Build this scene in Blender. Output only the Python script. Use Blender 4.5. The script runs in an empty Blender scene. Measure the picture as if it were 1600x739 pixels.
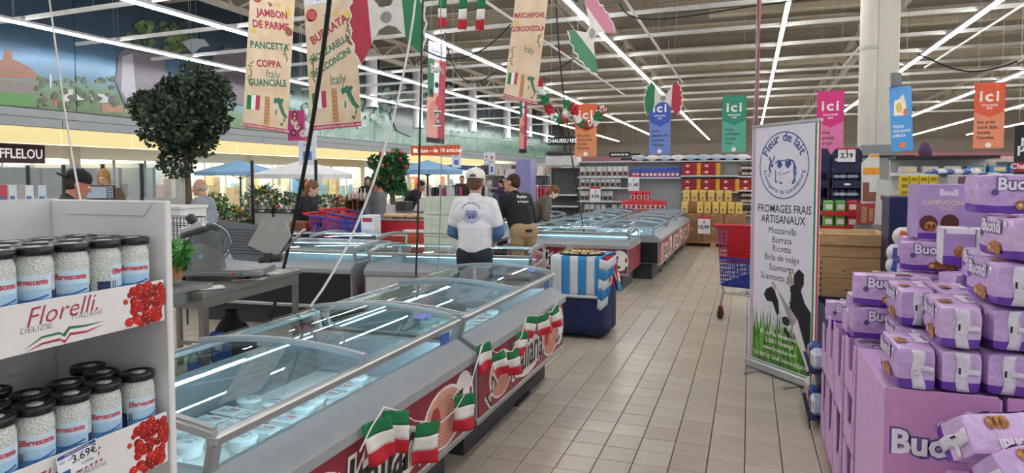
import bpy, bmesh, math, random
from mathutils import Vector, Matrix, Euler, noise as mnoise
random.seed(7)
PI = math.pi
SC = bpy.context.scene
COL = SC.collection
# ---------------------------------------------------------------- camera
FPX, CAMH = 1050.0, 1.607
PITCH = math.atan(50/1050.0)
YAW = math.atan(371/(FPX/math.cos(PITCH)))
cd = bpy.data.cameras.new('camera'); cam = bpy.data.objects.new('camera', cd); COL.objects.link(cam)
cd.sensor_width = 36; cd.lens = FPX/1600*36; cd.shift_y = -0.025; cd.clip_end = 300
cam.location = (0, 0, CAMH); cam.rotation_euler = (PI/2-PITCH, 0, YAW)
SC.camera = cam
# ---------------------------------------------------------------- world and exposure
w = bpy.data.worlds.new('world'); SC.world = w; w.use_nodes = True
w.node_tree.nodes['Background'].inputs[0].default_value = (0.93, 0.96, 1.0, 1)
w.node_tree.nodes['Background'].inputs[1].default_value = 0.55
SC.view_settings.view_transform = 'Standard'; SC.view_settings.look = 'None'
SC.view_settings.gamma = 1; SC.view_settings.use_curve_mapping = False
SC.view_settings.exposure = 0.3
TUBE_POWER = 26.0
# ---------------------------------------------------------------- pixel -> world (1600 x 739)
_F = Vector((-math.sin(YAW)*math.cos(PITCH), math.cos(YAW)*math.cos(PITCH), -math.sin(PITCH)))
_R = Vector((math.cos(YAW), math.sin(YAW), 0)); _U = _R.cross(_F)
def P(px, py, x=None, y=None, z=None):
    d = _F + (px-800)/FPX*_R - (py-329.5)/FPX*_U
    if x is not None: t = x/d.x
    elif y is not None: t = y/d.y
    else: t = (z-CAMH)/d.z
    return Vector((d.x*t, d.y*t, CAMH+d.z*t))
# ---------------------------------------------------------------- materials
def lin(h):
    h = h.lstrip('#'); r = []
    for i in (0, 2, 4):
        c = int(h[i:i+2], 16)/255
        r.append(c/12.92 if c <= .04045 else ((c+.055)/1.055)**2.4)
    return (*r, 1)
MATS = {}
def mat(name, hexc, rough=.5, metal=0, spec=.5, var=.06, scale=14, bump=0, bscale=60, emit=0, alpha=1, trans=0, sheen=0, stretch=None, hex2=None):
    if name in MATS: return MATS[name]
    m = bpy.data.materials.new(name); m.use_nodes = True; nt = m.node_tree; N = nt.nodes; L = nt.links
    b = N['Principled BSDF']; c = lin(hexc)
    b.inputs['Roughness'].default_value = rough; b.inputs['Metallic'].default_value = metal
    b.inputs['Specular IOR Level'].default_value = spec
    tc = N.new('ShaderNodeTexCoord'); mp = N.new('ShaderNodeMapping'); L.new(tc.outputs['Object'], mp.inputs[0])
    if stretch: mp.inputs['Scale'].default_value = stretch
    nz = N.new('ShaderNodeTexNoise'); nz.inputs['Scale'].default_value = scale; nz.inputs['Detail'].default_value = 4
    L.new(mp.outputs[0], nz.inputs['Vector'])
    rp = N.new('ShaderNodeValToRGB')
    c2 = lin(hex2) if hex2 else None
    if c2: rp.color_ramp.elements[0].color = c; rp.color_ramp.elements[1].color = c2
    else:
        rp.color_ramp.elements[0].color = tuple(max(0, v*(1-var)) for v in c[:3])+(1,)
        rp.color_ramp.elements[1].color = tuple(min(1, v*(1+var)) for v in c[:3])+(1,)
    rp.color_ramp.elements[0].position = .35; rp.color_ramp.elements[1].position = .65
    L.new(nz.outputs['Fac'], rp.inputs[0]); L.new(rp.outputs[0], b.inputs['Base Color'])
    if bump:
        n2 = N.new('ShaderNodeTexNoise'); n2.inputs['Scale'].default_value = bscale; n2.inputs['Detail'].default_value = 3
        L.new(mp.outputs[0], n2.inputs['Vector'])
        bp = N.new('ShaderNodeBump'); bp.inputs['Strength'].default_value = bump; bp.inputs['Distance'].default_value = .01
        L.new(n2.outputs['Fac'], bp.inputs['Height']); L.new(bp.outputs[0], b.inputs['Normal'])
    if emit:
        L.new(rp.outputs[0], b.inputs['Emission Color']); b.inputs['Emission Strength'].default_value = emit
    if trans: b.inputs['Transmission Weight'].default_value = trans
    if alpha < 1: b.inputs['Alpha'].default_value = alpha
    if sheen: b.inputs['Sheen Weight'].default_value = sheen
    MATS[name] = m; return m
def glass(name, hexc='#eef6f5', refl=1.0, base=.05, rough=.01):
    """thin pane: transparent with Fresnel reflection"""
    if name in MATS: return MATS[name]
    m = bpy.data.materials.new(name); m.use_nodes = True; nt = m.node_tree; N = nt.nodes; L = nt.links
    N.remove(N['Principled BSDF']); out = N['Material Output']
    tr = N.new('ShaderNodeBsdfTransparent'); tr.inputs[0].default_value = lin(hexc)
    gl = N.new('ShaderNodeBsdfGlossy'); gl.inputs['Roughness'].default_value = rough
    fr = N.new('ShaderNodeFresnel'); fr.inputs[0].default_value = 1.5
    mt = N.new('ShaderNodeMath'); mt.operation = 'MULTIPLY_ADD'; mt.inputs[1].default_value = refl; mt.inputs[2].default_value = base
    mt.use_clamp = True
    mx = N.new('ShaderNodeMixShader')
    L.new(fr.outputs[0], mt.inputs[0]); L.new(mt.outputs[0], mx.inputs[0]); L.new(tr.outputs[0], mx.inputs[1]); L.new(gl.outputs[0], mx.inputs[2])
    L.new(mx.outputs[0], out.inputs[0]); MATS[name] = m; return m
# ---------------------------------------------------------------- mesh builder
class MB:
    def __init__(s, M=None): s.v = []; s.f = []; s.mi = []; s.sm = []; s.M = M
    def add(s, vs, fs, m=0, sm=False):
        o = len(s.v)
        s.v += [tuple(s.M @ Vector(v)) for v in vs] if s.M else [tuple(v) for v in vs]
        for f in fs: s.f.append([i+o for i in f]); s.mi.append(m); s.sm.append(sm)
        return s
    def box(s, x0, y0, z0, x1, y1, z1, m=0):
        if x0 > x1: x0, x1 = x1, x0
        if y0 > y1: y0, y1 = y1, y0
        if z0 > z1: z0, z1 = z1, z0
        return s.add([(x0,y0,z0),(x1,y0,z0),(x1,y1,z0),(x0,y1,z0),(x0,y0,z1),(x1,y0,z1),(x1,y1,z1),(x0,y1,z1)],
                     [(3,2,1,0),(4,5,6,7),(0,1,5,4),(1,2,6,5),(2,3,7,6),(3,0,4,7)], m)
    def cbox(s, x0, y0, z0, x1, y1, z1, b=.005, m=0):
        """box with chamfered edges"""
        if x0 > x1: x0, x1 = x1, x0
        if y0 > y1: y0, y1 = y1, y0
        if z0 > z1: z0, z1 = z1, z0
        b = min(b, (x1-x0)*.45, (y1-y0)*.45, (z1-z0)*.45)
        def ring(z, i): return [(x0+b*(1+i) if False else x0+i, y0+i+(0), z) for _ in ()]
        def r8(z, i):
            a, c, e, g = x0+i, x1-i, y0+i, y1-i
            return [(a+b,e,z),(c-b,e,z),(c,e+b,z),(c,g-b,z),(c-b,g,z),(a+b,g,z),(a,g-b,z),(a,e+b,z)]
        def r8s(z):
            a, c, e, g = x0+b, x1-b, y0+b, y1-b
            return [(a,e,z),(c,e,z),(c,e,z),(c,g,z),(c,g,z),(a,g,z),(a,g,z),(a,e,z)]
        vs = [(x0+b,y0+b,z0),(x1-b,y0+b,z0),(x1-b,y1-b,z0),(x0+b,y1-b,z0)] + r8(z0+b, 0) + r8(z1-b, 0) + [(x0+b,y0+b,z1),(x1-b,y0+b,z1),(x1-b,y1-b,z1),(x0+b,y1-b,z1)]
        fs = [(3,2,1,0),(20,21,22,23)]
        for k in range(8): fs.append((4+k, 4+(k+1)%8, 12+(k+1)%8, 12+k))
        fs += [(0,1,5,4),(1,6,5),(1,2,7,6),(2,8,7),(2,3,9,8),(3,10,9),(3,0,11,10),(0,4,11)]
        fs += [(12,13,21,20),(13,14,21),(14,15,22,21),(15,16,22),(16,17,23,22),(17,18,23),(18,19,20,23),(19,12,20)]
        return s.add(vs, fs, m)
    def tube(s, pts, r, n=8, m=0, caps=True, closed=False, sm=True):
        pts = [Vector(p) for p in pts]; k = len(pts); rr = r if hasattr(r, '__len__') else [r]*k
        t0 = (pts[1]-pts[0]).normalized(); up = Vector((0,0,1)) if abs(t0.z) < .9 else Vector((1,0,0))
        a = t0.cross(up).normalized(); vs = []
        for i, p in enumerate(pts):
            if closed: t = (pts[(i+1)%k]-pts[i-1]).normalized()
            else: t = (pts[min(i+1,k-1)]-pts[max(i-1,0)]).normalized()
            a = (a - t*a.dot(t)); a = a.normalized() if a.length > 1e-6 else t.orthogonal().normalized(); b = t.cross(a)
            for j in range(n):
                q = 2*PI*j/n+PI/n; vs.append(p + rr[i]*(math.cos(q)*a+math.sin(q)*b))
        fs = []
        for i in range(k if closed else k-1):
            i2 = (i+1) % k
            for j in range(n): fs.append((i*n+j, i*n+(j+1)%n, i2*n+(j+1)%n, i2*n+j))
        s.add(vs, fs, m, sm)
        if caps and not closed: s.add(vs[:n], [tuple(range(n-1,-1,-1))], m); s.add(vs[-n:], [tuple(range(n))], m)
        return s
    def bar(s, p, q, w, h=None, m=0):
        """rectangular bar from p to q"""
        p, q = Vector(p), Vector(q); h = h or w; t = (q-p).normalized()
        up = Vector((0,0,1)) if abs(t.z) < .95 else Vector((0,1,0))
        a = t.cross(up).normalized()*w/2; b = a.cross(t).normalized()*h/2
        vs = [p-a-b, p+a-b, p+a+b, p-a+b, q-a-b, q+a-b, q+a+b, q-a+b]
        return s.add(vs, [(3,2,1,0),(4,5,6,7),(0,1,5,4),(1,2,6,5),(2,3,7,6),(3,0,4,7)], m)
    def lathe(s, prof, n=20, c=(0,0,0), m=0, sm=True, sq=1):
        vs = []
        for r, z in prof:
            for j in range(n):
                q = 2*PI*j/n; vs.append((c[0]+r*math.cos(q), c[1]+r*math.sin(q)*sq, c[2]+z))
        fs = [(i*n+j, i*n+(j+1)%n, (i+1)*n+(j+1)%n, (i+1)*n+j) for i in range(len(prof)-1) for j in range(n)]
        s.add(vs, fs, m, sm)
        if prof[0][0] > 1e-5: s.add(vs[:n], [tuple(range(n-1,-1,-1))], m)
        if prof[-1][0] > 1e-5: s.add(vs[-n:], [tuple(range(n))], m)
        return s
    def ball(s, c, r, n=10, m=0, k=None):
        k = k or n; rx, ry, rz = r if hasattr(r, '__len__') else (r, r, r)
        vs = [(c[0], c[1], c[2]-rz)]
        for i in range(1, k):
            a = -PI/2+PI*i/k
            for j in range(n): q = 2*PI*j/n; vs.append((c[0]+rx*math.cos(a)*math.cos(q), c[1]+ry*math.cos(a)*math.sin(q), c[2]+rz*math.sin(a)))
        vs.append((c[0], c[1], c[2]+rz)); fs = []
        for j in range(n): fs.append((0, 1+(j+1)%n, 1+j))
        for i in range(k-2):
            for j in range(n): fs.append((1+i*n+j, 1+i*n+(j+1)%n, 1+(i+1)*n+(j+1)%n, 1+(i+1)*n+j))
        e = len(vs)-1
        for j in range(n): fs.append((e, 1+(k-2)*n+j, 1+(k-2)*n+(j+1)%n))
        return s.add(vs, fs, m, True)
    def grid(s, fn, nu, nv, m=0, sm=True, flip=False):
        vs = [fn(i/nu, j/nv) for j in range(nv+1) for i in range(nu+1)]; w_ = nu+1
        fs = [(j*w_+i, j*w_+i+1, (j+1)*w_+i+1, (j+1)*w_+i) for j in range(nv) for i in range(nu)]
        if flip: fs = [f[::-1] for f in fs]
        return s.add(vs, fs, m, sm)
    def sheet(s, fn, nu, nv, t=.002, m=0, sm=True):
        """grid with thickness: fn -> point, offset along local normal"""
        g = [[Vector(fn(i/nu, j/nv)) for i in range(nu+1)] for j in range(nv+1)]
        vs = [];
        for sgn in (1, -1):
            for j in range(nv+1):
                for i in range(nu+1):
                    a = g[j][min(i+1,nu)]-g[j][max(i-1,0)]; b = g[min(j+1,nv)][i]-g[max(j-1,0)][i]
                    n = a.cross(b); n = n.normalized() if n.length > 1e-12 else Vector((0,0,1))
                    vs.append(g[j][i]+n*t/2*sgn)
        w_ = nu+1; o = (nu+1)*(nv+1); fs = []
        for j in range(nv):
            for i in range(nu):
                q = (j*w_+i, j*w_+i+1, (j+1)*w_+i+1, (j+1)*w_+i); fs.append(q); fs.append(tuple(k+o for k in q[::-1]))
        for i in range(nu): fs.append((i+1, i, i+o, i+1+o)); a = nv*w_+i; fs.append((a, a+1, a+1+o, a+o))
        for j in range(nv): fs.append((j*w_, (j+1)*w_, (j+1)*w_+o, j*w_+o)); a = j*w_+nu; fs.append((a+w_, a, a+o, a+w_+o))
        return s.add(vs, fs, m, sm)
    def prism(s, poly, O, U, V, t=.002, m=0, back=True):
        """flat outline (u,v) on plane O,U,V; front face at +t along U x V"""
        O, U, V = Vector(O), Vector(U), Vector(V); N = U.cross(V).normalized()
        ar = sum(poly[i-1][0]*poly[i][1]-poly[i][0]*poly[i-1][1] for i in range(len(poly)))
        if ar < 0: poly = poly[::-1]
        k = len(poly); a = [O+U*u+V*v+N*t for u, v in poly]; b = [O+U*u+V*v for u, v in poly]
        fs = [tuple(range(k))]+([tuple(range(2*k-1, k-1, -1))] if back else [])+[(i, i+k, (i+1)%k+k, (i+1)%k) for i in range(k)]
        return s.add(a+b, fs, m)
    def rect(s, u0, v0, u1, v1, O, U, V, t=.001, m=0): return s.prism([(u0,v0),(u1,v0),(u1,v1),(u0,v1)], O, U, V, t, m)
    def disc(s, u, v, r, O, U, V, t=.001, m=0, n=14, r2=None, rot=0):
        r2 = r2 or r; pl = []
        for j in range(n):
            q = 2*PI*j/n; a, b = r*math.cos(q), r2*math.sin(q)
            pl.append((u+a*math.cos(rot)-b*math.sin(rot), v+a*math.sin(rot)+b*math.cos(rot)))
        return s.prism(pl, O, U, V, t, m)
    def ringp(s, u, v, r, w_, O, U, V, t=.001, m=0, n=36, r2=1, a0=0, a1=2*PI):
        O, U, V = Vector(O), Vector(U), Vector(V); N = U.cross(V).normalized(); vs = []
        for j in range(n+1):
            q = a0+(a1-a0)*j/n
            for rr in (r-w_/2, r+w_/2): vs.append(O+U*(u+rr*math.cos(q))+V*(v+rr*r2*math.sin(q))+N*t)
        return s.add(vs, [(2*j, 2*j+1, 2*j+3, 2*j+2) for j in range(n)], m)
    def text(s, txt, size, u, v, O, U, V, t=.0012, m=0, align='C', rot=0, bold=0, shear=0, sx=1, ext=0):
        vs, fs = text_mesh(txt, bold, shear); O, U, V = Vector(O), Vector(U), Vector(V); N = U.cross(V).normalized()
        xs = [p[0] for p in vs] or [0]; x0, x1 = min(xs), max(xs); off = {'C': (x0+x1)/2, 'L': x0, 'R': x1}[align]
        c, sn = math.cos(rot), math.sin(rot); out = []
        for x, y in vs:
            a, b = (x-off)*size*sx, y*size; out.append(O+U*(u+a*c-b*sn)+V*(v+a*sn+b*c)+N*t)
        return s.add(out, fs, m)
    def arc_text(s, txt, size, u, v, r, a0, a1, O, U, V, t=.0012, m=0, bold=0, inside=False, sx=1):
        n = len(txt)
        ws = []
        for ch in txt:
            if ch == ' ': ws.append(.35); continue
            xs = [p[0] for p in text_mesh(ch, bold, 0)[0]]; ws.append(max(xs)-min(xs)+.1)
        tot = sum(ws); acc = 0
        for ch, wd in zip(txt, ws):
            f = (acc+wd/2)/tot; acc += wd; q = a0+(a1-a0)*f
            if ch == ' ': continue
            rot = q-PI/2 if not inside else q+PI/2
            s.text(ch, size, u+r*math.cos(q), v+r*math.sin(q), O, U, V, t, m, 'C', rot, bold, 0, sx)
        return s
    def build(s, name, mats, parent=None, mesh_only=False):
        me = bpy.data.meshes.new(name); me.from_pydata(s.v, [], s.f)
        if not isinstance(mats, (list, tuple)): mats = [mats]
        for m_ in mats: me.materials.append(m_)
        me.polygons.foreach_set('material_index', s.mi); me.polygons.foreach_set('use_smooth', s.sm); me.update()
        if mesh_only: return me
        return put(name, me, parent)
_TC = {}
def text_mesh(txt, bold=0, shear=0):
    key = (txt, bold, shear)
    if key not in _TC:
        cu = bpy.data.curves.new('lettering', 'FONT'); cu.body = txt; cu.offset = bold; cu.shear = shear; cu.resolution_u = 2
        o = bpy.data.objects.new('lettering', cu); me = o.to_mesh()
        _TC[key] = ([(v.co.x, v.co.y) for v in me.vertices], [tuple(p.vertices) for p in me.polygons])
        o.to_mesh_clear(); bpy.data.objects.remove(o); bpy.data.curves.remove(cu)
    return _TC[key]
def put(name, me, parent=None):
    o = bpy.data.objects.new(name, me); COL.objects.link(o)
    if parent: o.parent = parent
    return o
def tag(o, label=None, cat=None, group=None, kind=None):
    if label: o['label'] = label
    if cat: o['category'] = cat
    if group: o['group'] = group
    if kind: o['kind'] = kind
    return o
def thing(name, label, cat, loc=(0,0,0), rz=0, group=None):
    o = bpy.data.objects.new(name, None); o.empty_display_size = .1; COL.objects.link(o)
    o.location = loc; o.rotation_euler = (0, 0, rz)
    return tag(o, label, cat, group)
def struct(name, b, mats, parent=None):
    o = b.build(name, mats, parent)
    if not parent: o['kind'] = 'structure'
    return o
def dup(root, loc=None, rz=None, label=None, group=None, rot=None):
    def cp(o, par):
        c = o.copy(); COL.objects.link(c)
        if par: c.parent = par
        for ch in KIDS(o): cp(ch, c)
        return c
    r = cp(root, None)
    if loc is not None: r.location = loc
    if rz is not None: r.rotation_euler = (0, 0, rz)
    if rot is not None: r.rotation_euler = rot
    if label: r['label'] = label
    if group: r['group'] = group
    return r
def KIDS(o): return [c for c in o.children]
X, Y, Z = Vector((1,0,0)), Vector((0,1,0)), Vector((0,0,1))
def ordinal(n): return ['first','second','third','fourth','fifth','sixth','seventh','eighth','ninth','tenth','eleventh','twelfth','thirteenth','fourteenth','fifteenth','sixteenth','seventeenth','eighteenth','nineteenth','twentieth'][n-1]
def NM(col, **k): return mat('paint_'+col.strip('#')+(''.join(f'{a}{b}' for a, b in k.items())), col, **k)
# ================================================================= SETTING
tile_m = []
for i, c in enumerate(('#bcb1a1', '#b7ab9b', '#c0b6a7', '#b4a99b')):
    tile_m.append(mat('floor_tile_%d' % i, c, rough=.3, var=.05, scale=9, bump=.03, bscale=40, spec=.45))
grout = mat('grout', '#3a352f', rough=.9)
b = MB(); b.box(-24, -4, -.06, 34, 78, -.008, 0)
m = mat('grout_base', '#3f3932', rough=.9); floor = struct('floor', b, m)
TS = .2
def tile_mesh(mt, gx=.0060, gy=.0032):
    b = MB(); h = TS/2; e = .003
    x0, y0 = h-gx/2, h-gy/2
    b.add([(-x0,-y0,-.0085),(x0,-y0,-.0085),(x0,y0,-.0085),(-x0,y0,-.0085),(-x0,-y0,-.0015),(x0,-y0,-.0015),(x0,y0,-.0015),(-x0,y0,-.0015),
           (-x0+e,-y0+e,0),(x0-e,-y0+e,0),(x0-e,y0-e,0),(-x0+e,y0-e,0)],
          [(0,1,5,4),(1,2,6,5),(2,3,7,6),(3,0,4,7),(4,5,9,8),(5,6,10,9),(6,7,11,10),(7,4,8,11),(8,9,10,11)])
    return b.build('tile', mt, mesh_only=True)
tmesh = [tile_mesh(t) for t in tile_m]
TX0, TX1, TY0, TY1 = -9, 3, 16, 41       # tile indices (x, y)
YO = 5.144-.2*25                          # phase of the cross joints
for j in range(TY0, TY1):
    for i in range(TX0, TX1):
        o = put('tile', random.choice(tmesh), floor); o.location = ((i+.5)*TS, YO+(j+.5)*TS, random.uniform(-.0004, .0002))
bs = [MB() for _ in tile_m]
for j in range(0, 85):
    for i in range(-40, 12):
        if TX0 <= i < TX1 and TY0 <= j < TY1: continue
        k = random.randrange(4); x, y = (i+.5)*TS, YO+(j+.5)*TS; h = TS/2
        bs[0].add([(x-h+.002,y-h+.0013,0),(x+h-.002,y-h+.0013,0),(x+h-.002,y+h-.0013,0),(x-h+.002,y+h-.0013,0)], [(0,1,2,3)], k)
o = bs[0].build('tile', tile_m, floor); o['kind'] = 'stuff'
# distant floor, tiled in the material
fm = bpy.data.materials.new('floor_far'); fm.use_nodes = True; nt = fm.node_tree; N = nt.nodes; L = nt.links
br = N.new('ShaderNodeTexBrick'); br.offset = 0; br.inputs['Scale'].default_value = 5; br.inputs['Brick Width'].default_value = 1; br.inputs['Row Height'].default_value = 1
br.inputs['Mortar Size'].default_value = .012; br.inputs['Color1'].default_value = lin('#bcb1a1'); br.inputs['Color2'].default_value = lin('#b4a99b'); br.inputs['Mortar'].default_value = lin('#5a5349')
tc = N.new('ShaderNodeTexCoord'); L.new(tc.outputs['Object'], br.inputs[0]); L.new(br.outputs[0], N['Principled BSDF'].inputs['Base Color']); N['Principled BSDF'].inputs['Roughness'].default_value = .3
b = MB()
ya, yb, xa, xb = YO, YO+85*TS, -40*TS, 12*TS
b.box(-24, -4, -.008, xa, 78, -.0005); b.box(xb, -4, -.008, 34, 78, -.0005); b.box(xa, yb, -.008, xb, 78, -.0005); b.box(xa, -4, -.008, xb, ya, -.0005)
b.build('far_tiling', fm, floor)
# --- roof: corrugated deck, purlins, girders
roof_m = mat('roof_deck', '#9a9080', rough=.7, var=.08, scale=2)
b = MB(); y = -2.0; prof = []
while y < 78:
    prof += [(y, 8.6), (y+.16, 8.6), (y+.22, 8.5), (y+.38, 8.5)]; y += .44
vs = []; fs = []
for (yy, zz) in prof: vs += [(-24, yy, zz), (34, yy, zz)]
for k in range(len(prof)-1): fs.append((2*k, 2*k+1, 2*k+3, 2*k+2))
b.add(vs, fs); b.box(-24, -2, 8.62, 34, 78, 8.7)
ceil_o = struct('ceiling', b, roof_m)
beam_m = mat('roof_beam', '#b5aa94', rough=.6); beam_w = mat('white_rail', '#e9e8e4', rough=.4); dark_beam = mat('roof_girder', '#9a9182', rough=.6)
k = 0
for yy in [4, 9, 14, 19, 24, 29, 34, 39, 45, 51, 57, 64, 71]:
    k += 1; b = MB(); x0, x1 = -24, 34
    b.box(x0, yy-.13, 8.46, x1, yy+.13, 8.5); b.box(x0, yy-.01, 8.0, x1, yy+.01, 8.48); b.box(x0, yy-.13, 7.96, x1, yy+.13, 8.0)
    struct('trim_%d' % k, b, dark_beam)
for xx in (-15.5, -5.5, 4.4, 13.2):
    k += 1; b = MB()
    for zz in (7.0, 7.9): b.bar((xx, -2, zz), (xx, 76, zz), .18, .16)
    for q in range(26):
        y0 = -2+q*3; b.bar((xx, y0, 7.9), (xx, y0+1.5, 7.0), .08); b.bar((xx, y0+1.5, 7.0), (xx, y0+3, 7.9), .08)
    struct('trim_%d' % k, b, dark_beam)
# cream closure strips, at angles, under the deck
for xx, yy, ln in ((-1.5, 17, 7), (2.8, 15.5, 6), (6.3, 20, 6.5), (-7, 21, 6), (1.5, 26, 6), (8, 30, 8), (-3, 33, 8), (5, 38, 8)):
    k += 1; b = MB(); b.box(xx-ln/2, yy-.22, 7.6, xx+ln/2, yy+.22, 7.72); b.box(xx-ln/2, yy-.24, 7.56, xx+ln/2, yy-.2, 7.76); b.box(xx-ln/2, yy+.2, 7.56, xx+ln/2, yy+.24, 7.76)
    struct('trim_%d' % k, b, beam_m)
# --- white suspended cross rails (things hung from the roof)
wires = MB()
rail_rot = math.radians(-3.2)
names = ['nearest', 'second nearest', 'third nearest', 'fourth nearest', 'fifth nearest', 'sixth nearest', 'seventh nearest', 'eighth nearest', 'ninth nearest', 'tenth nearest', 'eleventh nearest', 'farthest']
for q in range(12):
    yy = 11.3+2.75*q if q < 10 else 36+(q-9)*6
    t = thing('hanging_rail', 'white crosswise ceiling rail on thin wires, %s to the camera' % names[q], 'rail', (0, yy, 5.72), rail_rot, 'white rails hung under the roof')
    b = MB(); b.box(-19.5, -.035, -.05, 33, .035, .05); b.build('rail', beam_w, t)
    for xx in range(-18, 33, 3): wires.tube([(xx+.2*q, yy+(xx+.2*q)*math.sin(rail_rot), 5.77), (xx+.2*q, yy+(xx+.2*q)*math.sin(rail_rot), 8.5)], .006, 4)
# --- light strips
tube_m = mat('lamp_tube', '#ffffff', emit=TUBE_POWER, var=0); lamp_h = mat('lamp_housing', '#dfe2e4', rough=.4)
LX = [-17.6, -13.1, -8.5, -3.9, .77, 5.2, 9.6, 13.9, 18.4, 23.0, 28.0]
lamp_lab = ['over the mall fronts, leftmost of the strips', 'along the mural, second from the left', 'running above the checkouts, third from the left', 'above the open freezers, fourth from the left',
            'nearly overhead beside the cheese banner', 'just right of the grey column', 'second to the right of the grey column', 'third to the right of the grey column','fourth to the right of the grey column','fifth to the right of the grey column','farthest right, low over the far aisles']
PN = MB(); PN.box(-.04, 0, -.055, .04, 1.46, 0); tube_mesh = PN.build('lamp_tube', tube_m, mesh_only=True)
for q, xx in enumerate(LX):
    t = thing('light_strip', 'long white tube lighting strip %s' % lamp_lab[q], 'ceiling light', (xx, -1, 5.6))
    b = MB(); b.box(-.05, 0, 0, .05, 72, .07)
    b.bar((-.08, 36, .012), (-.05, 36, .012), .03, 72) if False else None
    b.build('housing', lamp_h, t)
    for j in range(48): o = put('lamp_tube', tube_mesh, t); o.location = (0, j*1.5+.02, 0)
    for j in range(0, 24): wires.tube([(xx, j*3, 5.67), (xx, j*3, 8.5)], .006, 4)
struct('trim_65', wires, NM('#8a8a86', rough=.5))
# --- thin diagonal tubes below the rails
for xx, zz, y0, y1, lb in ((-2.7, 5.62, 8, 29, 'left of the pale column, second of the thin tubes'), (3.1, 5.62, 8, 27, 'meeting the pale column'), (5.9, 5.62, 8, 28, 'passing right of the pale column'), (8.6, 5.62, 12, 28, 'above the far right orange banner'), (-5.7, 5.62, 14, 33, 'behind the tall hanging food banner')):
    b = MB(); b.tube([(xx, y0, zz), (xx, y1, zz)], .035, 8); o = b.build('conduit_pipe', beam_w); tag(o, 'thin white pipe '+lb, 'pipe', 'thin white pipes under the roof')
# --- column
col_m = mat('column_paint', '#c9c4b8', rough=.55, var=.03, scale=3)
cy = 14.0; b = MB(); p0 = P(1367, 230, y=cy); p1 = P(1402, 230, y=cy)
b.cbox(p0.x, cy, 0, p1.x, cy+.5, 8.55, .02); struct('trim_60', b, col_m)
b = MB(); pa = P(1357, 230, y=cy-.1); b.tube([(pa.x, cy+.1, 0), (pa.x, cy+.1, 8.4)], .16, 16); struct('trim_61', b, col_m)
b = MB()
for zz in (4.0, 6.5): b.lathe([(.175, 0), (.175, .06)], 16, (pa.x, cy+.1, zz))
b.box(pa.x+.1, cy+.02, 2.6, pa.x+.2, cy+.06, 3.1); struct('trim_62', b, NM('#b7b2a8'))
# ================================================================= MURAL, MALL, WALLS
wallp = mat('wall_panel_grey', '#8b8c88', rough=.6); 
LW = -20.0
b = MB(); b.box(LW-.3, 4, 3.7, LW-.07, 75.9, 8.4); struct('wall_left', b, NM('#6f7677'))
b = MB(); b.box(LW-.3, 4, 3.16, LW+.02, 76, 3.42); b.box(LW-.3, 4, 3.44, LW-.02, 76, 3.68); struct('trim_70', b, mat('ledge_grey', '#858a8d', rough=.45, var=.03))
b = MB()
for i in range(24): b.box(LW+.02, 6+i*3, 3.2, LW+.03, 6.02+i*3, 3.4)
b.build('joint', NM('#3c3f42'), bpy.data.objects['trim_70'])
bpy.data.objects['joint']['kind'] = 'stuff'
# mural: printed panels; the picture is a printed landscape (sky, plain, woods)
mm = bpy.data.materials.new('mural_print'); mm.use_nodes = True; nt = mm.node_tree; N = nt.nodes; L = nt.links; bs_ = N['Principled BSDF']
bs_.inputs['Roughness'].default_value = .22; bs_.inputs['Specular IOR Level'].default_value = .45
tc = N.new('ShaderNodeTexCoord'); sp = N.new('ShaderNodeSeparateXYZ'); L.new(tc.outputs['Object'], sp.inputs[0])
def ramp(stops, src):
    r = N.new('ShaderNodeValToRGB'); e = r.color_ramp.elements
    while len(e) < len(stops): e.new(.5)
    for k_, (p_, c_) in enumerate(stops): e[k_].position = p_; e[k_].color = lin(c_)
    L.new(src, r.inputs[0]); return r
nz = N.new('ShaderNodeTexNoise'); nz.inputs['Scale'].default_value = .35; nz.inputs['Detail'].default_value = 6; L.new(tc.outputs['Object'], nz.inputs[0])
zm = N.new('ShaderNodeMath'); zm.operation = 'MULTIPLY_ADD'; zm.inputs[1].default_value = .9; L.new(nz.outputs[0], zm.inputs[0]); L.new(sp.outputs['Z'], zm.inputs[2])
zr = N.new('ShaderNodeMapRange'); zr.inputs[1].default_value = 4.0; zr.inputs[2].default_value = 8.6; L.new(zm.outputs[0], zr.inputs[0])
r1 = ramp([(0, '#2f4a24'), (.07, '#4a6a3c'), (.16, '#587a55'), (.24, '#5f86a0'), (.34, '#6fa0c8'), (.42, '#4d6f8d'), (.6, '#2f4152'), (1, '#23303c')], zr.outputs[0])
nz2 = N.new('ShaderNodeTexNoise'); nz2.inputs['Scale'].default_value = 1.1; nz2.inputs['Detail'].default_value = 7; nz2.inputs['Distortion'].default_value = 1.2; L.new(tc.outputs['Object'], nz2.inputs[0])
r2 = ramp([(0, '#7f9d92'), (.2, '#5f8474'), (.34, '#8fa8a2'), (.5, '#5b6f74'), (.7, '#3a4850'), (1, '#2b363d')], zr.outputs[0])
mixv = N.new('ShaderNodeMix'); mixv.data_type = 'RGBA'; mixv.blend_type = 'OVERLAY'; mixv.inputs[0].default_value = .6; L.new(r2.outputs[0], mixv.inputs[6]); L.new(nz2.outputs[0], mixv.inputs[7])
ym = N.new('ShaderNodeMapRange'); ym.inputs[1].default_value = 24; ym.inputs[2].default_value = 27; L.new(sp.outputs['Y'], ym.inputs[0])
mx = N.new('ShaderNodeMix'); mx.data_type = 'RGBA'; L.new(ym.outputs[0], mx.inputs[0]); L.new(r1.outputs[0], mx.inputs[6]); L.new(mixv.outputs[2], mx.inputs[7]); L.new(mx.outputs[2], bs_.inputs['Base Color'])
mural = thing('mural', 'long printed landscape mural of sky, plain and woods high on the left wall', 'mural', (0, 0, 0))
y = 5.3; seams = []
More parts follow.
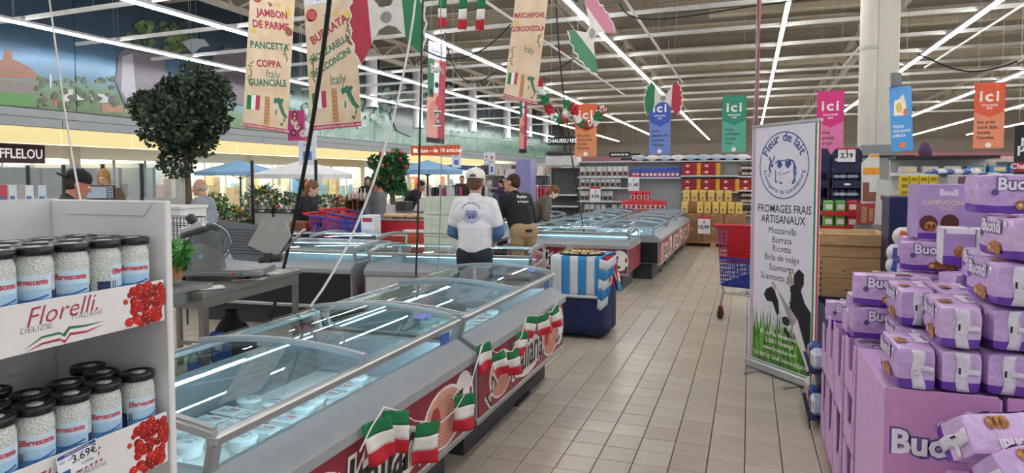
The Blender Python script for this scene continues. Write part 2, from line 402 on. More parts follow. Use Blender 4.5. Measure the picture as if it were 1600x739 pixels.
while y < 72:
    b = MB(); b.cbox(LW-.06, y+.012, 3.7, LW, y+2.55-.012, 8.45, .006); b.build('mural_panel', mm, mural); y += 2.55
def mp(px, py): q = P(px, py, x=LW+.004); return (q.y, q.z)
MO, MU, MV = (LW+.002, 0, 0), Y, Z      # U x V = +X
MT = [0.0]
def mshape(name, pts, col, n=0, t=.004, **k):
    MT[0] += .00035; t = t+MT[0]
    pl = [mp(*q) for q in pts]
    b = MB(); b.prism(pl, MO, MU, MV, t, 0, back=False); return b.build(name, NM(col, rough=.3, **k), mural)
random.seed(3)
mshape('printed_kettle', [(-30,125),(-28,105),(5,92),(7,78),(17,78),(20,92),(45,104),(62,118),(62,124),(0,122)], '#8d5f49')
mshape('printed_wall', [(-30,125),(0,124),(28,126),(62,127),(62,148),(28,146),(-30,142)], '#6f6a62')
mshape('printed_lawn', [(-30,142),(20,145),(58,150),(50,166),(-30,163)], '#3f7d2f')
mshape('printed_mast', [(78,116),(80,116),(80,138),(78,138)], '#c9d0d2', t=.006)
for (x0, y0, w_, h_, c) in ((100,139,14,20,'#b9b9b5'),(120,146,26,10,'#c6c8c8'),(146,146,22,14,'#b4bcc0'),(168,152,12,8,'#8fb4c4'),(62,152,14,10,'#8a8a6a'),(84,156,16,9,'#a85b4a'),(158,162,34,14,'#9a6a50'),(196,166,12,8,'#b0a890')):
    mshape('printed_house', [(x0,y0),(x0+w_,y0+w_*.08),(x0+w_,y0+h_),(x0,y0+h_)], c, t=.006)
for q in range(70):
    cx_, cy_ = random.uniform(58, 182), random.uniform(122, 168); s_ = random.uniform(2.5, 7)
    mshape('printed_tree', [(cx_+s_*math.cos(a_)*random.uniform(.7,1.1), cy_+s_*.8*math.sin(a_)*random.uniform(.7,1.1)) for a_ in [k_*PI/5 for k_ in range(10)]], random.choice(['#34502e','#3f5d38','#4c6b40','#4a3a33','#2c4429']), t=.005)
mshape('printed_rock', [(184,84),(196,76),(222,82),(256,88),(258,130),(252,160),(236,164),(222,150),(206,166),(192,160),(180,128)], '#6d6570')
mshape('printed_rock', [(190,88),(206,84),(212,150),(200,162),(188,140)], '#a9a6b4', t=.006)
for q in range(70):
    cx_, cy_ = random.uniform(200, 300), random.uniform(36, 80); s_ = random.uniform(3, 8)
    mshape('printed_tree', [(cx_+s_*math.cos(a_)*random.uniform(.6,1.2), cy_+s_*.8*math.sin(a_)*random.uniform(.6,1.2)) for a_ in [k_*PI/5 for k_ in range(10)]], random.choice(['#3c4d2c','#4a5c33','#5c6b3c','#2f3d26']), t=.005)
mshape('printed_bird', [(282,66),(300,60),(318,62),(326,72),(312,74),(300,84),(292,76)], '#8f9398', t=.007)
mshape('printed_boulder', [(330,90),(350,74),(376,78),(400,96),(410,140),(396,170),(360,160),(336,130)], '#59525a')
for q in range(110):
    cx_, cy_ = random.uniform(425, 700), random.uniform(135, 208); cy_ = min(cy_, 190+ (cx_-400)*.06); s_ = random.uniform(3, 8)
    mshape('printed_leaf', [(cx_+s_*math.cos(a_)*random.uniform(.5,1.2), cy_+s_*math.sin(a_)*random.uniform(.5,1.2)) for a_ in [k_*PI/4 for k_ in range(8)]], random.choice(['#6c8f7c','#5a7c6c','#7e9c92','#4e6d62','#93aaa2','#9aa69e']), t=.005)
mshape('printed_jug', [(612,150),(660,146),(672,160),(668,200),(640,214),(618,204),(608,180)], '#5a6b70', t=.008)
for q in range(14):
    x0 = 690+q*11; mshape('printed_hill', [(x0,206+q*.9),(x0+6,203+q*1),(x0+11,205+q),(x0+11,212+q*1.0),(x0,211+q)], random.choice(['#6f9a88','#87a79c','#5a8673','#9fb0a8']), t=.006)
# white vertical ducts in front of the mural
for q, (px_, yt, yb_) in enumerate(((581,60,168),(653,138,200),(738,158,206),(792,170,216),(826,185,214),(852,192,222))):
    p_ = P(px_, yb_, x=-18.6); p2 = P(px_, yt, x=-18.6)
    b = MB(); b.tube([(p_.x, p_.y, p_.z), (p_.x, p_.y, 8.495)], .3, 14); b.lathe([(.34, 0), (.34, .12)], 14, (p_.x, p_.y, p_.z))
    o = b.build('air_duct', mat('duct_white', '#dcdde0', rough=.4)); tag(o, 'white vertical air duct in front of the mural, %s from the left' % ordinal(q+1), 'duct', 'white air ducts along the mural')
# mall shops
SX = -27.0
cream = mat('fascia_cream', '#f3e3ad', rough=.5, var=.03, emit=.55)
b = MB(); b.box(-30, -4, -.06, -24, 78, 0); struct('trim_71', b, mat('mall_floor', '#c9c4ba', rough=.25))
b = MB(); b.box(-30.2, 4, 0, -30, 78, 4.4); struct('wall_mall', b, NM('#e6e4df'))
b = MB(); b.box(-30, 4, 4.2, LW-.3, 78, 4.3); struct('ceiling_mall', b, NM('#efece6'))
fas = thing('shop_fascia', 'lit cream fascia running above the mall shop fronts', 'fascia', (SX, 10, 3.02))
y = 0
while y < 61:
    b = MB(); b.box(-.1, y+.01, 0, .02, y+3.38, .95); b.build('fascia_panel', cream, fas); y += 3.4
pil = NM('#d6d2c6', rough=.4); glz = glass('shop_glass', '#f4faf8', refl=.2, base=.02); black = mat('black_frame', '#1b1b1d', rough=.5)
lampp = mat('shop_light', '#fff8ea', emit=5, var=0)
shops = [(12,20.5,'#e9e4d6','glass optician shop front at the far left'),(20.5,26,'#efeee8','bright shop front with a black frame'),(26,31,'#dfe9ec','pale shop front behind the ficus'),(31,37,'#e8e6df','shop front behind the white parasol'),
         (37,43,'#d9c8a8','shop front with warm wooden shelves'),(43,50,'#e2e8ee','white shop front behind the decorated tree'),(50,58,'#dfe6f2','shop front behind the blue parasol'),(58,67,'#3f78c8','blue fronted shop far down the mall'),(67,76,'#2f62b8','farthest blue fronted shop')]
random.seed(11)
for q, (y0, y1, c, lb) in enumerate(shops):
    t = thing('shop', lb, 'shop', (SX, y0, 0)); ln = y1-y0
    b = MB(); b.box(-.25, 0, 0, .05, .5, 3.0); b.build('pilaster', pil, t)
    b = MB(); b.box(-.15, .5, 2.45, 0, ln, 3.0); b.build('sign_band', NM(c, rough=.4), t)
    b = MB(); b.box(-2.8, .5, 2.9, -.3, ln, 2.96); b.build('lit_ceiling', lampp, t)
    n = 3; wd = (ln-.5)/n
    for k_ in range(n):
        b = MB(); b.box(-.06, .5+k_*wd+.04, .1, -.05, .5+(k_+1)*wd-.04, 2.42); b.build('pane', glz, t)
        b = MB(); b.box(-.1, .5+k_*wd-.03, 0, 0, .5+k_*wd+.03, 2.45); b.build('mullion', black if q == 1 else pil, t)
    b = MB(); b.box(-2.75, .5, 0, -2.7, ln, 2.9); b.build('rear_wall', NM(['#f1efe9','#e8d9c0','#dfe7ea'][q % 3]), t)
    for k_ in range(9):
        yy = .7+(ln-1.1)*k_/9; hh = random.uniform(.9, 1.9); cc = random.choice(['#b8a288','#e8e6e0','#5a86b8','#d0604a','#f0d8a0','#3a3a40','#8ab0c8','#f4f4f4','#c8a0a8'])
        b = MB(); b.cbox(-2.2, yy, 0, -1.5, yy+.5, hh, .02)
        for z_ in (.4, .9, 1.3):
            if z_ < hh: b.box(-1.5, yy+.03, z_, -1.46, yy+.47, z_+.3)
        b.build('display_unit', NM(cc), t)
# optician sign
t = thing('shop_sign', 'dark plum sign with white capital letters above the optician', 'sign', (SX+.06, 17.3, 2.3))
p0, p1 = P(0, 253, x=SX+.08), P(71, 252, x=SX+.08)
t.location = (SX+.08, 0, 0); b = MB(); b.cbox(-.06, p0.y-3.2, 2.22, 0, p1.y, 2.96, .01); b.build('board', mat('plum', '#45253c', rough=.4), t)
b = MB(); b.text('ALAINAFFLELOU', .52, (p1.y-.12), 2.42, (0, 0, 0), Y, Z, .01, 0, 'R', bold=.02, sx=.82); b.build('lettering', mat('sign_white', '#f2eef2', emit=.4), t)
t = thing('poster', 'pink and grey triangle patterned poster in the optician window', 'poster', (SX+.12, 16.5, 0))
b = MB(); b.box(-.02, 0, .9, 0, 5.2, 2.05); b.build('sheet', NM('#c9c6c8'), t)
b = MB()
for k_ in range(3): b.prism([(k_*1.7,.95),(k_*1.7+1.7,.95),(k_*1.7+.85,2.0)], (0,0,0), Y, Z, .003)
b.build('printed_triangle', NM('#d0405a'), t)
# back and right walls
b = MB(); b.box(-30, 76, 0, 34, 76.3, 8.5); struct('wall_back', b, NM('#9d9284'))
b = MB(); b.box(-20, 75.9, 3.4, 34, 75.98, 4.2); struct('trim_72', b, NM('#c98a94'))
for q in range(20):
    b = MB(); b.box(-19.8+q*2.7, 75.86, 2.4, -17.4+q*2.7, 75.9, 3.3); b.build('wall_panel', NM(['#b7b0a4','#a89a8e','#c4b2b2'][q % 3]), bpy.data.objects['wall_back'])
b = MB(); b.box(33.8, 8, 0, 34, 76, 8.5); struct('wall_right', b, NM('#a79c90'))
# ================================================================= CHEST FREEZERS
steel = mat('freezer_alu', '#b3b5b4', rough=.32, metal=.75, var=.04); abs_ = mat('freezer_grey', '#9ba0a4', rough=.35, var=.03)
whitem = mat('freezer_liner', '#e6ecec', rough=.35, var=.02); darkm = mat('freezer_plinth', '#3c3d42', rough=.5); panel_red = mat('panel_red', '#8c1f35', rough=.4)
panel_blk = mat('panel_black', '#16151a', rough=.45); panel_wht = mat('panel_white', '#c9cac6', rough=.5)
fglass = glass('freezer_glass', '#e9f4f4', refl=.75, base=.015, rough=.015)
led = mat('freezer_led', '#c9ecff', emit=20, var=0); led2 = mat('freezer_led_soft', '#d4f2ff', emit=3, var=0)
inkk = mat('ink_black', '#151515', rough=.5); inkw = mat('ink_white', '#efebe6', rough=.5); inkr = mat('ink_red', '#a8303c', rough=.5); inkp = mat('ink_pasta', '#d9a088', rough=.5); inkg = mat('ink_green', '#1c6b45', rough=.5)
stick = mat('sticker_blue', '#3f62b8', rough=.4)
PROF = [(0,.26),(0,.60),(.028,.612),(.03,.655),(-.03,.692),(-.09,.726),(-.115,.726),(-.12,.48),(-.96,.48),(-.965,.726),(-.99,.726),(-1.05,.692),(-1.11,.655),(-1.108,.612),(-1.08,.60),(-1.08,.26)]
def strut(b, p, q, w_=.03, h=.03): b.bar(p, q, w_, h)
def crown(x): return .835+.04*(1-((x+.54)/.46)**2)
def freezer(label, L=1.8, panel=None, graphic=None, group='glass-topped chest freezers', bottom='#dfeef2', panes=2, endpanel=None):
    t = thing('chest_freezer', label, 'freezer', (0,0,0), 0, group)
    b = MB(); b.box(-1.0, .1, 0, -.12, L-.1, .27); b.build('plinth', darkm, t)
    b = MB()
    for y_ in (.25, L-.25): b.lathe([(.05,0),(.05,.03),(.08,.1)], 10, (-.09, y_, 0))
    vs = [];n = len(PROF)
    b = MB(); vs = [(x, .0, z) for x, z in PROF]+[(x, L, z) for x, z in PROF]
    fs = [(i, i+n, (i+1)%n+n, (i+1)%n) for i in range(n)]
    b.add(vs, fs[:6], 0); b.add(vs, fs[6:8], 1); b.add(vs, fs[8:9], 2); b.add(vs, fs[9:], 0)
    for y_ in (0, L):
        q = [(x, y_, z) for x, z in PROF]
        b.add(q, [tuple([0,1,2,3,4,5,6,7])[::(1 if y_ else -1)], tuple([0,7,8,15])[::(1 if y_ else -1)], tuple([8,9,10,11,12,13,14,15])[::(1 if y_ else -1)]], 0)
    b.box(-.97, .0, .3, -.11, .06, .71, 0); b.box(-.97, L-.06, .3, -.11, L, .71, 0); b.box(-.965, .061, .475, -.115, L-.061, .482, 1)
    b.build('tub', [abs_, whitem, mat('liner_rear', '#7d878b', rough=.3, metal=.3)], t)
    b = MB(); b.cbox(-.035, -.004, .225, .012, L+.004, .262, .006); b.build('lower_rail', steel, t)
    b = MB(); b.box(.001, .02, .265, .006, L-.02, .598); fp = b.build('front_panel', panel or panel_red, t)
    b = MB(); b.box(-1.06, -.006, .27, -.02, -.001, .6); b.build('end_panel', endpanel or panel_blk, t)
    # glass superstructure
    for x_, nm in ((-.085, 'front_rail'), (-.995, 'rear_rail')):
        b = MB(); b.cbox(x_-.022, .0, .806, x_+.022, L, .838, .006); b.build('rail', steel, t)
    for y_ in (.015, L-.015):
        b = MB(); pts = [(-.085-.91*k/12, y_, crown(-.085-.91*k/12)) for k in range(13)]
        for a_, c_ in zip(pts, pts[1:]): b.bar(a_, c_, .026, .022)
        b.build('end_hoop', steel, t)
        for x_ in (-.085, -.995):
            b = MB(); b.bar((x_-(.02 if x_ > -.5 else -.02), y_, .72), (x_, y_, .81), .03, .03); b.build('corner_post', steel, t)
        b = MB()
        vs = [(-.1, y_, .72)]+[(x, y_, z-.01) for x, _, z in pts]+[(-.98, y_, .72)]; b.add(vs, [tuple(range(len(vs)))]); b.build('end_pane', fglass, t)
    for x_ in (-.1, -.98):
        b = MB(); xo = -.085 if x_ > -.5 else -.995; b.add([(x_, .03, .724), (x_, L-.03, .724), (xo, L-.03, .808), (xo, .03, .808)], [(0,1,2,3)]); b.build('side_pane', fglass, t)
    w_ = (L-.04)/panes
    for k in range(panes):
        y0 = .02+k*w_-(.03 if k else 0); y1 = .02+(k+1)*w_; dz = .006+.014*(k % 2)
        b = MB(); b.grid(lambda u, v: (-.1-.88*u, y0+(y1-y0)*v, crown(-.1-.88*u)+dz), 14, 1, flip=True); ln_ = b.build('sliding_lid', fglass, t)
        for y_ in (y0+.012, y1-.012):
            b = MB(); pts = [(-.1-.88*q/12, y_, crown(-.1-.88*q/12)+dz+.003) for q in range(13)]
            for a_, c_ in zip(pts, pts[1:]): b.bar(a_, c_, .024, .014)
            b.build('lid_frame', abs_, ln_)
    b = MB(); b.box(-.963, .1, .69, -.957, L-.1, .697); b.build('lamp_tube', led2, t)
    b = MB(); b.box(-.125, .08, .67, -.119, L-.08, .70); b.build('lamp_tube', led, t)
    if graphic: graphic(fp, L)
    return t
def farfalla(b, u, v, s, O, U, V, rot=0, m=0, m2=1, tt=.003):
    """bow-tie pasta outline, white rimmed"""
    def shp(k): 
        pl = []
        for sx_ in (1, -1):
            side = [(.16, .12), (.95, .75), (1.12, .6), (1.0, .4), (1.16, .2), (1.02, 0), (1.16, -.2), (1.0, -.4), (1.12, -.6), (.95, -.75), (.16, -.12)]
            pl += [(sx_*x*k, y*k) for x, y in (side if sx_ == 1 else side[::-1])]
        c, sn = math.cos(rot), math.sin(rot)
        return [(u+(x*c-y*sn)*s, v+(x*sn+y*c)*s) for x, y in pl]
    b.prism(shp(1.12), O, U, V, tt-.001, m2); b.prism(shp(.95), O, U, V, tt, m)
    for k in range(-3, 4):
        for sx_ in (1, -1):
            a_ = math.atan2(k*.18, sx_*1.0); pts = []
            c, sn = math.cos(a_+rot), math.sin(a_+rot)
            p0 = (u+.2*s*c, v+.2*s*sn); p1 = (u+.85*s*c, v+.85*s*sn); n_ = (-sn*.018*s, c*.018*s)
            b.prism([(p0[0]-n_[0],p0[1]-n_[1]),(p1[0]-n_[0],p1[1]-n_[1]),(p1[0]+n_[0],p1[1]+n_[1]),(p0[0]+n_[0],p0[1]+n_[1])], O, U, V, tt+.0006, m2)
def italiana(fp, L):
    """printed strip: pasta shapes and the word Italiana, on the panel's +X face"""
    O, U, V = (.006, 0, 0), Y, Z; M_ = [inkk, inkw, inkp, inkr, inkg]
    b = MB()
    b.disc(L*.5, .40, .30, O, U, V, .0005, 1, 24, .13)
    b.disc(L*.80, .42, .24, O, U, V, .0005, 1, 20, .155); b.disc(L*.21, .42, .2, O, U, V, .0005, 1, 20, .145); b.disc(L*.93, .44, .13, O, U, V, .0007, 1, 20, .15)
    b.disc(L*.80, .42, .22, O, U, V, .0012, 2, 20, .14); b.disc(L*.21, .42, .18, O, U, V, .0012, 2, 20, .13)
    for c_ in (L*.80, L*.21):
        for r_ in range(4, 18, 2): b.ringp(c_, .4, r_*.01, .0035, O, U, V, .0018, 3, 24, .75)
    b.disc(L*.74, .43, .055, O, U, V, .0024, 3, 18, .07); b.build('printed_pasta', M_, fp)
    b = MB()
    farfalla(b, L*.9, .41, .085, O, U, V, PI/2+.2); farfalla(b, L*.12, .36, .075, O, U, V, .8); farfalla(b, L*.31, .45, .06, O, U, V, -.5); farfalla(b, L*.67, .34, .05, O, U, V, .3)
    b.build('printed_bow_tie', M_, fp)
    b = MB(); b.text('Italiana', .30, L*.5, .33, O, U, V, .0034, 1, bold=.075, shear=.15, sx=.8); b.text('Italiana', .30, L*.5, .33, O, U, V, .0042, 0, bold=.02, shear=.15, sx=.8); b.build('lettering', M_, fp)
    b = MB()
    for k_ in range(3): b.rect(L*.985-.02, .3+k_*.06, L*.985+.01, .36+k_*.06, O, U, V, .002, [4,1,3][k_])
    b.build('printed_flag', M_, fp)
F1 = freezer('chest freezer nearest the camera, full of white cheese tubs, flags on its red side', 1.8, graphic=italiana)
F1.location = (-1.42, 1.56, 0)
F2 = freezer('second red-sided chest freezer in the near row, ending beside the cloth-covered table', 1.84, graphic=italiana); F2.location = (-1.42, 3.42, 0)
for f_, yy in ((F1, 1.72), (F2, 1.76)):
    b = MB(); O = Vector((-.0925, 0, .765))
    b.box(-.0905, yy-.13, .735, -.086, yy-.02, .79, 0); b.build('sticker', stick, f_)
    b = MB(); b.grid(lambda u, v: (-.17-.06*u, yy-.17+.13*v, crown(-.17-.06*u)+.028), 2, 2, flip=True); b.build('sticker', stick, f_)
    b = MB(); 
    b.box(-1.0, 1.0, 0, -.1, 1.3, .02); 
    for k_ in range(7): b.box(-.119, 1.1, .08+k_*.022, -.115, 1.45, .09+k_*.022)
    b.build('vent_grille', NM('#222228'), f_)
# middle rows behind the man in white
G2 = freezer('pale chest freezer standing across the aisle end, behind the man in white', 1.75, panel_wht, endpanel=mat('panel_orange', '#b5442c')); G2.location = (-3.76, 6.05, 0); G2.rotation_euler.z = -PI/2+math.radians(8)
G1 = freezer('black-fronted chest freezer behind the steel table with the slicer', 2.0, panel_blk, endpanel=panel_blk); G1.location = (-5.92, 5.93, 0); G1.rotation_euler.z = -PI/2+math.radians(4)
G3 = freezer('chest freezer seen behind the black-fronted one, left of the crates', 1.9, panel_blk); G3.location = (-6.3, 7.2, 0); G3.rotation_euler.z = -PI/2+math.radians(4)
H1 = freezer('crosswise freezer behind the striped tray table, heading the right-hand block', 1.82, panel_red, graphic=italiana); H1.location = (-3.42, 9.5, 0); H1.rotation_euler.z = -PI/2
hl = [('first', -1.33), ('second', -1.33), ('third', -1.33)]
for k in range(3):
    h = dup(F2, (-1.33, 10.75+k*1.87, 0), 0, ['chest freezer on the right edge of the far block, nearest, black end showing','chest freezer on the right edge of the far block, middle of three','chest freezer on the right edge of the far block, next to the coffee shelves'][k], 'glass-topped chest freezers')
    h2 = dup(F2, (-2.46, 10.9+k*1.87, 0), 0, ['chest freezer of the middle file in the far block, nearest','chest freezer of the middle file in the far block, second','chest freezer of the middle file in the far block, farthest'][k], 'glass-topped chest freezers')
H4 = freezer('low chest freezer at the left of the far block, before the woman in brown', 1.85, panel_blk); H4.location = (-3.75, 9.75, 0)
H5 = dup(H4, (-3.75, 12.6, 0), 0, 'chest freezer beyond the woman in brown, left file of the far block')
# side graphic on the crosswise freezer's right end
b = MB(); O, U, V = (-1.06, 1.821, .27), X, Z
b.M = None
b.rect(0, 0, 1.04, .33, (-1.06, 1.826, .27), X, Z, -.004, 0); b.build('end_panel', panel_red, H1)
b = MB(); Uo = Vector((-1,0,0)); b.text('ana', .26, .35, .08, (-.02, 1.827, .27), Uo, Z, .0015, 1, bold=.07, sx=.8); b.text('ana', .26, .35, .08, (-.02, 1.827, .27), Uo, Z, .0025, 0, bold=.02, sx=.8)
b.disc(.78, .16, .16, (-.02, 1.827, .27), Uo, Z, .001, 1); b.disc(.78, .16, .13, (-.02, 1.827, .27), Uo, Z, .0015, 2); farfalla(b, .8, .16, .08, (-.02, 1.827, .27), Uo, Z, .3)
b.build('printed_pasta', [inkk, inkw, inkp, inkr], H1)
# ---- tubs in the freezers
tubw = mat('tub_white', '#eef2f2', rough=.3, var=.02); lidp = mat('tub_lid', '#dfeaec', rough=.2, var=.03); lidink = mat('tub_print', '#6f8aa0', rough=.4)
def tub_round():
    t = thing('cheese_tub', 'x', 'tub'); b = MB(); b.lathe([(.05,0),(.058,.05)], 18); b.build('cup', tubw, t)
    b = MB(); b.lathe([(.061,.05),(.061,.056),(.055,.058),(0,.058)], 18); b.build('lid', lidp, t)
    b = MB(); b.ringp(0, 0, .03, .006, (0,0,.0585), X, Y, .0005, 0, 16, a0=.3, a1=2.4); b.rect(-.02, -.015, .02, -.008, (0,0,.0585), X, Y, .0005); b.rect(-.015, .0, .018, .006, (0,0,.0585), X, Y, .0005); b.build('print', lidink, t); return t
def tub_square():
    t = thing('cheese_tray', 'x', 'tray'); b = MB(); b.cbox(-.065,-.045,0,.065,.045,.035,.01); b.build('cup', tubw, t)
    b = MB(); b.cbox(-.07,-.05,.035,.07,.05,.041,.003); b.build('lid', lidp, t)
    b = MB(); b.rect(-.04,-.02,.03,-.012,(0,0,.0415),X,Y,.0005); b.rect(-.04,.0,.04,.006,(0,0,.0415),X,Y,.0005); b.rect(-.01,.015,.045,.028,(0,0,.0415),X,Y,.0005,1); b.build('print', [lidink, NM('#c0655a')], t); return t
protos = [tub_round(), tub_square()]; first = [True, True]
random.seed(5); cnt = 0
def fill(fz, x0, x1, y0, y1, lay, lab):
    ox, oy = fz.location.x, fz.location.y
    y = y0; ri = 0
    while y < y1:
        x = x0; ri += 1; ci = 0
        while x < x1:
            ci += 1
            for l_ in range(lay):
                if random.random() < .1 and l_ == lay-1: continue
                k = 0 if l_ == 0 or random.random() < .55 else 1
                k = (int(y*4) % 2)
                z = .484+l_*.061; loc = (ox+x+random.uniform(-.006, .006), oy+y+random.uniform(-.006, .006), z)
                s_ = protos[k] if first[k] else dup(protos[k]); first[k] = False
                s_.location = loc; s_.rotation_euler = (0, 0, random.uniform(-.4, .4) if k == 0 else random.uniform(-.08, .08))
                s_['label'] = ('round cheese tub' if k == 0 else 'flat cheese tray')+', '+lab+(', upper one' if l_ else '')+', row %s from camera, %s from rear' % (ordinal(ri), ordinal(ci)); s_['group'] = ('round tubs, ' if k == 0 else 'flat trays, ')+lab
            x += .155
        y += .13
fill(F1, -.86, -.15, .14, 1.1, 1, 'nearest freezer')
fill(F1, -.57, -.15, 1.15, 1.66, 1, 'nearest freezer, far half')
fill(F2, -.56, -.15, .2, 1.0, 2, 'second freezer')
fill(F2, -.85, -.15, 1.1, 1.7, 1, 'second freezer, far half')
# ---- bunting of small flags
fgreen, fwhite, fred = mat('cloth_green', '#1d7a48', rough=.8, bump=.1), mat('cloth_white', '#e9e6e0', rough=.8, bump=.1), mat('cloth_red', '#c21f31', rough=.8, bump=.1)
def wavy_flag(w_, h, s_=0, skew=0, amp=.012):
    """tricolour hanging from its top edge: local x across, z down, bands stacked down"""
    b = MB()
    for k, m_ in enumerate(range(3)):
        z0, z1 = -h*k/3, -h*(k+1)/3
        b.sheet(lambda u, v: (w_*(u-.5)+skew*(z0+(z1-z0)*v), amp*math.sin(u*5+s_+(z0+(z1-z0)*v)*18)*(.3-(z0+(z1-z0)*v)/h), z0+(z1-z0)*v), 8, 4, .0012, m_)
    return b
def bunting(label, pts, idx, w_, h, name='flag_bunting', nrm_z=PI/2-.5, off=.012, skew=0, group='strings of small flags'):
    t = thing(name, label, 'bunting', pts[0], 0, group); o_ = Vector(pts[0]); P_ = [Vector(p) for p in pts]
    b = MB(); b.tube([p-o_ for p in P_], .003, 6); b.build('string', mat('string_white', '#e4e2dc', rough=.7), t)
    for n_, i in enumerate(idx):
        k = int(i); f_ = i-k; p = P_[k].lerp(P_[min(k+1, len(P_)-1)], f_)-o_
        fb = wavy_flag(w_*random.uniform(.9, 1.1), h*random.uniform(.95, 1.08), n_*1.7, skew+random.uniform(-.12, .12)); f = fb.build('flag', [fgreen, fwhite, fred], t)
        f.location = p; f.rotation_euler = (0, random.uniform(-.25, .25), nrm_z)
    return t
XF = -1.42+.075
def LP_(pts, x): return [tuple(P(a_, c_, x=x)) for a_, c_ in pts]
bunting('flag string on the red side of the nearest freezer', LP_([(562,706),(580,668),(600,636),(622,642),(648,658),(690,660),(712,640),(735,600),(748,560),(752,540)], XF), [1.35, 2.9, 4.5, 6.6], .135, .175)
bunting('flag string on the red side of the second freezer', LP_([(735,604),(744,570),(755,537),(775,551),(800,549),(815,525),(823,494),(842,493),(862,487),(872,470)], XF), [2.0, 3.1, 4.1, 5.2, 6.4, 7.3, 8.4], .105, .15)
# ================================================================= WHITE DISPLAY SHELF WITH JARS
card = mat('white_card', '#e3e1e0', rough=.6, var=.02, bump=.02, bscale=20); cardin = mat('white_card_inner', '#cfcdcd', rough=.65, var=.03)
SXF = -1.40
sh = thing('display_shelf', 'tall white cardboard display shelf holding the jars at the left edge', 'shelf', (0, 0, 0))
b = MB(); b.cbox(-1.80, 1.312, 0, -1.395, 1.332, 1.551, .003); b.build('side_panel', card, sh)
b = MB(); b.cbox(-1.80, .33, 0, -1.395, .35, 1.551, .003); b.build('side_panel', card, sh)
b = MB(); b.box(-1.815, .33, 0, -1.80, 1.332, 1.553); b.build('back_panel', cardin, sh)
b = MB(); b.prism([(-.36,.0),(-.02,.0),(-.05,-.035),(-.33,-.035)], (-1.415, 1.311, 1.548), X, Z, .002); b.build('folded_flap', card, sh)
for z_ in (.965, 1.305, .60, .25):
    b = MB(); b.box(-1.80, .35, z_, -1.402, 1.312, z_+.012); b.build('shelf_board', card, sh)
fre, frg, frk = mat('print_florelli', '#a8324a', rough=.5), mat('print_green', '#2f7048', rough=.5), mat('print_grey', '#7d7a7c', rough=.5)
tom = [mat('print_tomato_%d' % i, c, rough=.4) for i, c in enumerate(('#b01a14', '#86120e', '#c8301e', '#dd8a78', '#54701f'))]
def tray(z0, z1, lab, back=False):
    t = thing('display_tray', lab, 'tray', (SXF, .36, z0), 0, 'printed cardboard trays on the white shelf')
    L = .945; h = z1-z0
    b = MB(); b.cbox(-.003, 0, 0, .002, L, h, .001); b.build('front', card, t)
    b = MB(); b.box(-.003, L-.004, h*.25, .001, L, h); b.box(-.28, L-.003, h*.6, 0, L, h*.75) if False else None
    O = (.002, 0, 0); U, V = Y, Z
    b = MB(); rnd = random.Random(2); pts = []
    for k in range(90):
        u = L-rnd.uniform(.006, .112); v = rnd.uniform(.008, h-.006)
        if u < L-.095 and rnd.random() < .6: continue
        r = .0105 if rnd.random() < .8 else .007
        b.disc(u, v, r, O, U, V, .0004+.00002*k, rnd.choice([0,0,0,1,2]), 12); b.disc(u+.003, v+.003, .0022, O, U, V, .00045+.00002*k, 3, 6)
        if k % 4 == 0: b.disc(u-.001, v-.001, .006, O, U, V, .00047+.00002*k, 4, 3, .0015, rnd.uniform(0, 3))
    b.build('printed_tomatoes', tom, t)
    uc = .68
    b = MB(); b.text('Florelli.', .056, uc, h*.55, O, U, V, .0006, 0, bold=-.004, shear=.35, rot=.05); b.build('lettering', fre, t)
    b = MB(); b.text('DELIZIE', .017, uc-.06, h*.40, O, U, V, .0006, 0, bold=-.01, sx=1.2); b.text('ITALIANE', .015, uc+.055, h*.48, O, U, V, .0006, 0, bold=-.01, sx=1.2); b.build('lettering', frk, t)
    b = MB()
    for k, (m_, dz) in enumerate(((0, .0), (1, .007), (2, .014))):
        pl = [(uc-.085, h*.02+dz*.5), (uc-.05, h*.10+dz), (uc-.01, h*.10+dz), (uc+.0, h*.02+dz), (uc+.012, h*.16+dz), (uc+.05, h*.14+dz), (uc+.095, h*.24+dz*.5), (uc+.05, h*.18+dz), (uc+.01, h*.22+dz), (uc-.004, h*.09+dz), (uc-.012, h*.15+dz), (uc-.05, h*.14+dz)]
        b.prism(pl, O, U, V, .0006+k*.0002, m_)
    b.build('printed_ribbon', [fre, inkw, frg], t)
    b = MB(); b.disc(.50, h*.45, .02, O, U, V, .0006, 0, 10, .009, .9); b.disc(.51, h*.18, .018, O, U, V, .0006, 0, 10, .008, -.5); b.build('printed_leaf', frg, t)
    return t
tray(1.248, 1.352, 'upper printed cardboard tray front with red script, ribbon and tomatoes')
tray(.883, 1.012, 'lower printed cardboard tray front, partly behind the price tag')
# price tag
t = thing('price_tag', 'small white and blue price tag reading 3.69 on the lower tray', 'price tag')
q = P(122, 717, x=-1.384); t.location = q; t.rotation_euler = (math.radians(6), 0, .0)
b = MB(); b.cbox(-.001, -.047, -.026, 0, .047, .026, .0004); b.build('card', mat('tag_card', '#e9edf2', rough=.3), t)
O = (0, 0, 0); b = MB(); b.rect(-.045, .017, .045, .025, O, Y, Z, .0004, 0); b.text('3.69€', .026, .016, -.004, O, Y, Z, .0005, 1, bold=.01); b.text('EFFERVESCENTE 400G', .006, 0, .019, O, Y, Z, .0006, 2); b.text('9,22€/kg', .008, .02, -.017, O, Y, Z, .0005, 1)
b.text('ABC 123', .008, -.028, .006, O, Y, Z, .0005, 0); b.rect(-.042, -.022, -.02, -.012, O, Y, Z, .0005, 0); b.build('lettering', [mat('tag_blue', '#3f4f90'), inkk, inkw], t)
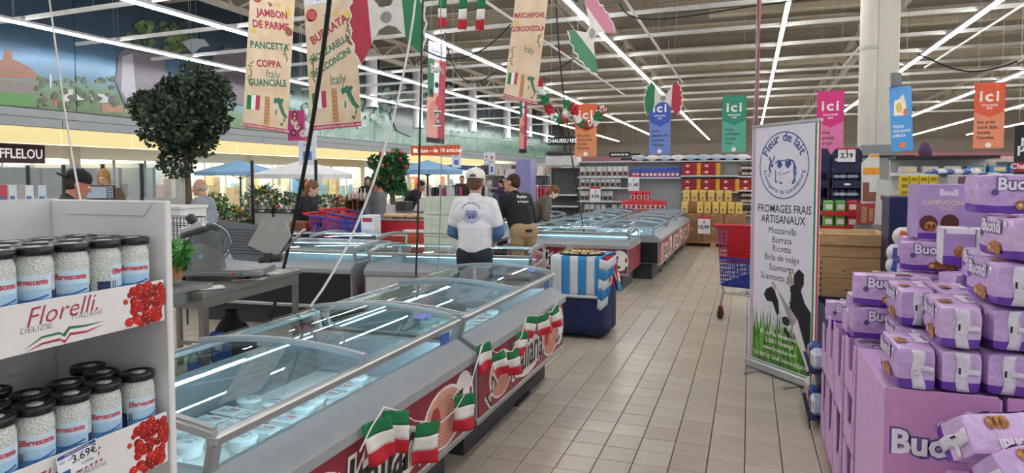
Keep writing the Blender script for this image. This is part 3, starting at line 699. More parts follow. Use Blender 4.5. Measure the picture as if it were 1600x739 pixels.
# jar
granule = bpy.data.materials.new('white_granules'); granule.use_nodes = True; nt = granule.node_tree; N = nt.nodes; L = nt.links
vz = N.new('ShaderNodeTexVoronoi'); vz.inputs['Scale'].default_value = 260; tc = N.new('ShaderNodeTexCoord'); L.new(tc.outputs['Object'], vz.inputs[0])
rp = N.new('ShaderNodeValToRGB'); rp.color_ramp.elements[0].color = lin('#f4f6f2'); rp.color_ramp.elements[1].color = lin('#c3ccc4'); rp.color_ramp.elements[1].position = .75; L.new(vz.outputs['Distance'], rp.inputs[0]); L.new(rp.outputs[0], N['Principled BSDF'].inputs['Base Color'])
bp = N.new('ShaderNodeBump'); bp.inputs['Distance'].default_value = .003; bp.invert = True; L.new(vz.outputs['Distance'], bp.inputs['Height']); L.new(bp.outputs[0], N['Principled BSDF'].inputs['Normal']); N['Principled BSDF'].inputs['Roughness'].default_value = .35; N['Principled BSDF'].inputs['Coat Weight'].default_value = .8
lidm = mat('jar_lid', '#131319', rough=.3, bump=.01); lab_b = mat('label_blue', '#9cc6e6', hex2='#b8d9ee', rough=.3, scale=20); lab_w = mat('label_pale', '#c8dfee', rough=.3); lab_d = mat('label_navy', '#1f2d5c', rough=.3); lab_r = mat('label_red', '#c8283c', rough=.3); lab_m = mat('label_mid', '#5a9bd0', rough=.3)
silver = mat('lid_seal', '#b9bbbd', rough=.35, metal=.3)
JR = .0385
def wrap(b, r): 
    b.v = [((r+x)*math.cos(y/r), (r+x)*math.sin(y/r), z) for x, y, z in b.v]; return b
def jar_proto():
    t = thing('glass_jar', 'x', 'jar')
    b = MB(); b.lathe([(.034,0),(.0375,.004),(.0385,.012),(.0385,.108),(.036,.118),(.0335,.124),(.0335,.130)], 28); b.build('body', granule, t)
    b = MB(); b.lathe([(.0395,.127),(.0405,.129),(.0405,.142),(.0385,.145),(.033,.1455),(.032,.144),(0,.144)], 28); b.build('lid', lidm, t)
    b = MB(); b.lathe([(.016,.1442),(.016,.1452),(0,.1453)], 16, (.004, .002, 0)); b.build('seal', silver, t)
    O = (0, 0, 0); b = MB()
    def rc(u0, v0, u1, v1, tt, m_, n=8):
        for k in range(n): a_, c_ = u0+(u1-u0)*k/n, u0+(u1-u0)*(k+1)/n; b.rect(a_, v0, c_, v1, O, Y, Z, tt, m_)
    rc(-.04, .010, .044, .035, .0006, 5, 14); rc(-.04, .035, .044, .056, .0006, 0, 14); rc(-.04, .056, .044, .086, .0006, 1, 14); rc(-.04, .006, .044, .010, .0007, 3, 14)
    rc(-.066, .008, -.04, .05, .0006, 2, 6); rc(.044, .008, .06, .05, .0006, 2, 4)
    for k in range(5): rc(-.063, .014+k*.006, -.045, .0155+k*.006, .0009, 6, 2)
    lb = wrap(b, JR).build('label', [lab_b, lab_w, lab_d, lab_r, frg, lab_m, NM('#5a6aa0')], t)
    b = MB(); b.text('Effervescente', .018, .0, .066, O, Y, Z, .0011, 0, bold=.03, sx=.72)
    for k in range(2): b.rect(-.035, .032+0, -.033, .05, O, Y, Z, .0011, 1); b.rect(-.030, .032, -.028, .05, O, Y, Z, .0011, 0)
    b.text('Bellini', .017, .004, .014, O, Y, Z, .0011, 2, shear=.35)
    for k in range(9): b.rect(-.01+k*.005, .03+.0012*k, -.004+k*.005, .032+.0014*k, O, Y, Z, .0011, 2)
    wrap(b, JR).build('lettering', [lab_r, frg, mat('label_script', '#3a5a9c')], t)
    return t
jar = jar_proto(); used = False; random.seed(9)
def place_jar(x, y, z, rot, label):
    global used
    j = dup(jar) if used else jar; used = True
    j.location = (x, y, z); j.rotation_euler = (0, 0, rot); j['label'] = label; j['group'] = 'glass jars on the white shelf'
for lvl, z_, front in (('upper', 1.318, [1.256, 1.176, 1.094, 1.011, .93, .848]), ('lower', .978, [1.262, 1.170, 1.086, 1.003, .921, .84])):
    for k, y_ in enumerate(front):
        place_jar(-1.448+(0 if lvl == 'upper' else random.uniform(-.004, .004)), y_, z_, random.uniform(-.9, -.25) if k != 1 or lvl == 'lower' else .75, 'white-filled jar in the front row of the %s shelf, %s from the right' % (lvl, ordinal(k+1)))
for k, y_ in enumerate([1.268, 1.186, 1.103, 1.02, .938, .856]): place_jar(-1.532, y_-.02, 1.318, random.uniform(-1, 1), 'white-filled jar in the second row of the upper shelf, %s from the right' % ordinal(k+1))
for k, y_ in enumerate([1.25, 1.165, 1.08, .995]): place_jar(-1.617, y_, 1.318, random.uniform(-1, 1), 'white-filled jar in the third row of the upper shelf, %s from the right' % ordinal(k+1))
for k, y_ in enumerate([1.232, 1.14, 1.055, .965]): place_jar(-1.532, y_, .978, random.uniform(-1, 1), 'white-filled jar in the second row of the lower shelf, %s from the right' % ordinal(k+1))
place_jar(-1.617, 1.262, .978, .2, 'white-filled jar standing deepest at the right of the lower shelf'); place_jar(-1.64, 1.04, .978, .4, 'white-filled jar alone in the shade at the back of the lower shelf'); place_jar(-1.62, .94, .978, .4, 'white-filled jar deep in the lower shelf at the left edge')
# ================================================================= PURPLE CAKE DISPLAY (right foreground)
lil = [mat('wrap_lilac', '#d2b2de', rough=.24, var=.08, scale=25, bump=.7, bscale=38), mat('wrap_lilac_deep', '#c8a6d8', rough=.24, var=.08, scale=25, bump=.7, bscale=38)]
vio = mat('wrap_violet', '#6a3aa6', rough=.22, bump=.3, bscale=45); tape = mat('wrap_seam', '#dcd6e2', rough=.35, bump=.5, bscale=60); crois = mat('print_pastry', '#c98b4a', hex2='#8a4a20', rough=.4, scale=60); pinkc = mat('card_pink', '#cb90c2', rough=.55, var=.03, stretch=(1, 1, 1)); pinkl = mat('card_pink_light', '#cfa6d4', rough=.55); lilc = mat('card_lilac', '#b094c8', rough=.5)
pw = mat('print_white', '#f0e8f2', rough=.4); pd = mat('print_plum', '#5a4a8c', rough=.4); crm = mat('print_cream', '#e6c490', rough=.4)
def pack(seed, L=.30, W=.125, H=.142, end=True):
    """soft wrapped loaf of pastries: length along local y, gathered end with paper seam at -y; long printed side at -x"""
    rnd = random.Random(seed); t = thing('cake_pack', 'x', 'pack')
    nz_ = Vector((seed*3.1, seed*1.7, 0))
    def soft(p):
        x, y, z = p; q = Vector((x, y, z))*14+nz_
        k = .0045; n_ = Vector((mnoise.noise(q), mnoise.noise(q+Vector((9,3,1))), mnoise.noise(q+Vector((2,8,5)))))*k
        fx = 1-.10*abs(2*y/L)**6; fz = 1-.06*abs(2*y/L)**6
        ex = abs(2*x/W); ez = abs((z-H/2)*2/H)
        r_ = 1-.06*(ex*ez)**3
        return (x*fx*r_+n_.x, y*(1-.02*(ex*ez)**4)+n_.y*1.6, H/2+(z-H/2)*fz*r_+n_.z)
    nu, nv = 10, 6
    b = MB()
    def face(fn, a_, c_, m_fn, flip=False):
        g = [[soft(fn(i/a_, j/c_)) for i in range(a_+1)] for j in range(c_+1)]; vs = [p for r in g for p in r]; o_ = len(b.v)
        for j in range(c_):
            for i in range(a_):
                f = (j*(a_+1)+i, j*(a_+1)+i+1, (j+1)*(a_+1)+i+1, (j+1)*(a_+1)+i)
                b.f.append([k+o_ for k in (f[::-1] if flip else f)]); b.mi.append(m_fn((i+.5)/a_, (j+.5)/c_)); b.sm.append(True)
        b.v += [tuple(p) for p in vs]
    vb = lambda u, v: 1 if v < .22 else 0
    face(lambda u, v: (-W/2, L/2-L*u, H*v), 12, 9, vb, False); face(lambda u, v: (W/2, -L/2+L*u, H*v), 12, 9, vb, False)
    face(lambda u, v: (-W/2+W*u, -L/2, H*v), 8, 9, vb, False); face(lambda u, v: (W/2-W*u, L/2, H*v), 8, 9, vb, False)
    face(lambda u, v: (-W/2+W*u, -L/2+L*v, H), 8, 12, lambda u, v: 0, False); face(lambda u, v: (-W/2+W*u, L/2-L*v, 0), 8, 12, lambda u, v: 1, False)
    b.build('wrapper', [lil[seed % 2], vio], t)
    if end:
        b = MB(); b.sheet(lambda u, v: tuple(Vector(soft((-W*.14+W*.33*u+.004*math.sin(v*9+seed), -L/2, H*(.01+.98*v))))+Vector((0, -.003-.0015*math.sin(v*14+seed), 0))), 3, 9, .0012, 0)
        b.sheet(lambda u, v: tuple(Vector(soft((W*(.1+.38*u), -L/2, H*(.42+.14*v+.02*math.sin(u*4)))))+Vector((0, -.004, 0))), 4, 3, .0012, 0)
        b.build('paper_seam', tape, t)
        b = MB(); b.box(-W*.08, -L/2-.0065, H*.45, -W*.03, -L/2-.0045, H*.60); b.build('printed_code', inkk, t)
    # long side print
    O = Vector((-W/2-.0035, 0, 0)); U, V = Vector((0,-1,0)), Z
    b = MB(); b.text('Buondi', .062, -.01, H*.62, O, U, V, .0006, 1, bold=.09, sx=.95); b.text('Buondi', .062, -.01, H*.62, O, U, V, .001, 0, bold=.03, sx=.95); b.build('lettering', [pw, pd], t)
    b = MB(); pts = [(-.02+.04*math.cos(k_), .02*math.sin(k_)) for k_ in range(6)]
    for k_ in range(4): b.disc(.005+k_*.019, H*.25+.004*math.sin(k_*2), .017, O, U, V, .001+.0002*k_, 0, 10, .022, .3)
    b.disc(-.02, H*.23, .016, O, U, V, .0018, 0, 12); b.disc(-.02, H*.23, .008, O, U, V, .0022, 1, 10); b.build('printed_pastry', [crois, crm], t)
    b = MB(); b.disc(-.1, H*.55, .012, O, U, V, .0008, 0, 12); b.rect(.1, H*.82, .12, H*.9, O, U, V, .0008, 1); b.build('printed_badge', [pd, pw], t)
    # top print
    O = Vector((0, 0, H+.0045)); b = MB(); b.text('Buondi', .05, 0, .02, O, Vector((0,-1,0)), Vector((1,0,0)), .0006, 0, bold=.04); b.build('lettering', [pw], t)
    b = MB(); 
    for k_ in range(3): b.disc(.03+k_*.02, -.03, .017, O, Vector((0,-1,0)), Vector((1,0,0)), .0008, 0, 10, .02)
    b.build('printed_pastry', [crois], t)
    return t
pk = [pack(1), pack(2), pack(5), pack(8)]; pk_used = [False]*4
def place_pack(x, y, z, rz, label, var=0, tilt=(0, 0), group='lilac wrapped cake packs'):
    r = pk[var] if not pk_used[var] else dup(pk[var]); pk_used[var] = True
    r.location = (x, y, z); r.rotation_euler = (tilt[0], tilt[1], rz); r['label'] = label; r['group'] = group; return r
BX, BY, BZ = .455, 2.60, .885   # bin corner
bn = thing('cardboard_bin', 'big pink cardboard bin lettered in white, front right corner of the picture', 'bin', (BX, BY, 0))
b = MB(); b.cbox(0, 0, .1, .335, .008, BZ, .002); b.build('front_panel', pinkc, bn)
b = MB(); b.box(0, .008, .1, .006, .62, BZ-.01) ; b.build('side_panel', pinkl, bn)
b = MB(); b.box(.335, 0, .1, .345, .62, BZ-.01); b.build('side_panel', pinkl, bn)
b = MB(); b.box(.006, .61, .1, .335, .62, BZ-.01); b.build('back_panel', pinkl, bn)
b = MB(); b.box(.006, .008, BZ-.02, .335, .61, BZ-.01); b.build('inner_board', pinkl, bn)
b = MB(); b.box(0, .0, .0, .345, .62, .1); b.build('base', mat('pallet_blue', '#26365e'), bn)
b = MB(); O = (0, 0, 0)
b.text('Buondi', .115, .018, .662, O, X, Z, .0015, 1, 'L', bold=.09, sx=.95); b.text('Buondi', .115, .024, .662, O, X, Z, .0025, 0, 'L', bold=.035, sx=.95); b.text('Bauli', .045, .20, .755, O, X, Z, .0015, 1, 'C', bold=.05, shear=.3); b.text('Bauli', .045, .20, .755, O, X, Z, .0025, 0, 'C', bold=.01, shear=.3)
b.build('lettering', [pw, pd], bn)
bpy.context.view_layer.update()
bn2 = thing('cardboard_bin', 'pink cardboard bin with open cut front at the right edge, violet packs inside', 'bin', (BX+.36, BY, 0))
b = MB(); b.box(0, .01, 0, .7, .62, .1); b.build('base', mat('pallet_blue', '#26365e'), bn2)
b = MB(); b.prism([(0,.1),(.7,.1),(.7,.6),(.08,.6),(.03,.80),(.7,.80),(.7,BZ),(0,BZ)], (0,.008,0), X, Z, .008); b.build('front_panel', pinkc, bn2)
b = MB(); b.box(0, .01, .1, .006, .62, BZ-.01); b.build('side_panel', pinkl, bn2)
b = MB(); b.box(.69, .01, .1, .7, .61, BZ-.01); b.box(0, .61, .1, .7, .62, BZ-.01); b.build('back_panel', pinkl, bn2)
b = MB(); b.box(.006, .01, BZ-.02, .69, .61, BZ-.01); b.box(.006, .01, .615, .69, .61, .625); b.build('inner_board', pinkl, bn2)
for k in range(2):
    b = MB(); b.cbox(.0, 0, 0, .3, .25, .15, .03); b.text('Bauli', .07, .15, .05, (0, -.001, 0), X, Z, .001, 1, bold=.03); o = b.build('violet_carton', [vio, pw]); o.location = (BX+.40+k*.31, BY+.05, .63)
    tag(o, 'deep violet carton inside the cut-out bin, %s one' % ['left','right'][k], 'carton', 'violet cartons in the bin')
# packs on the bin: rows of gathered ends towards the aisle start
PB = BZ+.0
rows = [ # (z level, list of x)
    (0, [.545, .68, .815, .95, 1.085]), (1, [.685, .82, .955, 1.09]), (2, [.83, .965, 1.10]), (3, [.875, 1.01]), (4, [.94])]
lvl = ['bottom layer', 'second layer', 'third layer', 'fourth layer', 'top layer']
random.seed(21); HZ = .146
for l_, xs in rows:
    for k, x_ in enumerate(xs):
        y_ = BY+.155+(.03 if l_ > 2 else 0)+random.uniform(-.012, .012)
        if l_ == 4: place_pack(x_-.02, y_+.12, PB+l_*HZ+.012, PI/2+.12, 'lilac cake pack lying sideways on the very top of the pile', k, (0, 0)); continue
        place_pack(x_+random.uniform(-.004, .004), y_, PB+.003+l_*(HZ+.003), random.uniform(-.05, .05), 'lilac cake pack, seamed end forward, %s on the bin, %s from the left' % (lvl[l_], ordinal(k+1)), (k+l_) % 4)
for l_ in range(5):
    for k, x_ in enumerate([.62, .76, .90, 1.04]):
        if l_ >= 4: continue
        if l_ == 3 and k < 3: continue
        if l_ == 2 and k < 2: continue
        if l_ >= 2: place_pack(x_, BY+.49, PB+.003+l_*(HZ+.003), random.uniform(-.05, .05), 'lilac cake pack behind the front pile, %s, %s from the left' % (lvl[l_], ordinal(k+1)), (k+l_+1) % 4)
        else: place_pack(x_, BY+.49, PB+.003+l_*(HZ+.003), 0, 'lilac cake pack hidden behind the front pile, %s, %s from the left' % (lvl[l_], ordinal(k+1)), (k+l_+1) % 4)
# the pair of loose packs at the very front
place_pack(.72, BY-.12, .765, -1.15, 'loose lilac cake pack leaning on the bin front, left of the pair', 1, (.0, .95))
place_pack(.77, BY-.27, .715, -.95, 'loose lilac cake pack leaning on the bin front, nearest to the camera', 2, (.15, .75))
b = MB(); b.cbox(.64, BY-.42, 0, 1.15, BY-.005, .63, .01); o = b.build('cardboard_carton', pinkl); tag(o, 'low pink carton under the two loose packs at the lower right corner', 'carton')
# tray stacks on the left flank, receding (X .455 .. ), with slotted sides
def slotted(y0, y1, z0, z1, lab, x0=.455, slots=2):
    t = thing('tray_stack', lab, 'tray', (x0, y0, z0), 0, 'pink slotted trays along the aisle'); h = z1-z0; w_ = y1-y0
    pl = [(0,0),(0,h),(w_*.18,h),(w_*.26,h*.55),(w_*.40,h*.40),(w_*.62,h*.40),(w_*.70,h*.95),(w_,h*.95),(w_,0)]
    b = MB(); b.prism([(w_-u, v) for u, v in pl], (0, w_, 0), Vector((0,-1,0)), Z, .006); b.build('side_panel', pinkl, t)
    b = MB(); b.box(.0, 0, 0, .34, .006, h); b.build('front_panel', pinkl, t)
    b = MB(); b.box(0, 0, 0, .34, w_, .006); b.build('base', pinkl, t)
    O = (-.006, w_, 0); b = MB(); b.text('BUONDI', .035, w_*.86, h*.35, O, Vector((0,-1,0)), Z, .001, 0, rot=PI/2-.2, bold=.02) if h > .2 else None
    if b.v: b.build('lettering', mat('print_faint', '#a483bd'), t)
    return t
n = 0
for (y0, y1) in ((3.62, 3.95), (3.97, 4.3), (4.32, 4.6)):
    for k, (z0, z1) in enumerate(((.02, .42), (.425, .83))):
        if y0 > 4.2 and k: z1 = .72
        n += 1; slotted(y0, y1, z0, z1, 'slotted pink tray in the flank beside the aisle, %s file behind the bin, %s' % (ordinal(1 if y0 < 3.9 else 2 if y0 < 4.2 else 3), ['lower', 'upper'][k]))
for j, y_ in enumerate((3.79, 4.13, 4.45)):
    for k in range(5 if j < 2 else 4): place_pack(.62, y_, .03+k*.15+(.25 if k > 1 else 0)*0, PI/2, 'lilac cake pack inside the slotted trays, %s file, %s from the floor' % (ordinal(j+1), ordinal(k+1)), k % 4, group='lilac packs in the slotted trays')
# packs piled on the flank, long printed sides towards camera
spots = [(.62,3.80,.80,PI/2+.1,'upper left of the aisle flank, bottom'),(.73,3.80,.948,PI/2-.12,'aisle flank, second from its bottom'),(.68,4.15,.833,PI/2,'aisle flank, middle'),(.60,4.46,.728,PI/2-.1,'far end of the flank'),
         (.86,3.75,.86,PI/2+.2,'inner side of the flank, bottom'),(.86,3.75,1.01,PI/2+.1,'inner side of the flank, second'),(.86,3.75,1.16,PI/2-.15,'inner side of the flank, name facing out'),(.92,4.1,1.01,PI/2,'behind the inner side pile'),(.92,4.1,.86,PI/2,'low behind the inner side pile'),(.92,4.1,1.16,PI/2,'behind the inner side, third up'),
         (1.2,3.7,.86,PI/2,'beside the cappuccino carton, bottom'),(1.2,3.7,1.01,PI/2,'beside the cappuccino carton, second'),(1.2,3.7,1.16,PI/2+.1,'beside the cappuccino carton, third')]
for k, (x_, y_, z_, r_, lb) in enumerate(spots): place_pack(x_, y_, z_, r_, 'lilac cake pack on the '+lb if not lb.startswith(('b', 'l')) else 'lilac cake pack '+lb, k % 4, group='lilac packs piled on the flank')
for k, (x_, y_) in enumerate(((.98, 3.62),(1.34, 3.62))): 
    b = MB(); b.cbox(x_-.175, y_, .0, x_+.175, y_+.65, .855, .004); o = b.build('cardboard_box', pinkl); tag(o, 'pink cardboard base under the inner packs, %s' % ['right of the slotted trays', 'farthest right'][k], 'box')
# near side wall of the bin: stacked shallow trays seen edge-on
for k, z0 in enumerate((.12, .37, .62)):
    slotted(3.25, 3.58, z0, z0+.245, 'shallow pink tray just behind the bin corner, %s' % ['lowest','middle','topmost'][k], .457)
for k in range(5): place_pack(.63, 3.42, .13+k*.149, PI/2, 'lilac cake pack standing in the shallow trays, %s from the floor' % ordinal(k+1), (k+1) % 4, group='lilac packs in the slotted trays')
place_pack(.6, 3.42, .885, PI/2+.08, 'lilac cake pack on the shallow trays just behind the bin corner, lower', 0); place_pack(.61, 3.43, 1.033, PI/2-.1, 'lilac cake pack on the shallow trays just behind the bin corner, upper', 3)
# cappuccino carton and small cartons on top
def carton(x, y, z, w_, d, h, rz, lab, txt=True, big=True):
    t = thing('cake_carton', lab, 'carton', (x, y, z), rz, 'lilac cake cartons')
    b = MB(); b.cbox(0, 0, 0, w_, d, h, .002); b.build('body', lilc, t)
    O = (0, 0, 0); b = MB()
    if big:
        b.text('Bauli', h*.16, w_*.4, h*.80, O, X, Z, .001, 0, bold=.03); b.text('CAPPUCCINO', h*.12, w_*.36, h*.62, O, X, Z, .001, 1, bold=.01); b.text('CAKE', h*.09, w_*.36, h*.53, O, X, Z, .001, 1)
        b.text('CAKE', h*.12, w_*.93, h*.68, O, X, Z, .0022, 0, rot=PI/2, bold=.02); b.build('lettering', [pw, mat('print_gold', '#e8d6a0')], t)
        b = MB(); b.rect(0, .0, w_*.3, h*.1, O, X, Z, .0006, 3)
        for cx_, cz_, r_ in ((w_*.14, h*.28, h*.15), (w_*.42, h*.3, h*.15), (w_*.92, h*.72, h*.22), (w_*.5, h*.02, h*.12)): b.disc(cx_, cz_, r_, O, X, Z, .0008, 0, 20)
        b.disc(w_*.17, h*.22, h*.10, O, X, Z, .0012, 1, 16); b.disc(w_*.15, h*.22, h*.02, O, X, Z, .0016, 0, 8, h*.05); b.disc(w_*.21, h*.22, h*.02, O, X, Z, .0016, 0, 8, h*.05)
        b.rect(w_*.62, h*.78, w_*.645, h*.92, O, X, Z, .0008, 4); b.rect(w_*.645, h*.78, w_*.67, h*.92, O, X, Z, .0008, 2); b.rect(w_*.67, h*.78, w_*.695, h*.92, O, X, Z, .0008, 5)
        b.build('printed_cake', [mat('print_choc', '#5a2a22'), crois, pw, vio, inkg, inkr], t)
    else:
        b.rect(0, 0, w_, h*.25, O, X, Z, .0006, 3); b.disc(w_*.55, h*.38, w_*.22, O, X, Z, .001, 1, 12, h*.16); b.rect(w_*.1, h*.88, w_, h, O, X, Z, .0006, 2); b.build('printed_cake', [inkk, crois, pw, vio], t)
        b = MB(); b.box(-.001, .0, h*.0, .001, d, h*.98); b.box(0, -.0, h, w_, d, h+.003); b.build('open_flap', mat('white_flap', '#e2dde0'), t)
    return t
carton(.80, 3.85, 1.31, .33, .22, .27, .02, 'large lilac cappuccino cake carton standing on the pile')
carton(.83, 3.5, 1.22, .12, .2, .16, -.1, 'small open lilac carton in front of the cappuccino carton, left one', big=False)
carton(.96, 3.44, 1.22, .13, .2, .16, .1, 'small lilac carton in front of the cappuccino carton, middle one', big=False)
carton(1.07, 3.55, 1.25, .17, .2, .22, -.05, 'taller pale lilac carton right of the small ones', big=False)
place_pack(.93, 3.3, 1.075, PI/2+.35, 'lilac cake pack with its name in full view, in front of the small cartons', 1); place_pack(.98, 3.3, .93, PI/2+.1, 'lilac cake pack right under the one with its name in full view', 2)
place_pack(1.2, 3.3, .93, .1, 'lilac cake pack low behind the right pile', 0); place_pack(1.22, 3.32, 1.08, .1, 'lilac cake pack half hidden behind the right pile, second up', 1)
b = MB(); b.cbox(.82, 3.24, 0, 1.4, 3.6, .92, .004); o = b.build('cardboard_box', pinkl); tag(o, 'pink cardboard base hidden under the middle of the cake pile', 'box')
# ================================================================= ROLL-UP BANNER
bU = Vector((.48, -.57, 0)).normalized(); BO = Vector((.02, 6.06, 0)); BW = .745
ban = thing('rollup_banner', 'tall white roll-up banner listing fresh cheeses with a cow printed below', 'banner', BO, math.atan2(bU.y, bU.x))
alu = mat('banner_alu', '#b9bcbf', rough=.3, metal=.7); vinyl = mat('banner_vinyl', '#dcd9e3', rough=.45, var=.01); bink = mat('banner_ink', '#2f4a94', rough=.5); bblk = mat('banner_black', '#1b1b22', rough=.45)
b = MB(); b.cbox(-.01, -.05, .015, BW+.01, .05, .085, .012); b.build('base', alu, ban)
b = MB(); b.cbox(-.005, -.012, 2.035, BW+.005, .012, 2.06, .004); b.build('top_rail', alu, ban)
b = MB(); b.tube([(BW/2, .03, .08), (BW/2, .03, 2.04)], .008, 6); b.build('support_pole', alu, ban)
for x_ in (.16, .6):
    b = MB(); b.cbox(x_-.018, -.2, 0, x_+.018, .16, .014, .003); b.build('foot', alu, ban)
b = MB(); b.box(0, -.002, .085, BW, 0, 2.04); b.build('printed_sheet', vinyl, ban)
O = (0, -.002, 0); b = MB()
for k, (c, u) in enumerate(((0, .012), (1, .022), (2, .030))): b.rect(u, .09, u+.009, 2.03, O, X, Z, .0006, c)
for k, (c, u) in enumerate(((3, BW-.058), (1, BW-.04), (2, BW-.022))): b.rect(u, .09, u+.018, 2.03, O, X, Z, .0006, c)
b.build('printed_edge_stripe', [mat('edge_blue', '#5a6cb0'), inkw, mat('edge_red', '#c23848'), mat('edge_green', '#2f7d58')], ban)
cu, cv, cr = .365, 1.715, .265
b = MB(); b.ringp(cu, cv, cr, .009, O, X, Z, .0008, 0, 56); b.arc_text('Fleur de lait', .105, cu, cv, .193, math.radians(158), math.radians(22), O, X, Z, .001, 0, bold=.02)
b.arc_text('Fromagerie de Luxembourg', .05, cu, cv, .228, math.radians(190), math.radians(350), O, X, Z, .001, 0, bold=.015, inside=True); b.build('lettering', bink, ban)
# cow emblem, drawn in patches and outlines
def C_(pts): return [(cu+x*.0105, cv-.015+y*.0105) for x, y in pts]
b = MB()
body = [(-9,3),(-5,5.5),(0,5),(5,6),(9,5),(11,3),(11,-3),(12,-9),(10,-12),(8.5,-12),(9,-7),(7,-3),(1,-5),(-1,-5),(-1,-12),(-3.5,-12),(-3,-6),(-5,-3),(-6,-11),(-8,-11),(-8,-3),(-9,-2),(-13,-4),(-15,-1),(-14,3),(-12,5),(-10,4)]
b.prism(C_([(x*1.06, y*1.06) for x, y in body]), O, X, Z, .0007, 0); b.prism(C_([(x*.93, y*.93-.1) for x, y in body]), O, X, Z, .0011, 1)
for pl in ([(-6,4.5),(-2,4.6),(-1,1),(-4,-1),(-6.5,1)], [(2,4.8),(8,5.4),(8,2),(5,-1),(2,1)], [(-13,2),(-11,3.5),(-10.5,1),(-12.5,-.5)]): b.prism(C_(pl), O, X, Z, .0015, 0)
for pl in ([(-14,4),(-16,8),(-15,8.5),(-12.8,4.8)], [(-11.5,5),(-10,9),(-9,9),(-10.5,4.6)], [(10.5,4),(13,0),(13.5,-6),(12.6,-6),(12,-1),(10,3)]): b.prism(C_(pl), O, X, Z, .0013, 0)
b.ringp(cu-.155, cv-.075, .014, .005, O, X, Z, .0015, 0, 10); b.build('printed_cow_emblem', [bink, vinyl], ban)
b = MB()
b.text('FROMAGES FRAIS', .092, cu+.01, 1.335, O, X, Z, .0008, 0, bold=.008, sx=.82); b.text('ARTISANAUX', .092, cu+.0, 1.25, O, X, Z, .0008, 0, bold=.008, sx=.86)
for tx, z_ in (('Mozzarella', 1.165), ('Burrata', 1.09), ('Ricotta', 1.02), ('Bola de neige', .945), ('Scamorza', .865), ('Scamorza fumée', .785)): b.text(tx, .075, cu+.0, z_, O, X, Z, .0008, 0, bold=.0, sx=.95)
b.build('lettering', bblk, ban)
rnd = random.Random(4); b = MB()
b.prism([(.045,.092),(BW-.065,.092),(BW-.065,.30),(.4,.33),(.045,.36)], O, X, Z, .0006, 0)
for k in range(190):
    u = rnd.uniform(.05, .58); v0 = rnd.uniform(.09, .34); hgt = rnd.uniform(.12, .32)*(1-.5*u); ln_ = rnd.uniform(-.05, .05); w_ = rnd.uniform(.004, .009)
    b.prism([(u-w_, v0), (u+w_, v0), (max(.045, u+ln_*.5+w_*.5), v0+hgt*.6), (max(.045, u+ln_), v0+hgt)], O, X, Z, .0008+.000004*k, rnd.choice([0,1,2,3]))
b.build('printed_grass', [mat('grass_%d' % i, c, rough=.5) for i, c in enumerate(('#3f7a28', '#5a9a34', '#2f5f20', '#86b84a'))], ban)
b = MB(); e = .0018
def Q(pts): return [(.045+x*(BW-.11), .09+y*.80) for x, y in pts]
b.prism(Q([(.58,.60),(.62,.80),(.70,.86),(.82,.84),(.90,.70),(1.0,.62),(1.0,.0),(.93,.05),(.86,.2),(.80,.36)]), O, X, Z, e, 0)
b.prism(Q([(.42,.80),(.50,.86),(.62,.86),(.68,.80),(.66,.62),(.72,.44),(.80,.30),(.90,.16),(.97,.04),(1.0,.08),(.97,.2),(.86,.36),(.80,.52),(.66,.40),(.56,.46),(.55,.58),(.46,.68),(.40,.74)]), O, X, Z, e+.0003, 1)
b.prism(Q([(.40,.76),(.34,.80),(.24,.76),(.20,.70),(.26,.64),(.36,.64),(.44,.52),(.48,.54),(.46,.66)]), O, X, Z, e+.0005, 0)
b.prism(Q([(.66,.80),(.72,.86),(.72,.96),(.80,1.02),(.88,.98),(.88,.88),(.80,.76),(.70,.72)]), O, X, Z, e+.0005, 0)
b.prism(Q([(.58,.86),(.64,.92),(.62,1.02),(.66,.98),(.70,.9),(.66,.84)]), O, X, Z, e+.0006, 2); b.prism(Q([(.42,.80),(.36,.86),(.34,.83),(.42,.77)]), O, X, Z, e+.0006, 2)
b.disc(.045+.60*(BW-.11), .09+.48*.80, .045, O, X, Z, e+.0008, 0, 14, .036, -.3); b.disc(.045+.585*(BW-.11), .09+.49*.80, .008, O, X, Z, e+.0011, 3, 8); b.disc(.045+.64*(BW-.11), .09+.47*.80, .008, O, X, Z, e+.0011, 3, 8)
b.prism(Q([(.58,.42),(.70,.34),(.74,.26),(.66,.30),(.56,.38)]), O, X, Z, e+.0007, 0)
b.disc(.045+.66*(BW-.11), .09+.67*.80, .009, O, X, Z, e+.0012, 3, 8)
b.build('printed_cow', [mat('cow_black', '#19181c'), mat('cow_white', '#ddd8dc'), mat('cow_horn', '#a89c8c'), mat('cow_nose', '#5a5658')], ban)
b = MB()
for tx, z_, s_ in (('99, rue de Bettembourg', .325, .05), ('L-5811 Fentange', .265, .05), ('www.fromalux.com', .205, .05), ('Tel. 367121 Email. fromalux@pt.lu', .135, .046)): b.text(tx, s_, .36, z_, O, X, Z, .0042, 0, bold=.012, sx=.92)
b.build('lettering', inkw, ban)
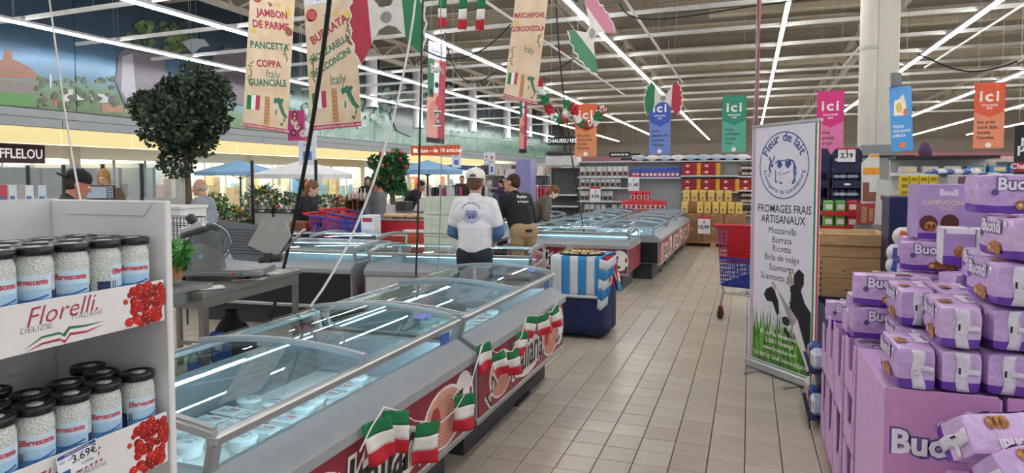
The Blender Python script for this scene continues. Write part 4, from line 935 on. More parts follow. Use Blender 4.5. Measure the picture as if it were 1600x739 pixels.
# ================================================================= WOODEN CRATE, BLUE TRAYS, CART
wood = mat('crate_wood', '#cfae80', hex2='#bd9464', rough=.6, scale=5, stretch=(1, 1, 14), bump=.05)
cr_ = thing('wooden_crate', 'large pale wooden slatted crate with knots behind the cheese banner', 'crate', (.545, 5.9, 0))
CW, CD, CH = .50, .6, 1.17; zs = [.30, .47, .64, .81, .98, 1.075, 1.17]
for k in range(6):
    z0, z1 = zs[k]+.003, zs[k+1]; b = MB(); pr = .02 if k == 5 else 0
    b.cbox(0-pr, 0-pr, z0, CW, .02, z1, .003); b.build('board', wood, cr_)
    b = MB(); b.cbox(-pr, .021, z0, .02, CD, z1, .003); b.build('board', wood, cr_)
    b = MB(); b.cbox(CW-.02, .021, z0, CW, CD, z1, .003); b.build('board', wood, cr_)
    b = MB(); b.cbox(.021, CD-.02, z0, CW-.021, CD, z1, .003); b.build('board', wood, cr_)
b = MB()
for z_ in range(14):
    for x_ in (.0, CW-.02): b.box(x_+.002, -.0012, .34+z_*.045, x_+.018, 0, .36+z_*.045)
b.build('finger_joint', mat('end_grain', '#8a5a34', rough=.7), cr_)['kind'] = 'stuff'
for (x_, z_) in ((.18, .87), (.28, .87), (.17, .55), (.28, .55), (.2, .72)):
    b = MB(); b.disc(x_, z_, .009, (0, 0, 0), X, Z, .001, 0, 12, .006); b.build('knot', mat('wood_knot', '#7a4a2a'), cr_)
b = MB(); b.cbox(.0, 0, 0, CW, CD, .3, .01); b.build('base', wood, cr_)
b = MB(); b.box(.02, .02, 1.1, CW-.02, CD-.02, 1.13); b.build('lining', mat('lining_white', '#e6e2da', bump=.6, bscale=30), cr_)
for k in range(4):
    b = MB(); b.ball((0, 0, .012), (.05, .04, .018), 8); o = b.build('paper_bag', NM('#e8e2d6', bump=.4)); o.location = (.62+k*.09, 6.05+.05*(k % 2), 1.13); tag(o, 'white paper packet lying in the wooden crate, %s from the left' % ordinal(k+1), 'packet', 'packets in the wooden crate')
navy = mat('card_navy', '#1d2546', rough=.6, var=.05); kraft = mat('card_kraft', '#b08a66', rough=.7)
def navy_tray(x0, y0, x1, y1, z1, lab, notch=True):
    t = thing('navy_bin', lab, 'bin', (x0, y0, 0)); w_, d = x1-x0, y1-y0
    pl = [(0,0),(0,z1),(w_*.28,z1),(w_*.30,z1+.03),(w_*.45,z1+.03),(w_*.47,z1-.03),(w_*.6,z1-.03),(w_*.62,z1+.02),(w_,z1+.02),(w_,0)] if notch else [(0,0),(0,z1),(w_,z1),(w_,0)]
    b = MB(); b.prism(pl, (0,.006,0), X, Z, .006); b.build('front_panel', navy, t)
    b = MB(); b.box(0, 0, 0, .006, d, z1); b.build('side_panel', navy, t); b = MB(); b.box(w_-.006, 0, 0, w_, d, z1); b.build('side_panel', navy, t)
    b = MB(); b.box(.006, d-.006, 0, w_-.006, d, z1); b.build('back_panel', navy, t); b = MB(); b.box(.006, .006, z1*.7, w_-.006, d-.006, z1*.71); b.build('inner_board', kraft, t); return t
navy_tray(.51, 5.22, 1.02, 5.8, .68, 'dark blue notched cardboard bin in front of the wooden crate')
navy_tray(.495, 4.64, .99, 5.18, .73, 'dark blue plain cardboard bin between the crate and the pink trays', False)
for k in range(5):
    b = MB(); b.cbox(0, 0, 0, .09, .14, .12, .025); b.box(-.001, .02, .03, 0, .12, .09, 1); o = b.build('snack_bag', [NM(['#c9cfe0','#3a52a0','#d8d0c0'][k % 3], rough=.3, bump=.4), NM('#d8a070')]); o.location = (.395+.0*k, 4.66+.2*(k % 3), .08+.30*(k//3)+.0)
    tag(o, 'small snack bag on the low wire rack beside the dark blue bin, %s' % ['lower first','lower second','lower third','upper first','upper second'][k], 'bag', 'snack bags by the navy bins')
for k in range(2):
    b = MB(); b.box(.385, 4.64, .06+.3*k, .492, 5.2, .07+.3*k); b.box(.387, 4.64, 0, .392, 4.645, .07+.3*k) ; o = b.build('rack_shelf', navy); tag(o, 'narrow dark shelf on the aisle side of the navy bin, %s' % ['lower','upper'][k], 'shelf')
# trolley
cblue = mat('cart_blue', '#2a3f9c', rough=.4); cred = mat('cart_red', '#c11d30', rough=.4); chrome = mat('chrome', '#c9cbcc', rough=.2, metal=.9); rub = mat('rubber', '#2b2b2d', rough=.7)
def cart(label, name='shopping_cart'):
    """plastic trolley, front towards -x local; length 0.9, width 0.52"""
    t = thing(name, label, 'shopping cart'); W = .29; z0, zf, zb = .44, .93, 1.06
    xs0, xs1 = -.42, .38     # front bottom .. rear
    def wall(p00, p10, p11, p01, nu, nv, nm, mt, bw=.012):
        p00, p10, p11, p01 = map(Vector, (p00, p10, p11, p01)); b = MB()
        f = lambda u, v: (p00*(1-u)+p10*u)*(1-v)+(p01*(1-u)+p11*u)*v
        for i in range(nu+1): b.bar(f(i/nu, 0), f(i/nu, 1), bw, .006)
        for j in range(nv+1): b.bar(f(0, j/nv), f(1, j/nv), .006, bw*(2.4 if j in (0, nv) else 1))
        return b.build(nm, mt, t)
    for s_ in (-1, 1): wall((xs0, s_*W*.8, z0), (xs1, s_*W*.9, z0-.04), (xs1+.04, s_*W, zb), (xs0-.08, s_*W*.92, zf), 18, 9, 'side_basket', cblue)
    wall((xs0, -W*.8, z0), (xs0, W*.8, z0), (xs0-.08, W*.92, zf), (xs0-.08, -W*.92, zf), 10, 9, 'front_basket', cblue)
    wall((xs0, -W*.8, z0), (xs0, W*.8, z0), (xs1, W*.9, z0-.04), (xs1, -W*.9, z0-.04), 10, 18, 'basket_floor', cblue)
    wall((xs1+.02, -W*.95, z0+.28), (xs1+.02, W*.95, z0+.28), (xs1+.04, W, zb), (xs1+.04, -W, zb), 12, 7, 'rear_gate', cred); wall((xs1, -W*.9, z0-.04), (xs1, W*.9, z0-.04), (xs1+.02, W*.95, z0+.27), (xs1+.02, -W*.95, z0+.27), 12, 7, 'rear_basket', cblue)
    b = MB(); b.box(xs1-.16, -W*.9, z0+.22, xs1, W*.9, z0+.235); b.box(xs1-.165, -W*.9, z0+.2, xs1-.15, W*.9, zb-.03); b.build('child_seat', cred, t)
    b = MB(); pts = [(xs0-.08, s_*W*.92, zf) for s_ in (-1, 1)]
    b.tube([(xs1+.04, -W, zb), (xs0-.08, -W*.92, zf), (xs0-.08, W*.92, zf), (xs1+.04, W, zb)], .016, 8); b.build('rim', cblue, t)
    b = MB(); b.tube([(xs1+.02, -W, zb), (xs1+.14, -W, zb+.03), (xs1+.14, W, zb+.03), (xs1+.02, W, zb)], .018, 10); b.build('handle', cred, t)
    b = MB()
    for s_ in (-1, 1):
        b.tube([(xs1, s_*W*.85, z0-.04), (xs1-.05, s_*W*.9, .30), (xs1-.02, s_*W*.95, .14)], .013, 8)
        b.tube([(xs1-.05, s_*W*.9, .30), (xs0+.25, s_*W*.7, .22), (xs0+.02, s_*W*.6, .14)], .013, 8); b.tube([(xs0+.05, s_*W*.75, z0), (xs0+.25, s_*W*.7, .22)], .011, 8)
    b.tube([(xs1-.05, -W*.9, .30), (xs1-.05, W*.9, .30)], .011, 6); b.tube([(xs0+.25, -W*.7, .22), (xs0+.25, W*.7, .22)], .011, 6)
    for k in range(-3, 4): b.tube([(xs1-.05, W*.2*k, .30), (xs0+.1, W*.17*k, .26)], .004, 5)
    b.build('frame', chrome, t)
    for x_, yw in ((xs1-.02, .95), (xs0+.02, .6)):
        for s_ in (-1, 1):
            b = MB(); b.tube([(x_, s_*W*yw-.014, .063), (x_, s_*W*yw+.014, .063)], .062, 18); wv = b.build('wheel', rub, t)
            b = MB(); b.box(x_-.02, s_*W*yw-.022, .063, x_+.02, s_*W*yw+.022, .15); b.tube([(x_, s_*W*yw-.017, .063), (x_, s_*W*yw+.017, .063)], .02, 10); b.build('fork', NM('#8a2230'), wv)
    return t
ct = cart('red and blue plastic shopping cart standing empty behind the cheese banner'); ct.location = (.1, 8.25, 0); ct.rotation_euler.z = math.radians(-112)
# ================================================================= HANGING SIGNS
paper = mat('paper_beige', '#e2cdb2', hex2='#d6b896', rough=.6, scale=5); pwht = mat('paper_white', '#e6e8ee', rough=.5); pred = mat('paper_red', '#b52a48', rough=.5)
tgreen = mat('text_green', '#2c6f52', rough=.5); tred = mat('text_red', '#a82a44', rough=.5); tcol = mat('tower_tan', '#c08a58', rough=.5); olive = mat('olive', '#7c8240'); yellow = mat('paint_yellow', '#d8bf4a'); brownp = mat('paint_brown', '#8a4a30'); bluep = mat('paint_blue', '#4a63a8')
IT = [(.35,1.0),(.5,.96),(.62,.98),(.72,.92),(.66,.86),(.60,.84),(.62,.74),(.72,.62),(.80,.50),(.92,.42),(1.02,.34),(.96,.32),(.88,.34),(.86,.26),(.84,.18),(.78,.12),(.76,.2),(.80,.3),(.72,.38),(.62,.42),(.52,.54),(.42,.66),(.36,.76),(.26,.80),(.14,.74),(.08,.80),(.06,.90),(.16,.96),(.26,.94)]
SIC = [(.52,.10),(.74,.12),(.72,.0),(.62,.02)]; SAR = [(.20,.34),(.30,.38),(.30,.54),(.22,.56)]
def hangsheet(name, label, cat, bl, br, tl, mats, group=None, thick=.004, cords=True):
    """printed sheet from its world corners; returns thing, local frame (width along x, height along z)"""
    bl, br, tl = Vector(bl), Vector(br), Vector(tl); U = (br-bl); w_ = U.length; U.normalize(); h = (tl-bl).length
    t = thing(name, label, cat, bl, math.atan2(U.y, U.x), group); t.rotation_euler = (0, -math.asin(max(-1, min(1, U.z))), math.atan2(U.y, U.x))
    b = MB(); b.box(0, 0, 0, w_, thick, h, 0); b.build('sheet', mats, t)
    if cords:
        b = MB()
        for x_ in (.12*w_, .88*w_): b.tube([(x_, thick/2, h), (x_, thick/2, 8.5-bl.z)], .0022, 4)
        b.build('cord', NM('#c9c9c9'), t)['kind'] = 'stuff'
    return t, w_, h
def food_banner(label, bl, br, h, lines, tilt=.12, flag=True, italy=None, mirror=False):
    bl, br = Vector(bl), Vector(br); t, w_, h = hangsheet('hanging_banner', label, 'banner', bl, br, bl+Vector((0,0,h)), paper, 'tall Italian food banners')
    O = (0, 0, 0); b = MB(); b.rect(0, h-.16*w_*2, w_, h, O, X, Z, .0006, 0); b.rect(0, 0, w_, .075*w_, O, X, Z, .0006, 1); b.build('printed_band', [pwht, pred], t)
    b = MB()
    for k in range(15): b.rect(w_*(.25+k*.035), h-.27*w_, w_*(.27+k*.035), h-.23*w_, O, X, Z, .001, 1)
    b.text('E.Leclerc', .16*w_, w_*.6, h-.19*w_, O, X, Z, .001, 1, bold=.02); b.text('VOICI LES BONS PRODUITS A VIVRE TOUTE L ANNEE', .045*w_, w_/2, .022*w_, O, X, Z, .001, 0, bold=.02); b.build('lettering', [pwht, bluep], t)
    s_ = w_*.2; b = MB()
    for tx, c, v, sz in lines: b.text(tx, sz*w_*.20, w_*.5, v, O, X, Z, .0012, c, rot=tilt, bold=.035, sx=.9 if len(tx) < 9 else .82)
    if italy is not None: b.text('Italy', .24*w_, w_*.6, italy-.03, O, X, Z, .0012, 1, rot=.05, bold=.0, shear=.1, sx=.8)
    b.build('lettering', [tred, tgreen], t)
    f0, f1 = w_*.06, w_*.34; v0 = w_*.36; b = MB(); wv = (f1-f0)/3
    for k in range(3): b.prism([(f0+k*wv, v0-.01+k*.006), (f0+(k+1)*wv, v0-.004+k*.006), (f0+(k+1)*wv, v0+w_*.27+k*.008), (f0+k*wv, v0+w_*.265+k*.008)], O, X, Z, .001, k)
    b.build('printed_flag', [fgreen, inkw, pred], t)
    b = MB(); x0 = w_*.5; b.prism([(x0-.05*w_, w_*.1), (x0+.07*w_, w_*.1), (x0+.055*w_, w_*.66), (x0-.05*w_, w_*.68)], O, X, Z, .001, 0)
    for k in range(7): b.rect(x0-.05*w_, w_*(.17+k*.07), x0+.062*w_, w_*(.18+k*.07), O, X, Z, .0014, 1)
    b.build('printed_tower', [tcol, brownp], t)
    b = MB(); 
    for pl in (IT, SIC, SAR): b.prism([(w_*(.62+x*.36), w_*(.12+y*.58)) for x, y in pl], O, X, Z, .001, 0)
    b.build('printed_map', tgreen, t)
    b = MB(); rnd = random.Random(int(h*1000))
    b.disc(w_*.14, h-.5*w_, .11*w_, O, X, Z, .001, 0, 16); b.disc(w_*.14, h-.5*w_, .08*w_, O, X, Z, .0014, 4, 16); b.prism([(w_*.38,h-.52*w_),(w_*.5,h-.55*w_),(w_*.44,h-.62*w_)], O, X, Z, .001, 3); b.prism([(w_*.55,h-.5*w_),(w_*.7,h-.48*w_),(w_*.64,h-.6*w_)], O, X, Z, .001, 2)
    b.disc(w_*.85, h-.6*w_, .07*w_, O, X, Z, .001, 2, 10, .1*w_); b.disc(w_*.9, h-1.0*w_, .09*w_, O, X, Z, .001, 3, 12); 
    for k in range(7): b.disc(w_*(.86+.03*math.cos(k)), w_*(1.5+.05*k), .018*w_, O, X, Z, .001, 1, 8, .055*w_, k*.9)
    for k in range(7): b.disc(w_*(.1+.02*math.cos(k*2)), w_*(.85+.07*k), .016*w_, O, X, Z, .001, 1, 8, .06*w_, .6+k*.8)
    b.disc(w_*.12, w_*1.9, .06*w_, O, X, Z, .001, 2, 10); b.build('printed_food', [pred, olive, yellow, brownp, mat('paint_coral', '#c9584a')], t)
    return t
y1 = 8.0
food_banner('tall food banner naming jambon de Parme, pancetta, coppa and guanciale', P(379,197,y=6.75), P(449,208,y=7.35), 1.95, [('JAMBON',0,1.44,1.0),('DE PARME',0,1.29,1.0),('PANCETTA',1,1.03,.95),('COPPA',0,.80,.95),('GUANCIALE',1,.56,.95)], .16, italy=.70)
food_banner('tall food banner naming burrata, mozzarella and bocconcini, partly behind the black strap', P(486,204,y=7.0), P(565,197,y=7.0), 1.75, [('BURRATA',0,1.15,1.0),('MOZZARELLA',1,.93,.8),('BOCCONCINI',1,.76,.8)], .42, italy=.56)
food_banner('tall food banner naming crémeux, mascarpone and gorgonzola near the ceiling', P(787,151,y=5.9), P(837,164,y=6.2), 1.6, [('GORGONZOLA',0,1.17,.8),('CRÉMEUX',0,1.02,.85),('MASCARPONE',0,.80,.9),('GORGONZOLA',0,.67,.9)], .3, italy=.5)
def italia_banner(label, bl, br, h):
    bl, br = Vector(bl), Vector(br); t, w_, h = hangsheet('pasta_banner', label, 'banner', bl, br, bl+Vector((0,0,h)), mat('paper_salmon', '#d9998a'), 'red white and green pasta banners')
    O = (0, 0, 0); b = MB(); b.rect(0, h*.83, w_, h, O, X, Z, .0006, 0); b.rect(0, h*.45, w_*.35, h*.83, O, X, Z, .0006, 1); b.rect(w_*.62, h*.0, w_, h*.83, O, X, Z, .0006, 2); b.rect(0, 0, w_, h*.05, O, X, Z, .0008, 3)
    b.rect(w_*.3, h*.5, w_*.7, h*.8, O, X, Z, .0005, 0); b.build('printed_band', [pwht, tgreen, pred, inkk], t)
    b = MB(); b.text('Italia', .42*w_, w_*.5, h*.70, O, X, Z, .0016, 1, bold=.08, sx=.85); b.text('Italia', .42*w_, w_*.5, h*.70, O, X, Z, .002, 0, bold=.01, sx=.85); b.text('E.Leclerc', .18*w_, w_*.5, h*.9, O, X, Z, .001, 2); b.build('lettering', [inkk, inkw, bluep], t)
    b = MB(); 
    for k in range(6): b.ringp(w_*.42, h*.3, w_*(.06+.05*k), .006, O, X, Z, .001, 1, 20, 1.5)
    b.disc(w_*.62, h*.42, .16*w_, O, X, Z, .0014, 2, 14, .22*w_); b.build('printed_pasta', [inkk, pred, NM('#c83c3c')], t)
    b = MB(); farfalla(b, w_*.6, h*.25, w_*.26, O, X, Z, PI/2+.1, tt=.002); b.disc(w_*.5, h*.58, .12*w_, O, X, Z, .002, 0, 12); b.disc(w_*.22, h*.5, .09*w_, O, X, Z, .002, 0, 12, .16*w_, .3); b.build('printed_bow_tie', [inkk, inkw], t)
    return t
italia_banner('narrow pasta banner headed Italia hanging left of the black cable', P(666,222,y=10.5), P(694,225,y=10.9), 1.75)
italia_banner('smaller far pasta banner headed Italia below the mascarpone banner', P(811,239,y=15.5), P(823,239,y=15.5), 1.9)
def ici(label, x0, x1, yb, yt, d, c1, c2, lines, group='ici slogan banners'):
    bl, br, tl = P(x0, yb, y=d), P(x1, yb, y=d), P(x0, yt, y=d); br.z = bl.z
    ax = (br-bl); t, w_, h = hangsheet('slogan_banner', label, 'banner', bl, br, Vector((bl.x, bl.y, tl.z)), NM(c2), group)
    O = (0, 0, 0); b = MB(); b.prism([(0,h),(w_,h),(w_,h*.56),(w_/2,h*.47),(0,h*.56)], O, X, Z, .0006, 0); b.build('printed_arrow', NM(c1), t)
    b = MB(); b.text('i', .56*w_, w_*.22, h*.72, O, X, Z, .001, 0, bold=.03); b.text('c', .56*w_, w_*.48, h*.72, O, X, Z, .001, 0, bold=.03, sx=1.15); b.text('i', .56*w_, w_*.76, h*.72, O, X, Z, .001, 0, bold=.03); b.text('VOUS SAVEZ', .095*w_, w_*.5, h*.645, O, X, Z, .001, 0, bold=.04); b.text('QUE', .095*w_, w_*.5, h*.60, O, X, Z, .001, 0, bold=.04); b.disc(w_*.5, h*.05, .1*w_, O, X, Z, .001, 0, 12); b.build('lettering', NM('#efe6e2'), t)
    b = MB()
    for k, tx in enumerate(lines): b.text(tx, .19*w_, w_*.12, h*(.38-.08*k), O, X, Z, .001, 0, 'L', bold=.015, sx=1.05)
    b.build('lettering', NM('#3a3030'), t); return t
ici('orange slogan banner behind the knitted garland, left of the blue one', 898, 932, 245, 163, 16, '#d9622e', '#e08a5c', ['les prix','sont bas','toute','l\'année.'])
ici('blue slogan banner below the bow-tie cut-out', 1014, 1047, 241, 150, 16, '#3552a8', '#6c80c4', ['vous','gagnez du','pouvoir','d\'achat.'])
ici('green slogan banner above the coffee shelves', 1128, 1165, 238, 150, 15, '#2a8a6c', '#58ab92', ['vous','achetez','moins','cher.'])
ici('pink slogan banner partly behind the roll-up banner', 1275, 1317, 250, 143, 14, '#d42f7c', '#e07aa8', ['vous','pensez','ici sur','et le','quotidien.'])
ici('orange slogan banner at the far right of the picture', 1520, 1568, 232, 130, 12.5, '#dd5a36', '#e48a68', ['les prix','sont bas','toute','l\'année.'])
# blue grocery banner
bl, br, tl = P(1393,237,y=12.6), P(1427,234,y=12.9), P(1393,136,y=12.6)
t, w_, h = hangsheet('promo_banner', 'bright blue banner with a printed grocery bag beside the grey column', 'banner', bl, br, tl, NM('#2f92d8', rough=.4)); O = (0, 0, 0)
b = MB(); b.prism([(w_*.15,h*.55),(w_*.75,h*.55),(w_*.72,h*.75),(w_*.6,h*.88),(w_*.4,h*.8),(w_*.2,h*.78)], O, X, Z, .001, 0); b.disc(w_*.4, h*.67, w_*.14, O, X, Z, .0015, 1, 10, .08*h); b.disc(w_*.7, h*.6, w_*.12, O, X, Z, .0015, 2, 10); b.build('printed_groceries', [NM('#efe3d0'), yellow, NM('#d0704a')], t)
b = MB()
for k, tx in enumerate(('TOUJOURS','VOUS GARANTIR','LE MEILLEUR')): b.text(tx, .13*w_, w_*.08, h*(.36-.07*k), O, X, Z, .001, 0, 'L', bold=.03, sx=.8)
b.rect(w_*.35, h*.05, w_*.65, h*.13, O, X, Z, .001, 1); b.build('lettering', [pwht, NM('#e0754a')], t)
b = MB(); b.cbox(.02, -.08, h+.0, w_*.4, 0, h+.22, .01); b.build('grey_box', NM('#6b6e72'), t)
# dark board at the right edge
bl, br, tl = P(1583,286,y=8.5), P(1640,286,y=8.5), P(1583,196,y=8.5)
t, w_, h = hangsheet('price_board', 'black and red hanging price board cut off by the right edge', 'sign', bl, br, tl, NM('#1d1b1e', rough=.4)); b = MB(); b.rect(0, 0, w_, h*.12, (0,0,0), X, Z, .001, 1); b.rect(0, h*.2, w_, h*.36, (0,0,0), X, Z, .001, 1); b.text('DES', .14, w_*.55, h*.62, (0,0,0), X, Z, .001, 0, bold=.03); b.text('PRIX', .14, w_*.55, h*.48, (0,0,0), X, Z, .001, 0, bold=.03); b.text('Chaque', .08, w_*.3, h*.25, (0,0,0), X, Z, .0015, 0, bold=.02); b.build('lettering', [pwht, NM('#b0182a')], t)
# small signs
def board(name, label, cat, x0, x1, yb, yt, d, col, tcol_, txts, group=None, cords=True, depth=.02):
    bl, br, tl = P(x0, yb, y=d), P(x1, yb, y=d), P(x0, yt, y=d); br.z = bl.z; tl = Vector((bl.x, bl.y, tl.z))
    t, w_, h = hangsheet(name, label, cat, bl, br, tl, col, group, depth, cords)
    if txts:
        b = MB()
        for tx, u, v, s_ in txts: b.text(tx, s_*h, u*w_, v*h, (0,0,0), X, Z, .003, 0, bold=.012)
        b.build('lettering', tcol_, t)
    return t, w_, h
board('aisle_sign', 'black aisle sign reading CHAUSSURES above the far shelves', 'sign', 856, 899, 227, 214, 14, mat('sign_black', '#17171a', rough=.4), mat('sign_white', '#f2eef2'), [('CHAUSSURES', .5, .3, .62)])
t, w_, h = board('checkout_sign', 'orange checkout sign for ten articles or fewer', 'sign', 642, 718, 243, 228, 13, mat('sign_orange', '#dd5a2e', rough=.4), mat('sign_white', '#f2eef2'), [('caisse - de 10 articles', .58, .3, .6)])
b = MB(); b.rect(w_*.05, h*.3, w_*.13, h*.7, (0,0,0), X, Z, .003, 0); b.build('printed_cart', mat('sign_white', '#f2eef2'), t)
for k, (x0, x1, yb, yt, d) in enumerate(((952,985,246,238,30),(970,1000,250,240,32),(985,1012,249,243,34),(1000,1022,252,245,30))):
    board('aisle_sign', 'small far black aisle sign over the middle shelves, %s from the left' % ordinal(k+1), 'sign', x0, x1, yb, yt, d, mat('sign_black', '#17171a'), mat('sign_white', '#f2eef2'), [('RAYON DE VIE', .5, .35, .5)], 'far black aisle signs')
for k, (x0, x1, yb, yt, d) in enumerate(((467,494,258,205,14),(706,720,262,232,20),(764,773,275,238,22),(756,764,268,238,24))):
    t, w_, h = board('info_panel', 'white hanging info panel with blue print, %s from the left' % ordinal(k+1), 'panel', x0, x1, yb, yt, d, NM('#dfe4ee'), mat('sign_blue', '#4a68b8'), [('INFO', .5, .55, .12)], 'white hanging info panels')
    b = MB(); b.rect(w_*.25, h*.15, w_*.75, h*.4, (0,0,0), X, Z, .002, 0); b.rect(w_*.3, h*.7, w_*.7, h*.85, (0,0,0), X, Z, .002, 1); b.build('printed_block', [NM('#5a78c8'), NM('#d0704a')], t)
t, w_, h = board('flower_poster', 'pink poster with daisies hanging beside the parma ham banner', 'poster', 450, 476, 220, 173, 9.5, NM('#d04a88'), inkw, [])
b = MB(); rnd = random.Random(8)
for k in range(7):
    u, v = w_*rnd.uniform(.3,.9), h*rnd.uniform(.05,.9)
    for q in range(8): b.disc(u+.045*math.cos(q*.785), v+.045*math.sin(q*.785), .018, (0,0,0), X, Z, .002+.0001*q, 0 if k % 2 else 2, 8, .03, q*.785)
    b.disc(u, v, .022, (0,0,0), X, Z, .004, 1, 10)
b.build('printed_daisy', [NM('#efe9ee'), yellow, NM('#8a2a68')], t)
# bow-tie pasta cut-outs
def bow(label, c, s_, rz, cols, ry=0, sy=1.0):
    t = thing('bow_tie_cutout', label, 'decoration', c, rz, 'giant pasta bow-tie cut-outs'); t.rotation_euler = (0, ry, rz)
    half = [(0,.14),(.10,.17),(.18,.28),(.30,.46),(.44,.60),(.50,.48),(.58,.44),(.56,.32),(.64,.26),(.60,.14),(.66,.06),(.62,-.06),(.66,-.16),(.60,-.26),(.62,-.36),(.56,-.44),(.52,-.54),(.40,-.42),(.28,-.26),(.14,-.12),(0,-.08)]
    for sx_ in (-1, 1):
        pl = [(x*s_*sx_, y*s_*sy) for x, y in half]; b = MB()
        def clip(pl, a_, c_):   # band by x range
            out = []
            for i in range(len(pl)):
                p, q = pl[i-1], pl[i]
                for lim, sgn in ((a_, 1), (c_, -1)): pass
                out.append(q)
            def cut(poly, lim, keep):
                r = []
                for i in range(len(poly)):
                    p, q = poly[i-1], poly[i]; pi, qi = keep(p[0]-lim), keep(q[0]-lim)
                    if pi != qi: f = (lim-p[0])/(q[0]-p[0]); r.append((lim, p[1]+(q[1]-p[1])*f))
                    if qi: r.append(q)
                return r
            lo, hi = min(a_, c_), max(a_, c_); r = cut(out, lo, lambda d: d >= 0); return cut(r, hi, lambda d: d <= 0)
        wb = MB(); wb.prism([(x*1.05, y*1.04+.0) for x, y in pl], (0, .004, 0), X, Z, .006); wb.build('rim', mat('cut_white', '#dedad6', rough=.5), t)
        inner = clip(pl, 0, sx_*.3*s_); outer = clip(pl, sx_*.3*s_, sx_*.8*s_)
        b.prism(inner, (0, -.002, 0), X, Z, .002, 0); b.prism(outer, (0, -.002, 0), X, Z, .002, 1); b.build('wing', [mat('cut_cream', '#d9d4cc', rough=.5), cols[0 if sx_ < 0 else 1]], t)
    b = MB(); b.disc(0, .03*s_, .1*s_, (0, -.006, 0), X, Z, .002, 0, 14, .09*s_); b.build('knot', mat('cut_knot', '#8f8a86'), t)
    b = MB()
    for x_ in (-.3*s_, .3*s_): b.tube([(x_, 0, .4*s_), (x_, 0, 8.5-c[2])], .002, 4)
    b.build('cord', NM('#c9c9c9'), t)['kind'] = 'stuff'
    return t
cR, cG = mat('cut_red', '#b42a44', rough=.5), mat('cut_green', '#1f7a4c', rough=.5)
bow('largest pasta bow-tie cut-out, red and green, at the top beside the burrata banner', P(604,30,y=5.6), .60, .0, (cR, cG), ry=-.1, sy=1.15)
bow('pasta bow-tie cut-out turned edge-on, pink and green, near the ceiling', P(926,54,y=6.6), .52, 1.15, (cG, mat('cut_pink', '#c07088', rough=.5)), ry=-1.0, sy=1.0)
bow('small far pasta bow-tie cut-out above the blue slogan banner', P(1036,155,y=10.5), .44, -.1, (cG, cR), ry=.05)
# flags on a line at the top
for k, (x_, yb) in enumerate(((692,45),(724,50),(752,52))):
    p = P(x_, -2, y=6.2); fb = wavy_flag(.085, .30 if k else .28, k*2.0, .05); f = fb.build('hanging_flag', [fgreen, fwhite, fred]); f.location = p+Vector((0,0,-.0)); f.rotation_euler = (0, 0, .15); tag(f, 'small tricolour flag hanging at the top, %s of three' % ordinal(k+1), 'flag', 'flags on the top line')
b = MB(); pts = [P(x_, y_, y=6.2) for x_, y_ in ((650,-8),(692,-3),(724,-2),(752,-1),(790,-6))]; b.tube(pts, .003, 5); o = b.build('flag_line', NM('#dcd8d0')); tag(o, 'thin line carrying the three small tricolour flags', 'string')
# knitted garland
def knit(label, pts, y_, cols):
    t = thing('garland', label, 'garland', (0, 0, 0), 0, 'knitted tricolour garlands'); P3 = []
    for i in range(len(pts)-1):
        for k in range(6): a_, c_ = pts[i], pts[i+1]; P3.append((a_[0]+(c_[0]-a_[0])*k/6, a_[1]+(c_[1]-a_[1])*k/6))
    W3 = [P(x_, yy, y=y_) for x_, yy in P3]; n = 0; seg = 4
    t.location = W3[0]; o_ = Vector(W3[0])
    for s0 in range(0, len(W3)-1, seg):
        part = W3[s0:s0+seg+1]
        if len(part) < 2: break
        b = MB(); rnd = random.Random(n)
        for a_, c_ in zip(part, part[1:]):
            for q in range(16):
                f = rnd.random(); p = a_.lerp(c_, f)-o_+Vector([rnd.uniform(-1,1)*.035 for _ in range(3)]); b.ball(p, .026, 5, 0, 4)
        b.build('pompon', cols[n % 3], t); n += 1
    return t
knit('fluffy red, white and green garland sagging left of the orange banner', [(840,125),(846,140),(854,165),(866,183),(878,190),(886,176),(886,158)], 9.5, [fred, fwhite, fgreen])
knit('fluffy tricolour garland crossing in front of the orange slogan banner', [(896,166),(902,186),(914,198),(928,192),(938,176),(943,168)], 9.5, [fred, fwhite, fgreen])
# cables, ropes and strap
def cable(name, label, cat, pts, r, m_, flat=None):
    b = MB(); b.tube(pts, r, 7); o = b.build(name, m_); return tag(o, label, cat)
blkc = mat('cable_black', '#141416', rough=.5); ropem = mat('rope_white', '#cfcbc4', rough=.8)
def bez(p0, p1, p2, p3, n=14): return [(1-t)**3*Vector(p0)+3*(1-t)**2*t*Vector(p1)+3*(1-t)*t*t*Vector(p2)+t**3*Vector(p3) for t in [i/n for i in range(n+1)]]
a_ = P(517,-10,y=4.4); e_ = P(421,505,z=.02)
cable('strap_pole', 'thick black strap slanting down to the floor behind the slicer table', 'strap', bez(P(521,-60,y=3.7), P(505,110,y=4.2), P(470,330,y=4.9), e_), .017, blkc)
b = MB(); b.lathe([(.05,0),(.05,.03),(.02,.05),(.02,.12)], 12, tuple(e_-Vector((0,0,.02)))); tag(b.build('floor_socket', blkc), 'black floor socket where the thick strap ends', 'socket')
cable('rope', 'white rope hanging at the far left over the display shelf', 'rope', bez(P(72,-40,y=2.6), P(85,60,y=2.6), P(108,230,y=2.5), P(127,318,y=2.0)), .0045, ropem)
cable('rope', 'white rope dropping from the ceiling to the rear of the nearest freezer', 'rope', bez(P(655,-60,y=4.2), P(640,150,y=3.9), P(570,370,y=3.5), (-2.42, 3.3, .86)), .0075, ropem)
cable('cable', 'straight black cable dropping to the rear of the second freezer', 'cable', bez(P(662,-60,y=5.0), P(658,100,y=4.9), P(655,300,y=4.8), P(650,431,y=4.75)), .0085, blkc)
cable('cable', 'thin grey cable right of the straight black one', 'cable', bez(P(688,-60,y=4.6), P(690,100,y=4.6), P(692,300,y=4.6), P(684,425,y=4.5)), .0035, NM('#77726e'))
